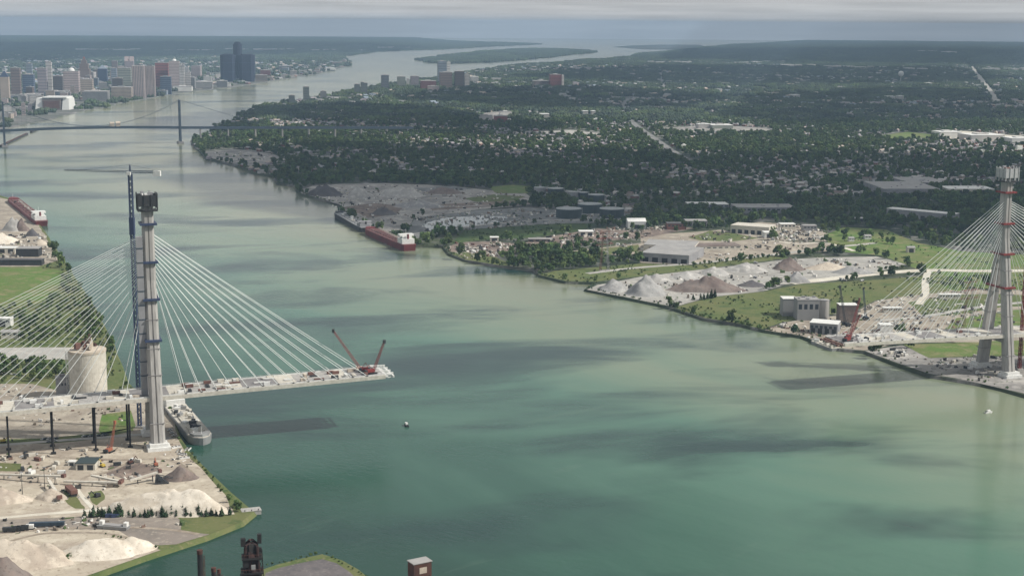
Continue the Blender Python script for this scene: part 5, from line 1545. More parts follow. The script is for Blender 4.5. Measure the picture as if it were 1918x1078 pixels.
detroit_dry = wxy(detroit_out); windsor_dry = wxy(windsor_out)
D = [  # Detroit, from the suspension bridge towards the dark cluster
    ('office_tower', 'grey beige tower with a navy top beside the old bridge pier', 0, 17, 190, 133, 'tan', 'peak', 'navy'),
    ('office_tower', 'plain brown slab tower behind the navy topped tower', 20, 38, 176, 128, 'brown', 'flat', 'grey'),
    ('office_tower', 'violet blue glass block between two pale slabs', 41, 63, 174, 140, 'glass', 'flat', 'pale'),
    ('office_tower', 'slim pale blue tower rising behind the violet blue block', 50, 61, 166, 119, 'bluegrey', 'flat', 'pale'),
    ('office_tower', 'wide mauve tower with a paler neighbour at its shoulder', 70, 88, 178, 128, 'mauve', 'flat', 'grey'),
    ('office_tower', 'pale slim tower at the shoulder of the wide mauve tower', 87, 98, 176, 117, 'pale', 'flat', 'grey'),
    ('office_tower', 'short dark brown block between the mauve tower and the pink block', 99, 117, 178, 143, 'dkbrown', 'flat', 'brown'),
    ('office_tower', 'wide pinkish block with a white dome on its roof', 117, 147, 174, 134, 'pink', 'dome', 'pale'),
    ('stepped_tower', 'brown stepped skyscraper with a red lantern and spire', 145, 168, 160, 110, 'brown', 'step', 'red'),
    ('office_tower', 'tan square block below the brown stepped skyscraper', 149, 173, 180, 149, 'tan', 'flat', 'pale'),
    ('office_tower', 'navy tower with a pointed roof behind the low roofs', 182, 200, 156, 122, 'navy', 'peak', 'bluegrey'),
    ('office_tower', 'light blue slab beside the olive tower', 208, 219, 165, 128, 'bluegrey', 'flat', 'pale'),
    ('office_tower', 'dark brown cube in front of the olive tower', 209, 229, 172, 147, 'dkbrown', 'flat', 'brown'),
    ('office_tower', 'broad olive grey tower behind the dark brown cube', 219, 245, 170, 128, 'olive', 'flat', 'grey'),
    ('gabled_tower', 'mauve skyscraper with a crown of steep gables', 233, 251, 160, 106, 'mauve', 'spire2', 'pink'),
    ('riverfront_tower', 'tall pink white tower with vertical piers, taller of two at the water', 247, 270, 184, 124, 'pink', 'piers', 'pale'),
    ('riverfront_tower', 'pink white tower with vertical piers, next to the dark blue cube', 271, 290, 184, 126, 'pink', 'piers', 'grey'),
    ('office_tower', 'reddish mauve block behind the pink white towers', 289, 315, 165, 118, 'red', 'flat', 'mauve'),
    ('office_tower', 'dark blue glass cube on the waterfront beside the pink white towers', 299, 320, 181, 146, 'navy', 'flat', 'bluegrey'),
    ('office_tower', 'pinkish tower with a white top terrace', 316, 336, 166, 115, 'pink', 'dome', 'white'),
    ('office_tower', 'pale split slab leaning on the white terraced tower', 336, 346, 166, 120, 'pale', 'split', 'grey'),
    ('office_tower', 'short pale block ending the row beside the white terraced tower', 346, 357, 165, 136, 'pale', 'flat', 'grey'),
    ('low_block', 'white trimmed low hall below the mauve tower', 30, 75, 190, 178, 'grey', 'flat', 'pale'),
    ('low_block', 'low pale hall behind the bright riverside arena', 80, 118, 190, 172, 'bluegrey', 'flat', 'pale'),
    ('low_block', 'low tan block at the waterfront below the olive tower', 205, 245, 187, 164, 'tan', 'flat', 'grey'),
    ('low_block', 'flat grey hall with several roof units below the tan block', 150, 200, 190, 172, 'grey', 'flat', 'pale'),
    ('low_block', 'bright white low terminal on the waterfront past the dark blue cube', 320, 358, 175, 165, 'white', 'flat', 'white'),
    ('low_block', 'cream low blocks below the trees before the dark cluster', 364, 397, 169, 155, 'pale', 'flat', 'white'),
    ('low_block', 'small white block on the slope before the dark cluster', 380, 396, 160, 144, 'white', 'flat', 'white'),
    ('low_block', 'grey low block beside the foot of the dark cluster', 404, 425, 166, 153, 'grey', 'flat', 'white'),
    ('low_block', 'white pavilion at the water below the dark cluster', 420, 432, 170, 160, 'white', 'flat', 'white'),
    ('low_block', 'tan low block past the dark cluster towards the open river', 476, 500, 158, 144, 'tan', 'flat', 'pale'),
    ('low_block', 'reddish low block behind the riverside path past the dark cluster', 486, 506, 146, 132, 'red', 'flat', 'pale'),
    ('low_block', 'cream block at the bend of the far city shore', 542, 556, 143, 133, 'pale', 'flat', 'white'),
    ('low_block', 'grey block inland of the far city shore bend', 520, 545, 132, 124, 'grey', 'flat', 'pale'),
]
for nm, lb, x0, x1, yb, yt, m, kd, tm in D:
    tower(nm, lb, x0, x1, yb, yt, m, kd, trim=tm, cat='skyscraper' if 'tower' in nm else 'building')
fc = random.Random(77)
fm = [('tan', 'tan'), ('mauve', 'mauve'), ('grey', 'grey'), ('pale', 'pale'), ('bluegrey', 'blue grey'), ('brown', 'brown'), ('pink', 'pinkish')]
for i in range(130):
    x = fc.uniform(-10, 640) if i % 3 else fc.uniform(0, 340)
    sh_ = 240 - 0.27 * x if x < 340 else 172 - 0.115 * (x - 340)
    sh_ = {True: 232 - 0.24 * x if x < 220 else 193 - 0.105 * (x - 220), False: sh_}[x < 660]
    y = sh_ - fc.uniform(6, 44) * (1.0 if x < 360 else 0.75)
    if 405 < x < 482 and y > 140:
        continue
    w = fc.uniform(7, 20); m, nm = fc.choice(fm)
    tall = fc.random() < 0.35 and x < 360
    hh_ = fc.uniform(13, 24) if tall else fc.uniform(4, 9)
    tower('city_block', '%s %s %s the far downtown' % ('mid-rise' if tall else 'low', nm, 'block among the towers of' if x < 360 else 'block along the river past'), x, x + w, y, y - hh_, m, 'flat', cat='building', group='%s %s blocks %s' % ('mid-rise' if tall else 'low', nm, 'downtown' if x < 360 else 'past downtown'), trim='grey', rz=fc.uniform(-0.1, 0.4))
# white arched pavilion and bright arena
a, b2 = gp(606, 132), gp(629, 132)
o = thing('boat_pavilion', 'white arched roof pavilion on the far city point', 'pavilion', ((a.x + b2.x) / 2, (a.y + b2.y) / 2, 3.1), 0.1)
wv = (b2 - a).length / 2
arc = [(wv * math.cos(t * math.pi / 12), 4 + wv * 0.45 * math.sin(t * math.pi / 12)) for t in range(13)]
mb = MB(); n_ = len(arc)
mb.add([(x, -22, z) for x, z in arc] + [(x, 22, z) for x, z in arc], [(i, i + 1, n_ + i + 1, n_ + i) for i in range(n_ - 1)] + [(n_ - 1, 0, n_, 2 * n_ - 1), tuple(range(n_)), tuple(reversed(range(n_, 2 * n_)))])
mb.build('roof', C['white'], o)
MB().bb(-wv * 0.9, wv * 0.9, -20, 20, -1, 3.99).build('wall', C['dark_steel'], o)
a, b2 = gp(62, 206), gp(130, 206)
wv = (b2 - a).length
hz_ = top_z(a, 182) - 3
o = thing('riverside_arena', 'bright white riverside arena with a brown glazed front', 'arena', ((a.x + b2.x) / 2, (a.y + b2.y) / 2 + 60, 3.1), 0.06)
MB().bb(-wv * 0.26, wv * 0.24, -60, 60, -1, hz_ * 0.8).build('hall', C['gravel_brown'], o)
for s in (-1, 1):
    MB().box((s * wv * 0.37, 0, hz_ * 0.45), (wv * 0.2, 118, hz_ * 0.9), taper=0.8).build('stand', C['white'], o)
MB().bb(-wv * 0.28, wv * 0.4, -52, 58, hz_ * 0.9 + 0.02, hz_).build('roof', C['white'], o)
MB().bb(-wv * 0.22, wv * 0.2, -60.6, -60.02, hz_ * 0.15, hz_ * 0.7).build('glazed_front', C['rust_light'], o)

# dark cluster of five round and square towers
a, b2 = gp(411, 153), gp(475, 153)
c0 = (a + b2) / 2 + Vector((0, 60, 0))
hc = top_z(Vector((c0.x, c0.y, 3)), 80) - 3
hs_ = top_z(Vector((c0.x, c0.y - 50, 3)), 103) - 3
o = thing('tower_cluster', 'dark blue glass cluster of four blocks round one taller round tower', 'skyscraper', (c0.x, c0.y, 3.1), 0.12)
MB().lathe([(26, -1), (26, hc - 8), (20, hc - 8), (20, hc)], n=32).build('central_tower', WM['cluster'], o)
MB().lathe([(14, hc + 0.01), (14, hc + 5)], n=24).build('crown', WM['cluster'], o)
wq = (b2 - a).length / 2
for s in (-1, 1):
    for k in (-1, 1):
        cx, cy = s * wq * 0.54, k * 46
        q = wq * 0.45
        oct_ = [(cx + q * x, cy + q * y) for x, y in ((-1, -0.6), (-0.6, -1), (0.6, -1), (1, -0.6), (1, 0.6), (0.6, 1), (-0.6, 1), (-1, 0.6))]
        t_ = MB().prism(oct_, -1, hs_).build('corner_tower', WM['cluster'], o)
        MB().prism([(cx + (x - cx) * 0.7, cy + (y - cy) * 0.7) for x, y in oct_], hs_ + 0.01, hs_ + 4).build('roof', WM['cluster'], t_)
        for z in (0.35, 0.7):
            MB().prism([(cx + (x - cx) * 1.01, cy + (y - cy) * 1.01) for x, y in oct_], hs_ * z, hs_ * z + 4).build('service_band', WM['navy'], t_)
MB().bb(-wq, wq, -75, 75, -1, 18).build('podium', WM['dkgrey'], o)

Wn = [('apartment_tower', 'dark grey green apartment block at the wooded end of the waterfront row', 540, 552, 196, 179, 'greengrey', 'flat'), ('apartment_tower', 'slim grey green apartment tower standing alone above the waterfront trees', 567, 579, 192, 163, 'greengrey', 'flat'),
      ('apartment_tower', 'low grey apartment block after the slim lone tower', 599, 611, 187, 171, 'grey', 'flat'), ('apartment_tower', 'green grey apartment slab, left half of a joined pair', 663, 674, 178, 158, 'greengrey', 'flat'),
      ('apartment_tower', 'green grey apartment tower with pale end wall, taller half of a joined pair', 675, 688, 178, 154, 'greengrey', 'split'), ('apartment_tower', 'dark straight apartment tower between the joined pair and the pale square block', 713, 728, 168, 141, 'dkgrey', 'flat'),
      ('apartment_tower', 'pale grey square block on the waterfront', 743, 759, 164, 144, 'olive', 'flat'), ('apartment_tower', 'narrow bright white slab beside the pale square block', 761, 767, 162, 148, 'white', 'flat'), ('apartment_tower', 'mauve block after the narrow white slab', 768, 784, 164, 143, 'mauve', 'flat'),
      ('hotel_tower', 'pale blue tower whose end wall is bright white, tallest of the waterfront', 819, 836, 158, 115, 'bluegrey', 'flat'), ('hotel_tower', 'bright white end slab joined to the pale blue waterfront tower', 837, 843.5, 157, 116, 'white', 'flat'),
      ('hotel_tower', 'brown block in front of the pale blue waterfront tower', 822, 846, 164, 136, 'brown', 'flat'), ('hotel_tower', 'dark brown twin block inland of the white end slab', 851, 869, 164, 134, 'dkbrown', 'flat'), ('hotel_tower', 'pale slab at the shoulder of the dark brown twin block', 870, 879, 163, 139, 'pale', 'flat'),
      ('casino_block', 'low white hall after the pale slab', 880, 896, 156, 144, 'white', 'flat'), ('apartment_tower', 'red brick tower with white end wall inland of the waterfront', 1029, 1051, 164, 140, 'red', 'flat'), ('apartment_tower', 'white end slab of the red brick tower', 1052, 1056, 163, 141, 'white', 'flat'),
      ('low_block', 'pinkish low block before the red brick tower', 998, 1028, 163, 152, 'pink', 'flat'), ('low_block', 'reddish low block among the waterfront trees behind the mauve block', 786, 816, 168, 152, 'red', 'flat'), ('low_block', 'pink roofed low block below the brown waterfront block', 800, 822, 172, 162, 'pink', 'flat'),
      ('campus_block', 'red brick campus block with white roofs in the woods', 925, 950, 232, 218, 'red', 'flat'), ('campus_block', 'white roofed campus hall next to the brick campus block', 896, 922, 226, 217, 'pale', 'flat'), ('campus_block', 'bright white campus hall above the brick campus block', 935, 958, 218, 210, 'white', 'flat'),
      ('hall', 'white long hall beside the trunk road', 1110, 1128, 230, 224, 'white', 'flat'), ('hall', 'round cornered white hall beside the lower trunk road', 1275, 1288, 282, 273, 'white', 'flat'), ('hall', 'pale long hall on the shopping lots', 1306, 1330, 240, 233, 'pale', 'flat'), ('hall', 'grey green long hall past the shopping lots', 1330, 1372, 241, 235, 'olive', 'flat'),
      ('hall', 'bright white hall at the edge of the pale tank farm ground', 1756, 1800, 258, 248, 'white', 'flat'), ('hall', 'cream long hall across the pale tank farm ground', 1812, 1880, 264, 254, 'pale', 'flat'), ('hall', 'white hall at the far end of the pale tank farm ground', 1890, 1940, 271, 260, 'white', 'flat'),
      ('hall', 'white long hall alone in the woods before the shopping lots', 1320, 1345, 296, 290, 'pale', 'flat'), ('hall', 'white small hall in the woods near the sandy point', 1020, 1040, 310, 305, 'white', 'flat'), ('hall', 'long pale hall on the horizon plain beside the parkway', 1770, 1790, 100.5, 97, 'white', 'flat')]
for nm, lb, x0, x1, yb, yt, m, kd in Wn:
    tower(nm, lb, x0, x1, yb, yt, m, kd, cat='building' if nm in ('low_block', 'campus_block', 'hall', 'casino_block') else 'tower block', trim='pale' if m != 'white' else 'white', roofm=C['white'] if nm in ('hall', 'casino_block') else None)
# pale long roofs of far warehouses: one by one
fr = random.Random(8)
FARW = [(140, 270, 94), (185, 262, 95), (300, 400, 95.5), (420, 520, 93.5), (480, 560, 94), (580, 640, 94.5), (650, 690, 96), (700, 780, 90), (1230, 1300, 118), (1360, 1430, 119), (1400, 1480, 117.5), (1465, 1530, 124), (1540, 1600, 127), (1600, 1665, 128), (1690, 1740, 131), (1835, 1875, 131), (1880, 1935, 131), (1715, 1760, 97), (1730, 1750, 160), (1480, 1500, 184), (1655, 1700, 186), (1210, 1240, 118), (1070, 1110, 130), (1090, 1120, 214), (1010, 1035, 220), (900, 940, 150)]
for x0, x1, y in FARW:
    k = 1 + (x1 - x0) // 28
    for j in range(int(k)):
        xa = x0 + (x1 - x0) * (j + fr.uniform(0.0, 0.3)) / k
        xb = x0 + (x1 - x0) * (j + fr.uniform(0.6, 1.0)) / k
        a, b2 = gp(xa, y), gp(xb, y)
        w = (b2 - a).length; d = fr.uniform(0.25, 0.6) * w + 30; h = fr.uniform(9, 16)
        where = 'on the far plain past the big river bend' if x0 < 800 else ('on the wooded far plain beside the parkway' if x0 > 1650 else 'on the wooded plain far inland')
        o = thing('warehouse', 'long pale roofed warehouse ' + where, 'warehouse', ((a.x + b2.x) / 2, a.y + d / 2, 3.3), 0.1, 'warehouses ' + where)
        MB().bb(-w / 2, w / 2, -d / 2, d / 2, -1, h).build('wall', WM['pale'], o)
        MB().bb(-w / 2 - 1, w / 2 + 1, -d / 2 - 1, d / 2 + 1, h + 0.02, h + 1.5).build('roof', C['white'], o)
        FOOT.append(((a.x + b2.x) / 2, a.y + d / 2, w / 2 + 15))
        CLEAR.append([(a.x - 10, a.y - 0.034 * a.y), (b2.x + 10, b2.y - 0.034 * a.y), (b2.x + 10, a.y + 10), (a.x - 10, a.y + 10)])
# water tower
g = gp(1687, 152)
o = thing('water_tower', 'white ball shaped water tower above the far houses', 'water tower', (g.x, g.y, 3.1))
hh = top_z(g, 133) - 3
r_ = hh * 0.28
MB().lathe([(2.2, -1), (1.6, hh - 2 * r_), (3.0, hh - 1.9 * r_)] , n=14).build('stem', C['white'], o)
MB().lathe([(max(0.3, r_ * math.sin(t * math.pi / 10)), -r_ * math.cos(t * math.pi / 10)) for t in range(1, 11)], c=(0, 0, hh - r_), n=20).build('tank', C['white'], o)

# ------------------------------------------------------------------ old suspension bridge
A0 = gp(9, 275, 0); B0 = gp(338, 268, 0)
ax2 = (B0 - A0).normalized()
span = (B0 - A0).length
o = thing('suspension_bridge', 'slate coloured suspension bridge with two steel towers crossing the far river', 'bridge', (A0.x, A0.y, 0), math.atan2(ax2.y, ax2.x))
hT = top_z(B0, 187)
for x in (0, span):
    for s in (-1, 1):
        MB().box((x, s * 10, hT / 2 + 2), (5.5, 4.5, hT - 4), taper=0.7).build('tower_leg', C['slate_steel'], o)
    for z in (0.42, 0.62, 0.8, 0.97):
        MB().bb(x - 1.4, x + 1.4, -9.5, 9.5, hT * z - 2, hT * z + 2).build('tower_strut', C['slate_steel'], o)
    MB().bb(x - 8, x + 8, -16, 16, -3, 5.5).build('pier_base', C['concrete_dark'], o)
zdk = lambda x: 47.5 + 4.5 * (1 - ((x - span / 2) / (span / 2)) ** 2) if -10 < x < span + 10 else 47.5 - 0.018 * max(0, abs(x - span / 2) - span / 2)
xe = span + 720
xs = [-260 + (xe + 260) * i / 60 for i in range(61)]
mb = MB(); rl = MB()
for a, b2 in zip(xs, xs[1:]):
    for m_, y0, y1, zl_, zh in ((mb, -9.5, 9.5, -5.0, 0.0), (rl, -9.9, -9.6, 0.01, 1.6), (rl, 9.6, 9.9, 0.01, 1.6)):
        pts = []
        for x in (a, b2):
            z = zdk(x)
            pts += [(x, y0, z + zl_), (x, y1, z + zl_), (x, y1, z + zh), (x, y0, z + zh)]
        m_.add(pts, [(0, 1, 2, 3), (7, 6, 5, 4), (0, 4, 5, 1), (1, 5, 6, 2), (2, 6, 7, 3), (3, 7, 4, 0)])
mb.build('deck_truss', C['slate_steel'], o); rl.build('railing', C['slate_steel'], o)
for s in (-1, 1):
    cb = MB(); hg = MB()
    cz = lambda x: zdk(span / 2) + 3 + (hT - zdk(span / 2) - 3) * ((x - span / 2) / (span / 2)) ** 2
    N_ = 40
    for i in range(N_):
        xa, xb = span * i / N_, span * (i + 1) / N_
        cb.tube((xa, s * 10, cz(xa)), (xb, s * 10, cz(xb)), 0.42, n=5, caps=False)
        hg.tube((xa, s * 10, cz(xa)), (xa, s * 10, zdk(xa)), 0.09, n=3, caps=False)
    cb.tube((span, s * 10, hT), (span + 270, s * 10, 42), 0.42, n=5).tube((0, s * 10, hT), (-250, s * 10, 42), 0.42, n=5)
    cb.build('main_cable', C['slate_steel'], o); tag(hg.build('hanger_ropes', C['slate_steel'], o), kind='stuff')
for i in range(8):
    x = span + 60 + i * 82
    for s in (-1, 1):
        MB().box((x, s * 7, (zdk(x) - 5) / 2), (2.6, 2.6, zdk(x) - 5)).build('approach_pier', C['concrete'], o)
    MB().bb(x - 1.6, x + 1.6, -9, 9, zdk(x) - 6.4, zdk(x) - 5.05).build('pier_cap', C['concrete'], o)
for i, x in enumerate((span * 0.605, span * 0.64)):
    w_ = ax2 * x
    q = thing('paint_tent', 'pale sandy painting tent on the middle of the old suspension bridge', 'tent', (A0.x + w_.x, A0.y + w_.y, zdk(x) + 0.02), math.atan2(ax2.y, ax2.x), 'painting tents on the old bridge')
    MB().bb(-6, 6, -8, 8, 0, 11).build('sheeting', C['sand'], q)
    MB().gable(-6, 6, -8, 8, 11.01, 14 + 2 * i, 0.3).build('roof', C['sand'], q)
# timber fender dock at the near foot of the old bridge
a, b2 = gp(2, 275, 0), gp(72, 242, 0)
d = b2 - a
o = thing('fender_dock', 'dark timber fender dock trailing from the pier of the old bridge', 'dock', (a.x, a.y, 0), math.atan2(d.y, d.x))
for i in range(9):
    if i in (6,):
        continue
    x = d.length * i / 9
    MB().bb(x, x + d.length / 9.5, -4, 4, -2, 4.5).build('crib', C['dark_steel'], o)
    MB().bb(x + 1, x + d.length / 9.5 - 1, -3.4, 3.4, 4.503, 5.2).build('planking', C['rust'], o)

# ------------------------------------------------------------------ houses
def in_view(Pn, margin=120):
    d = Pn @ np.array([[0], [cp]])[:, 0] + sp * CAMH
    x = W / 2 + F * (Pn[:, 0] * R2.x + Pn[:, 1] * R2.y - (CAMH) * R2.z) / d
    y = H / 2 - F * (Pn[:, 0] * U2.x + Pn[:, 1] * U2.y - CAMH * U2.z) / d
    return (x > -margin) & (x < W + margin) & (y < H + margin) & (d > 0), x, y
windsor_xy = wxy(windsor_out); detroit_xy = wxy(detroit_out); nearleft_xy = wxy(near_left_out); belle_xy = wxy(P(*belle))
NO_HOUSE = wxy(P((940, 478), (1060, 470), (1195, 478), (1200, 492), (1080, 502), (1000, 506), (945, 499)))
def blocked(Pn, extra=0.0):
    m_ = np.zeros(len(Pn), bool)
    for c in CLEAR:
        m_ |= inside(Pn, c)
    for fx, fy, fr_ in FOOT + MOUNDS:
        m_ |= (Pn[:, 0] - fx) ** 2 + (Pn[:, 1] - fy) ** 2 < (fr_ + extra) ** 2
    return m_
UR = 0.93           # direction of the streets
cu, su = math.cos(UR), math.sin(UR)
pts = []
for iu in range(-60, 330):
    for iv in range(-140, 140):
        u = iu * 21.0; v = iv * 74.0
        for row in (-1, 1):
            pts.append((u + rng.uniform(-3, 3), v + row * 19 + rng.uniform(-2, 2)))
pts = np.array(pts)
HP = np.stack([pts[:, 0] * cu - pts[:, 1] * su, pts[:, 0] * su + pts[:, 1] * cu + 1500], 1)
vis, hx, hy = in_view(HP, 40)
keep = vis & inside(HP, windsor_xy) & (HP[:, 1] < 7200) & (hy < 420) & ~((hx < 1000) & (hy > 330)) & ~((hx > 1190) & (hy > 372)) & ~blocked(HP, 8) & ~inside(HP, NO_HOUSE)
clus = np.sin(HP[:, 0] * 0.0045 + 1.3) * np.sin(HP[:, 1] * 0.0031 + 0.4) + 0.55 * np.sin(HP[:, 0] * 0.011 + HP[:, 1] * 0.008)
keep &= rng.random(len(HP)) < np.clip(0.30 + 0.34 * clus, 0.05, 0.75)
HP = HP[keep]; hx = hx[keep]; hy = hy[keep]
order = np.argsort(-hy)
HP = HP[order]; hx = hx[order]; hy = hy[order]
hw = [WM['pale'], C['offwhite'], C['brick'], WM['tan'], WM['olive'], WM['grey']]
hr = [C['grey_roof'], C['dark_roof'], WM['grey'], WM['brown'], WM['pale'], C['grey_roof'], WM['pale']]
hwn = ['pale', 'cream', 'brick', 'tan', 'olive', 'grey']; hrn = ['grey', 'dark', 'grey', 'brown', 'pale', 'grey', 'pale']
mb = MB()
for iv in range(-140, 140):                 # street strips between the house rows
    v = iv * 74.0 + 37
    seg = np.array([(u * cu - v * su, u * su + v * cu + 1500) for u in np.arange(-1200, 7000, 26.0)])
    a_ok, sx_, sy_ = in_view(seg, 20)
    ok = a_ok & inside(seg, windsor_xy) & ~blocked(seg, 10) & (seg[:, 1] < 8000) & (sy_ < 415) & ~((sx_ < 1000) & (sy_ > 328)) & ~((sx_ > 1190) & (sy_ > 368))
    for k in range(len(seg) - 1):
        if ok[k] and ok[k + 1]:
            (x0, y0), (x1, y1) = seg[k], seg[k + 1]
            nx_, ny_ = -su * 4.0, cu * 4.0
            mb.add([(x0 - nx_, y0 - ny_, 3.12), (x1 - nx_, y1 - ny_, 3.12), (x1 + nx_, y1 + ny_, 3.12), (x0 + nx_, y0 + ny_, 3.12)], [(0, 1, 2, 3)])
for iu in range(-3, 17):
    u = iu * 420.0 + 3.5
    seg = np.array([(u * cu - v * su, u * su + v * cu + 1500) for v in np.arange(-6000, 6000, 26.0)])
    a_ok, sx_, sy_ = in_view(seg, 20)
    ok = a_ok & inside(seg, windsor_xy) & ~blocked(seg, 10) & (seg[:, 1] < 8000) & (sy_ < 415) & ~((sx_ < 1000) & (sy_ > 328)) & ~((sx_ > 1190) & (sy_ > 368))
    for k in range(len(seg) - 1):
        if ok[k] and ok[k + 1]:
            (x0, y0), (x1, y1) = seg[k], seg[k + 1]
            nx_, ny_ = cu * 5.5, su * 5.5
            mb.add([(x0 + nx_, y0 + ny_, 3.18), (x1 + nx_, y1 + ny_, 3.18), (x1 - nx_, y1 - ny_, 3.18), (x0 - nx_, y0 - ny_, 3.18)], [(0, 1, 2, 3)])
tag(mb.build('suburb_streets', G_CONC), kind='structure')
meshes = {}
for i in range(min(300, len(HP))):
    wi, ri, sz = random.randrange(6), random.randrange(7), random.randrange(3)
    L, D_, h_ = ((11, 8, 4.2), (13, 9, 5.6), (16, 10, 5.8))[sz]
    if ('w', wi, sz) not in meshes:
        meshes[('w', wi, sz)] = MB().bb(-L / 2, L / 2, -D_ / 2, D_ / 2, -0.5, h_).mesh('house_wall', hw[wi])
    if ('r', ri, sz) not in meshes:
        meshes[('r', ri, sz)] = MB().gable(-L / 2, L / 2, -D_ / 2, D_ / 2, h_ + 0.01, h_ + 3.4, 0.6).mesh('house_roof', hr[ri])
    root = bpy.data.objects.new('house', meshes[('w', wi, sz)])
    col.objects.link(root)
    root.location = (HP[i, 0], HP[i, 1], 3.05)
    root.rotation_euler = (0, 0, UR + random.choice([0, math.pi / 2]) + random.uniform(-0.05, 0.05))
    rf = bpy.data.objects.new('roof', meshes[('r', ri, sz)])
    col.objects.link(rf); rf.parent = root
    size = ('small', 'two-storey', 'large')[sz]
    tag(root, '%s %s house with a %s gabled roof among the dark trees' % (size, hwn[wi], hrn[ri]), 'house', 'houses %s %s %s in the wooded suburb' % (size, hwn[wi], hrn[ri]))
# remaining houses, too many and too small to pick apart
rest = HP[300:]
far = np.stack([rng.uniform(-9000, 9000, 26000), rng.uniform(6500, 15000, 26000)], 1)
vis, fx_, fy_ = in_view(far, 40)
far = far[vis & (inside(far, windsor_xy) | inside(far, detroit_xy)) & ~blocked(far, 5)]
cl = np.sin(far[:, 0] * 0.0023 + 0.5) * np.sin(far[:, 1] * 0.0017)
far = far[rng.random(len(far)) < np.clip(0.22 + 0.4 * cl, 0.04, 0.6)]
for nm, arr, sc0, sc1, mats_ in (('distant_houses', rest, 1.0, 1.3, [WM['grey'], WM['mauve'], WM['tan'], WM['olive'], C['brick'], C['dark_roof']]), ('distant_buildings', far, 1.4, 3.2, [WM['grey'], WM['tan'], WM['mauve'], WM['olive'], C['brick'], WM['bluegrey']])):
    mb = MB(); mi = []
    for (x, y) in arr:
        s = random.uniform(sc0, sc1); a = UR + random.choice([0, 1.5708])
        L, D_, h_ = 12 * s, 8.5 * s, 5.0 * (0.7 + 0.3 * s)
        k = len(mb.f)
        mb.box((x, y, 3 + h_ / 2), (L, D_, h_), rz=a)
        ca, sa = math.cos(a), math.sin(a)
        rv = [(-L / 2, -D_ / 2, 0), (L / 2, -D_ / 2, 0), (L / 2, D_ / 2, 0), (-L / 2, D_ / 2, 0), (-L / 2, 0, 3.0 * s), (L / 2, 0, 3.0 * s)]
        mb.add([(x + p[0] * ca - p[1] * sa, y + p[0] * sa + p[1] * ca, 3.01 + h_ + p[2]) for p in rv], [(0, 1, 5, 4), (2, 3, 4, 5), (1, 2, 5), (3, 0, 4)])
        wq_ = random.choice([0, 1, 2, 3, 4]); rq = random.choice([0, 0, 1, 2, 5])
        mi += [wq_] * 6 + [rq] * 4
    me = mb.mesh(nm, None)
    for m_ in mats_: me.materials.append(m_)
    me.polygons.foreach_set('material_index', mi)
    ob = bpy.data.objects.new(nm, me); col.objects.link(ob)
    tag(ob, 'countless small pale roofs scattered through the far woods' if nm == 'distant_buildings' else 'small houses showing between the trees of the wooded suburb', 'houses', kind='stuff')

# ------------------------------------------------------------------ trees
LEAF = [mat('leaf_a', (0.050, 0.086, 0.032), (0.074, 0.112, 0.040), 0.35, rough=0.9, spec=0.1, rnd=0.42), mat('leaf_b', (0.068, 0.112, 0.036), (0.096, 0.140, 0.048), 0.35, rough=0.9, spec=0.1, rnd=0.42),
        mat('leaf_c', (0.036, 0.066, 0.034), (0.054, 0.085, 0.040), 0.35, rough=0.9, spec=0.1, rnd=0.38)]
BARK = mat('bark', (0.09, 0.07, 0.05), (0.06, 0.05, 0.04), 0.8)
def crown_mesh(name, seed, h, r, m, nleaf=230, lobes=11, conifer=False):
    q = random.Random(seed)
    mb = MB()
    cs = []
    if conifer:
        for k in range(lobes):
            t = k / (lobes - 1)
            cs.append((Vector((q.uniform(-.15, .15) * r, q.uniform(-.15, .15) * r, h * (0.12 + 0.8 * t))), r * (1.0 - 0.85 * t) * q.uniform(.8, 1.1)))
    else:
        for k in range(lobes):
            a = q.uniform(0, 6.28); rr_ = r * 0.62 * math.sqrt(q.random())
            z = h * q.uniform(0.36, 0.86)
            cs.append((Vector((rr_ * math.cos(a), rr_ * math.sin(a), z)), r * q.uniform(0.34, 0.55)))
    for i in range(nleaf):
        c, cr_ = cs[i % len(cs)]
        d = Vector((q.gauss(0, 1), q.gauss(0, 1), q.gauss(0, 1) + 0.25)).normalized()
        p = c + d * cr_ * q.uniform(0.72, 1.05)
        if p.z < h * 0.08: p.z = h * 0.08
        nrm = (d + Vector((q.gauss(0, .45), q.gauss(0, .45), q.gauss(0, .45)))).normalized()
        u = nrm.orthogonal().normalized(); v = nrm.cross(u)
        a = q.uniform(0, 6.28)
        u, v = u * math.cos(a) + v * math.sin(a), v * math.cos(a) - u * math.sin(a)
        s = cr_ * q.uniform(0.30, 0.55)
        mb.add([p - u * s - v * s * .6, p + u * s * .9 - v * s * .7, p + u * s + v * s * .6, p - u * s * .8 + v * s * .8], [(0, 1, 2, 3)])
    return mb.mesh(name, m)
def trunk_mesh(name, seed, h, r):
    q = random.Random(seed)
    mb = MB().tube((0, 0, -0.5), (0, 0, h * 0.45), r, r * 0.7, n=6).tube((0, 0, h * 0.45), (q.uniform(-.4, .4), q.uniform(-.4, .4), h * 0.85), r * 0.7, r * 0.2, n=5)
    for k in range(4):
        a = q.uniform(0, 6.28)
        mb.tube((0, 0, h * q.uniform(.3, .5)), (h * .22 * math.cos(a), h * .22 * math.sin(a), h * q.uniform(.55, .75)), r * .4, r * .12, n=4)
    return mb.mesh(name, BARK)
TH = [12, 14, 10, 13, 11, 15]
CROWN = [crown_mesh('crown', 100 + i, TH[i], (4.6, 5.2, 4.4, 5.6, 4.2, 4.8)[i], LEAF[(0, 1, 2, 1, 1, 0)[i]]) for i in range(6)]
TRUNK = [trunk_mesh('trunk', 100 + i, TH[i], 0.35) for i in range(6)]
CCON = [crown_mesh('conifer_crown', 200 + i, 9, 2.2, LEAF[2], 150, 8, True) for i in range(3)]
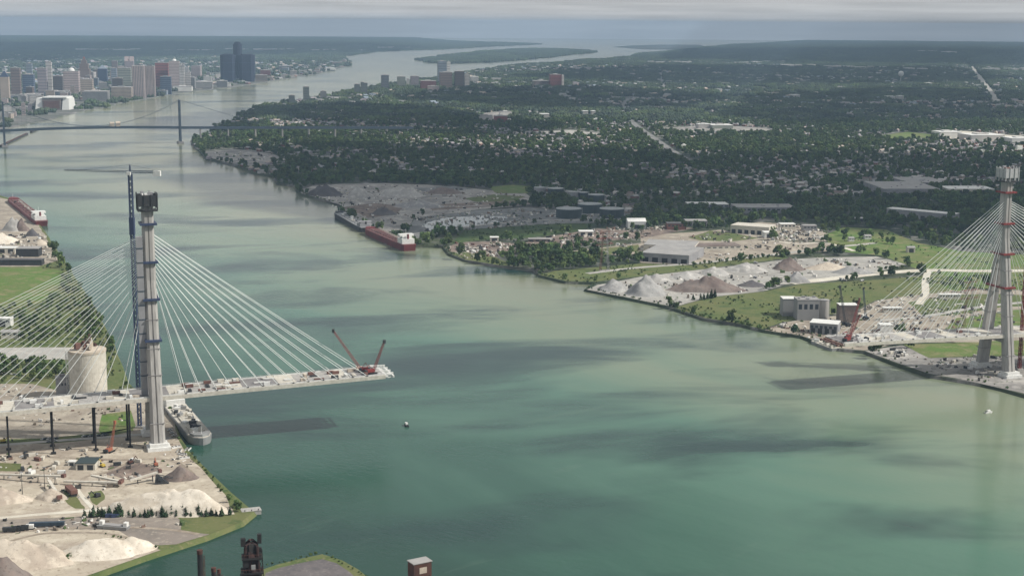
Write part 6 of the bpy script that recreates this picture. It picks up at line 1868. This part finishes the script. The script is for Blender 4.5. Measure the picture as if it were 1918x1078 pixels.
TCON = [trunk_mesh('conifer_trunk', 200 + i, 9, 0.25) for i in range(3)]
CBUSH = [crown_mesh('bush_crown', 300 + i, 4.0, 2.6, LEAF[i % 2], 110, 6) for i in range(3)]
TBUSH = [trunk_mesh('bush_trunk', 300 + i, 4.0, 0.15) for i in range(3)]
def plant(kind, x, y, s, label, group, name='broadleaf_tree', z=3.0, rng_mid=0.9):
    cm, tm = {'b': (CROWN, TRUNK), 'c': (CCON, TCON), 's': (CBUSH, TBUSH)}[kind]
    k = random.randrange(len(cm))
    root = bpy.data.objects.new(name, None)
    root.empty_display_size = 1
    col.objects.link(root)
    root.location = (x, y, z)
    root.rotation_euler = (0, 0, random.uniform(0, 6.28))
    root.scale = (s, s, s * random.uniform(0.9, 1.15))
    for nm, m_ in (('crown', cm[k]), ('trunk', tm[k])):
        o_c = bpy.data.objects.new(nm, m_)
        col.objects.link(o_c); o_c.parent = root
    big = s > rng_mid
    tag(root, ('taller ' if big else 'shorter ') + label, 'tree' if kind != 's' else 'bush', group + (' tall' if big else ' short'))
def row(p0, p1, n_, kind, s0, s1, label, group, name, jit=2.5):
    a, b2 = gp(*p0), gp(*p1)
    for i in range(n_):
        t = (i + random.uniform(0.1, 0.9)) / n_
        q = a.lerp(b2, t)
        plant(kind, q.x + random.uniform(-jit, jit), q.y + random.uniform(-jit, jit), random.uniform(s0, s1), label, group, name, 3.0, (s0 + s1) / 2)
def scatter_px(poly, n_, kind, s0, s1, label, group, name):
    w = wxy(P(*poly))
    xs_ = [p[0] for p in w]; ys_ = [p[1] for p in w]
    c = 0
    while c < n_:
        q = np.array([[random.uniform(min(xs_), max(xs_)), random.uniform(min(ys_), max(ys_))]])
        if inside(q, w)[0]:
            plant(kind, q[0, 0], q[0, 1], random.uniform(s0, s1), label, group, name, 3.0, (s0 + s1) / 2); c += 1
row((158, 968), (240, 967), 13, 'c', 0.6, 1.15, 'dark conifer in the row along the foot of the large pale sand heap', 'conifers along the pale sand heap', 'conifer_tree', 1.5)
row((250, 968), (430, 965), 26, 'c', 0.4, 1.05, 'dark conifer in the row along the foot of the large pale sand heap', 'conifers along the pale sand heap', 'conifer_tree', 1.5)
row((432, 940), (446, 962), 4, 'b', 0.35, 0.6, 'rounded tree on the grass beside the concrete pier head', 'trees by the pier head', 'broadleaf_tree', 1.5)
row((82, 1062), (160, 1036), 16, 's', 0.5, 1.0, 'low dark bush along the ridge between the slip sand heaps', 'bushes on the slip sand', 'bush', 2)
row((360, 852), (440, 948), 14, 's', 0.3, 0.7, 'small bush along the inner edge of the grassy quay bank', 'bushes on the quay bank', 'bush', 1)
row((196, 1000), (306, 1028), 12, 's', 0.25, 0.5, 'small bush on the low bank between slip yard and slip sand', 'bushes on the slip bank', 'bush', 1)
row((500, 1060), (600, 1036), 12, 's', 0.25, 0.55, 'small bush on the grassy rim of the mill island', 'bushes on the mill island', 'bush', 1)
row((610, 1037), (690, 1080), 10, 's', 0.2, 0.4, 'small bush on the grassy rim of the mill island', 'bushes on the mill island', 'bush', 1)
scatter_px([(0, 580), (40, 578), (100, 565), (120, 510), (140, 522), (166, 562), (190, 602), (210, 642), (226, 684), (205, 700), (203, 648), (135, 645), (60, 645), (30, 640), (26, 600), (0, 590)], 95, 'b', 0.45, 0.95, 'leafy broadleaf tree in the riverside wood behind the concrete silo', 'trees in the riverside wood', 'broadleaf_tree')
scatter_px([(-60, 676), (100, 677), (130, 676), (132, 715), (60, 716), (-60, 720)], 46, 'b', 0.55, 0.95, 'leafy broadleaf tree in the grove before the silo', 'trees in the silo grove', 'broadleaf_tree')
row((98, 462), (132, 530), 10, 'b', 0.8, 1.3, 'large rounded tree on the bank between terminal park and river', 'trees on the terminal park bank', 'broadleaf_tree', 5)
row((1300, 562), (1345, 557), 7, 'c', 1.0, 1.6, 'dark upright tree between the brown gravel heap and the meadow', 'upright trees by the brown heap', 'conifer_tree', 3)
row((1255, 573), (1270, 576), 3, 'c', 0.9, 1.4, 'dark upright tree at the quay corner of the stockpile yard', 'upright trees at the quay corner', 'conifer_tree', 1.5)
row((1290, 498), (1480, 478), 24, 'b', 0.35, 0.6, 'small dark tree in the hedge between works road and stockpile yard', 'hedge trees along the works road', 'broadleaf_tree', 3)
row((1280, 585), (1440, 617), 18, 's', 0.6, 1.2, 'bush along the river edge of the riverside meadow', 'bushes along the meadow shore', 'bush', 2)
for (x, y, s) in ((1568, 436, 1.0), (1580, 442, 1.3), (1586, 440, 1.1), (1582, 452, 1.2), (1555, 455, 0.8), (1615, 446, 1.1), (1624, 446, 1.2), (1632, 446, 1.1), (1610, 446, .9), (1610, 473, 0.7), (1618, 472, 0.7), (1662, 456, 0.9), (1672, 458, 0.9), (1650, 450, .9)):
    g = gp(x, y); plant('b', g.x, g.y, s, 'rounded dark tree standing on the bright inland field', 'trees on the inland field', 'broadleaf_tree')
for (x, y, s) in ((1648, 512, 0.8), (1732, 512, .6), (1758, 515, .7), (1680, 505, .5), (1690, 503, .5), (1700, 525, .5), (1780, 530, .9), (1800, 540, .8), (1765, 535, .7), (1815, 530, .9), (1790, 520, .7), (1830, 525, .8), (1845, 535, .8)):
    g = gp(x, y); plant('b', g.x, g.y, s, 'small tree beside the pale haul road and approach field', 'trees beside the haul road', 'broadleaf_tree')

# loose clutter of the yards: stones, pallets, bundles, machinery too small to pick apart
def clutter_mat():
    m, t, b = principled('yard_clutter')
    b.inputs['Roughness'].default_value = 0.85
    oi = t.nodes.new('ShaderNodeObjectInfo'); r = t.nodes.new('ShaderNodeValToRGB')
    r.color_ramp.interpolation = 'CONSTANT'
    e = r.color_ramp.elements
    e[0].color = (0.05, 0.048, 0.045, 1); e[1].position = 0.25; e[1].color = (0.18, 0.15, 0.12, 1)
    for p_, c_ in ((0.42, (0.52, 0.49, 0.43)), (0.60, (0.30, 0.29, 0.27)), (0.72, (0.68, 0.66, 0.62)), (0.86, (0.20, 0.13, 0.10)), (0.91, (0.07, 0.11, 0.035))):
        x_ = e.new(p_); x_.color = (*c_, 1)
    t.links.new(oi.outputs['Random'], r.inputs[0]); t.links.new(r.outputs[0], b.inputs['Base Color'])
    return m
CM = clutter_mat()
CLT = [MB().box((0, 0, 0.6), (3.2, 1.4, 1.2), taper=0.9).mesh('clutter_bale', CM), MB().box((0, 0, 0.9), (2.0, 2.0, 1.8), taper=0.7).mesh('clutter_block', CM), MB().box((0, 0, 0.35), (7.0, 0.9, 0.7)).mesh('clutter_beam', CM), MB().lathe([(2.0, 0), (1.3, 0.9), (0.3, 1.5)], n=9).mesh('clutter_pile', CM), MB().box((0, 0, 1.2), (4.5, 2.2, 2.4)).box((1.8, 0, 2.9), (1.2, 1.8, 1.0)).mesh('clutter_machine', CM)]
CLP = [([(0, 850), (250, 826), (330, 832), (372, 872), (300, 880), (230, 915), (120, 945), (0, 950)], 150), ([(0, 722), (60, 718), (130, 738), (262, 741), (302, 752), (320, 777), (240, 790), (0, 800)], 130), ([(0, 975), (180, 968), (330, 968), (352, 984), (220, 992), (0, 1000)], 60),
       ([(0, 440), (85, 440), (105, 488), (0, 498)], 150), ([(1640, 564), (1760, 545), (1900, 548), (1900, 636), (1690, 640), (1600, 640), (1600, 590)], 330), ([(1622, 657), (1690, 648), (1740, 671), (1900, 668), (1910, 730), (1800, 706), (1680, 677)], 130), ([(1432, 617), (1470, 605), (1600, 590), (1620, 654), (1560, 648), (1500, 627)], 200),
       ([(1100, 540), (1330, 503), (1540, 483), (1690, 494), (1480, 530), (1262, 572)], 380), ([(1062, 472), (1350, 432), (1560, 456), (1440, 480), (1200, 492)], 260), ([(1372, 424), (1500, 420), (1550, 436), (1548, 452), (1440, 449)], 330), ([(960, 462), (1010, 446), (1120, 428), (1265, 420), (1210, 445), (1060, 466)], 420), ([(836, 464), (930, 453), (988, 466), (930, 480), (872, 484)], 200),
       ([(776, 409), (990, 390), (1180, 402), (1010, 420), (800, 440)], 380), ([(570, 358), (720, 345), (985, 364), (900, 391), (765, 426), (650, 400)], 330), ([(385, 286), (510, 288), (530, 299), (430, 304)], 60), ([(480, 238), (740, 230), (890, 240), (700, 243), (500, 243)], 160)]
cp_, cs_ = [], []
for poly, n_ in CLP:
    w = np.array(wxy(P(*poly)))
    c = np.stack([rng.uniform(w[:, 0].min(), w[:, 0].max(), n_ * 5), rng.uniform(w[:, 1].min(), w[:, 1].max(), n_ * 5)], 1)
    bump = np.sin(c[:, 0] * 0.09 + 1) * np.sin(c[:, 1] * 0.06) + 0.4 * np.sin(c[:, 0] * 0.21) * np.sin(c[:, 1] * 0.17)
    ok = inside(c, [tuple(p_) for p_ in w]) & (rng.random(len(c)) < np.clip(0.4 + 0.7 * bump, 0.03, 1))
    for fx, fy, fr_ in MOUNDS + FOOT:
        ok &= (c[:, 0] - fx) ** 2 + (c[:, 1] - fy) ** 2 > (fr_ * 0.75) ** 2
    c = c[ok][:n_]
    cp_.append(c); cs_.append(rng.uniform(0.35, 1.0, len(c)) * (1.0 if w[:, 1].mean() < 1700 else 1.5 if w[:, 1].mean() < 3200 else 2.2))
# woods as a mass: instanced on points, nobody could count them
def gn_scatter(name, pos, scale, protos, label, zoff=0.0):
    cl_ = bpy.data.collections.new(name + '_kinds')
    for k, m_ in enumerate(protos):
        cl_.objects.link(bpy.data.objects.new('tree_kind_%d' % k, m_))
    me = bpy.data.meshes.new(name)
    me.from_pydata([(float(x), float(y), 3.0 + zoff) for x, y in pos], [], [])
    at_ = me.attributes.new('size', 'FLOAT', 'POINT')
    at_.data.foreach_set('value', np.asarray(scale, dtype=np.float32))
    ob = bpy.data.objects.new(name, me)
    col.objects.link(ob)
    tag(ob, label, 'woods', kind='stuff')
    ng = bpy.data.node_groups.new(name, 'GeometryNodeTree')
    ng.interface.new_socket('Geometry', in_out='INPUT', socket_type='NodeSocketGeometry')
    ng.interface.new_socket('Geometry', in_out='OUTPUT', socket_type='NodeSocketGeometry')
    n_i = ng.nodes.new('NodeGroupInput'); n_o = ng.nodes.new('NodeGroupOutput')
    ci = ng.nodes.new('GeometryNodeCollectionInfo')
    ci.inputs['Collection'].default_value = cl_
    ci.inputs['Separate Children'].default_value = True
    ci.inputs['Reset Children'].default_value = True
    ip = ng.nodes.new('GeometryNodeInstanceOnPoints')
    ip.inputs['Pick Instance'].default_value = True
    rv = ng.nodes.new('FunctionNodeRandomValue'); rv.data_type = 'FLOAT_VECTOR'
    rv.inputs[0].default_value = (0, 0, 0); rv.inputs[1].default_value = (0, 0, 6.283)
    ri = ng.nodes.new('FunctionNodeRandomValue'); ri.data_type = 'INT'
    ri.inputs[4].default_value = 0; ri.inputs[5].default_value = len(protos) - 1
    na = ng.nodes.new('GeometryNodeInputNamedAttribute'); na.data_type = 'FLOAT'
    na.inputs['Name'].default_value = 'size'
    ng.links.new(n_i.outputs[0], ip.inputs['Points'])
    ng.links.new(ci.outputs[0], ip.inputs['Instance'])
    ng.links.new(rv.outputs[0], ip.inputs['Rotation'])
    ng.links.new(ri.outputs[2], ip.inputs['Instance Index'])
    ng.links.new(na.outputs[0], ip.inputs['Scale'])
    ng.links.new(ip.outputs[0], n_o.inputs[0])
    md = ob.modifiers.new('scatter', 'NODES'); md.node_group = ng
    return ob
o_cl = gn_scatter('yard_clutter', np.concatenate(cp_), np.concatenate(cs_), CLT, 'loose stones, pallets and small machinery strewn over the yards', 0.15)
o_cl['category'] = 'clutter'
hset = {}
for (x, y) in HP:
    hset.setdefault((int(x // 30), int(y // 30)), []).append((x, y))
def near_house(Pn, r_):
    out = np.zeros(len(Pn), bool)
    for i, (x, y) in enumerate(Pn):
        a, b2 = int(x // 30), int(y // 30)
        for da in (-1, 0, 1):
            for db in (-1, 0, 1):
                for hx_, hy_ in hset.get((a + da, b2 + db), ()):
                    # yards are open round the house and towards the street side
                    if abs(x - hx_) < r_ and -r_ * 1.7 < y - hy_ < r_:
                        out[i] = True
    return out
# near woods
q = np.stack([rng.uniform(-2600, 2600, 260000), rng.uniform(1350, 5600, 260000)], 1)
vis, qx, qy = in_view(q, 60)
q = q[vis]
q = q[inside(q, windsor_xy) & ~blocked(q, 1.0)]
dens = 0.62 + 0.38 * np.sin(q[:, 0] * 0.013 + 1) * np.sin(q[:, 1] * 0.009) + 0.25 * np.sin(q[:, 0] * 0.004 - q[:, 1] * 0.003)
q = q[rng.random(len(q)) < np.clip(dens, 0.3, 1)]
q = q[~(inside(q, PLAZA) & (rng.random(len(q)) < 0.72))]
# keep the streets open
vv = (-(q[:, 0]) * su + (q[:, 1] - 1500) * cu) % 74.0
uu = (q[:, 0] * cu + (q[:, 1] - 1500) * su) % 420.0
st = ((vv > 37 - 6) & (vv < 37 + 6)) | ((uu < 10))
q = q[~(st & (q[:, 1] > 2300))]
q = q[~near_house(q, 10.0)]
_, qx, qy = in_view(q, 60)
yard_side = (qy > 428) & (qx > 1100)
q = q[~(yard_side & (rng.random(len(q)) < 0.6))]
gn_scatter('suburb_woods', q, np.clip(rng.lognormal(-0.12, 0.28, len(q)), 0.4, 1.6), CROWN, 'dense dark woods and street trees covering the Canadian suburb')
# scrub on the near left bank between the counted trees, and shore strip bushes
q2 = np.stack([rng.uniform(-760, -220, 9000), rng.uniform(1180, 2200, 9000)], 1)
q2 = q2[inside(q2, nearleft_xy) & ~blocked(q2, 1.0)]
q2 = q2[rng.random(len(q2)) < 0.5]
gn_scatter('bank_scrub', q2, rng.uniform(0.3, 0.8, len(q2)), CBUSH + [CROWN[4]], 'low green scrub under the riverside wood trees')
sh = []
for (x0, y0), (x1, y1) in zip(right_shore[26:], right_shore[27:]):
    a, b2 = gp(x0, y0), gp(x1, y1)
    L = (b2 - a).length
    for k in range(int(L / 4)):
        t = rng.random(); p_ = a.lerp(b2, t)
        sh.append((p_.x + rng.uniform(0, 7), p_.y + rng.uniform(1.5, 7))) if not (x0 > 1480 and rng.random() < 0.75) else None
sh = np.array(sh); sh = sh[inside(sh, windsor_xy) & (rng.random(len(sh)) < 0.7)]
gn_scatter('shore_scrub', sh, rng.uniform(0.25, 0.75, len(sh)), CBUSH, 'low scrub along the top of the Canadian river bank')
md_ = []
for poly, n_ in (([(1264, 576), (1430, 546), (1600, 526), (1740, 516), (1640, 562), (1470, 602), (1430, 616), (1320, 595)], 700), ([(1012, 515), (1200, 493), (1440, 478), (1330, 502), (1112, 528)], 380), ([(870, 432), (1060, 418), (990, 445), (845, 456)], 260), ([(1560, 440), (1660, 432), (1800, 470), (1918, 490), (1740, 508), (1650, 478)], 240), ([(842, 474), (860, 470), (960, 497), (872, 486)], 90), ([(1700, 520), (1918, 512), (1918, 545), (1790, 545)], 300)):
    w = np.array(wxy(P(*poly)))
    c = np.stack([rng.uniform(w[:, 0].min(), w[:, 0].max(), n_ * 3), rng.uniform(w[:, 1].min(), w[:, 1].max(), n_ * 3)], 1)
    cl2 = np.sin(c[:, 0] * 0.05) * np.sin(c[:, 1] * 0.03)
    c = c[inside(c, [tuple(p_) for p_ in w]) & (rng.random(len(c)) < np.clip(0.35 + 0.5 * cl2, 0.05, 1))][:n_]
    md_.append(c)
md_ = np.concatenate(md_)
gn_scatter('meadow_scrub', md_, rng.uniform(0.25, 0.8, len(md_)), CBUSH, 'scattered scrub bushes over the meadows along the river')
# far woods in clumps
def clump_mesh(name, seed, R_, n_):
    qq = random.Random(seed)
    mb = MB()
    for k in range(n_):
        a = qq.uniform(0, 6.28); rr_ = R_ * math.sqrt(qq.random())
        c = Vector((rr_ * math.cos(a), rr_ * math.sin(a), 0))
        h_ = qq.uniform(8, 15); w = qq.uniform(4, 7)
        nn = 7
        for (r0, z0, r1, z1) in ((w * .75, 0.0, w, h_ * .5), (w, h_ * .5, w * .55, h_ * .88), (w * .55, h_ * .88, 0.2, h_)):
            ph = qq.uniform(0, 1)
            vs_ = []
            for (r_, z_) in ((r0, z0), (r1, z1)):
                for i in range(nn):
                    t = 6.283 * i / nn + ph
                    vs_.append((c.x + r_ * math.cos(t) * qq.uniform(.8, 1.2), c.y + r_ * math.sin(t) * qq.uniform(.8, 1.2), z_))
            mb.add(vs_, [(i, (i + 1) % nn, nn + (i + 1) % nn, nn + i) for i in range(nn)])
    return mb.mesh(name, FARLEAF[seed % 3])
FARLEAF = [mat('far_leaf_%d' % k, c_, tuple(v * 1.35 for v in c_), 0.3, rough=0.9, spec=0.05, rnd=0.4) for k, c_ in enumerate(((0.040, 0.060, 0.040), (0.052, 0.070, 0.042), (0.040, 0.054, 0.042)))]
CL = [clump_mesh('wood_clump', 400 + i, 17, 10) for i in range(5)]
CLB = [clump_mesh('wood_belt', 500 + i, 45, 26) for i in range(4)]
q3 = np.stack([rng.uniform(-7500, 7500, 150000), rng.uniform(5000, 15000, 150000)], 1)
vis, qx, qy = in_view(q3, 40)
q3 = q3[vis]
ins = inside(q3, windsor_xy) & (q3[:, 1] > 5450) | inside(q3, belle_xy) | (inside(q3, detroit_xy) & (rng.random(len(q3)) < 0.22) & (q3[:, 1] > 3500))
q3 = q3[ins & ~blocked(q3[:, :], 10)]
dn = 0.62 + 0.45 * np.sin(q3[:, 0] * 0.0042 + 2) * np.sin(q3[:, 1] * 0.0021) + 0.2 * np.sin(q3[:, 0] * 0.0009 + q3[:, 1] * 0.0014)
q3 = q3[rng.random(len(q3)) < np.clip(dn, 0.25, 1)]
gn_scatter('far_woods', q3, rng.uniform(0.8, 1.4, len(q3)), CL, 'far woods fading into haze behind the wooded suburb')
q4 = np.stack([rng.uniform(-15000, 15000, 120000), rng.uniform(13500, 35500, 120000)], 1)
vis, qx, qy = in_view(q4, 40)
q4 = q4[vis & (np.hypot(q4[:, 0], q4[:, 1]) < 35800)]
q4 = q4[(inside(q4, windsor_xy) | inside(q4, detroit_xy) | inside(q4, belle_xy)) & ~blocked(q4, 25)]
gn_scatter('horizon_woods', q4, rng.uniform(0.9, 1.6, len(q4)), CLB, 'blue hazy woods along the horizon')

# ------------------------------------------------------------------ broken cloud overhead
def cloud(q, alt, seed):
    """flat based cumulus whose shade falls on the ground outline q"""
    k = alt / sun_dir.z
    pts = [gp(x, y, 3.0) + Vector((sun_dir.x * k, sun_dir.y * k, 0)) for x, y in q]
    c = sum(pts, Vector()) / len(pts)
    ring = jag(pts, 110, 240, seed)
    n_ = len(ring)
    rings = []
    for f_, z_ in ((1.0, 0.0), (1.03, 90.0), (0.94, 210.0), (0.80, 330.0), (0.55, 430.0)):
        rr_ = []
        for i, p_ in enumerate(ring):
            d_ = p_ - c
            a = 1 + 0.10 * mnoise.noise(Vector((i * 0.35, z_ * 0.01, seed)))
            rr_.append((d_.x * f_ * a, d_.y * f_ * a, z_ * (1 + 0.5 * mnoise.noise(Vector((i * 0.21, z_ * 0.02, seed + 9))))))
        rings.append(rr_)
    m = MATS.get('cloud')
    if m is None:
        m = bpy.data.materials.new('cloud'); m.use_nodes = True
        t = m.node_tree; t.nodes.clear()
        o2 = t.nodes.new('ShaderNodeOutputMaterial'); tl = t.nodes.new('ShaderNodeBsdfTranslucent'); df = t.nodes.new('ShaderNodeBsdfDiffuse'); mx2 = t.nodes.new('ShaderNodeMixShader')
        nz_ = t.nodes.new('ShaderNodeTexNoise'); nz_.inputs['Scale'].default_value = 0.004
        cr2 = t.nodes.new('ShaderNodeValToRGB'); cr2.color_ramp.elements[0].color = (0.86, 0.87, 0.88, 1); cr2.color_ramp.elements[1].color = (0.97, 0.97, 0.97, 1)
        g2 = t.nodes.new('ShaderNodeNewGeometry')
        t.links.new(g2.outputs['Position'], nz_.inputs['Vector']); t.links.new(nz_.outputs['Fac'], cr2.inputs[0])
        t.links.new(cr2.outputs[0], tl.inputs['Color']); t.links.new(cr2.outputs[0], df.inputs['Color'])
        mx2.inputs[0].default_value = 0.3
        t.links.new(tl.outputs[0], mx2.inputs[1]); t.links.new(df.outputs[0], mx2.inputs[2]); t.links.new(mx2.outputs[0], o2.inputs[0])
        MATS['cloud'] = m
    o3 = loft(MB(), rings).build('sky_cloud', m, loc=(c.x, c.y, alt))
    tag(o3, kind='structure')
cloud([(560, 348), (640, 398), (760, 425), (980, 438), (1190, 420), (1370, 400), (1480, 392), (1500, 330), (1400, 292), (1200, 288), (900, 276), (650, 272), (500, 300)], 1500, 1)
cloud([(1540, 404), (1700, 420), (1960, 446), (2150, 420), (2050, 310), (1760, 290), (1560, 292), (1530, 340)], 1500, 3)
cloud([(800, 186), (1000, 204), (1120, 206), (1300, 200), (1360, 180), (1100, 164), (900, 166)], 1500, 2)
cloud([(1450, 224), (1600, 236), (1800, 228), (2050, 222), (2050, 176), (1700, 168), (1500, 180)], 1500, 4)
cloud([(1000, 148), (1300, 158), (1700, 158), (1900, 150), (1800, 128), (1300, 124), (1100, 130)], 1500, 5)
cloud([(-200, 120), (200, 111), (500, 104), (690, 98), (820, 91), (700, 82), (300, 80), (-200, 82)], 1500, 6)
cloud([(1270, 112), (1600, 119), (2050, 126), (2050, 96), (1700, 91), (1300, 93)], 1500, 7)
cloud([(480, 208), (560, 202), (700, 196), (900, 218), (1080, 236), (1060, 256), (900, 256), (780, 248), (770, 222), (700, 206), (600, 206), (500, 220), (440, 250), (420, 240)], 1500, 8)

# ------------------------------------------------------------------ haze
def haze():
    ob = MB().bb(-37000, 37000, -37000, 37000, -1.0, 420.0).build('haze', None)
    m = bpy.data.materials.new('haze')
    m.use_nodes = True
    t = m.node_tree
    t.nodes.clear()
    o2 = t.nodes.new('ShaderNodeOutputMaterial')
    v = t.nodes.new('ShaderNodeVolumePrincipled')
    v.inputs['Color'].default_value = (0.50, 0.72, 0.98, 1)
    v.inputs['Density'].default_value = HAZE_DENSITY
    v.inputs['Anisotropy'].default_value = 0.1
    t.links.new(v.outputs[0], o2.inputs['Volume'])
    ob.data.materials.append(m)
    tag(ob, kind='stuff')
HAZE_DENSITY = 4.0e-5
haze()
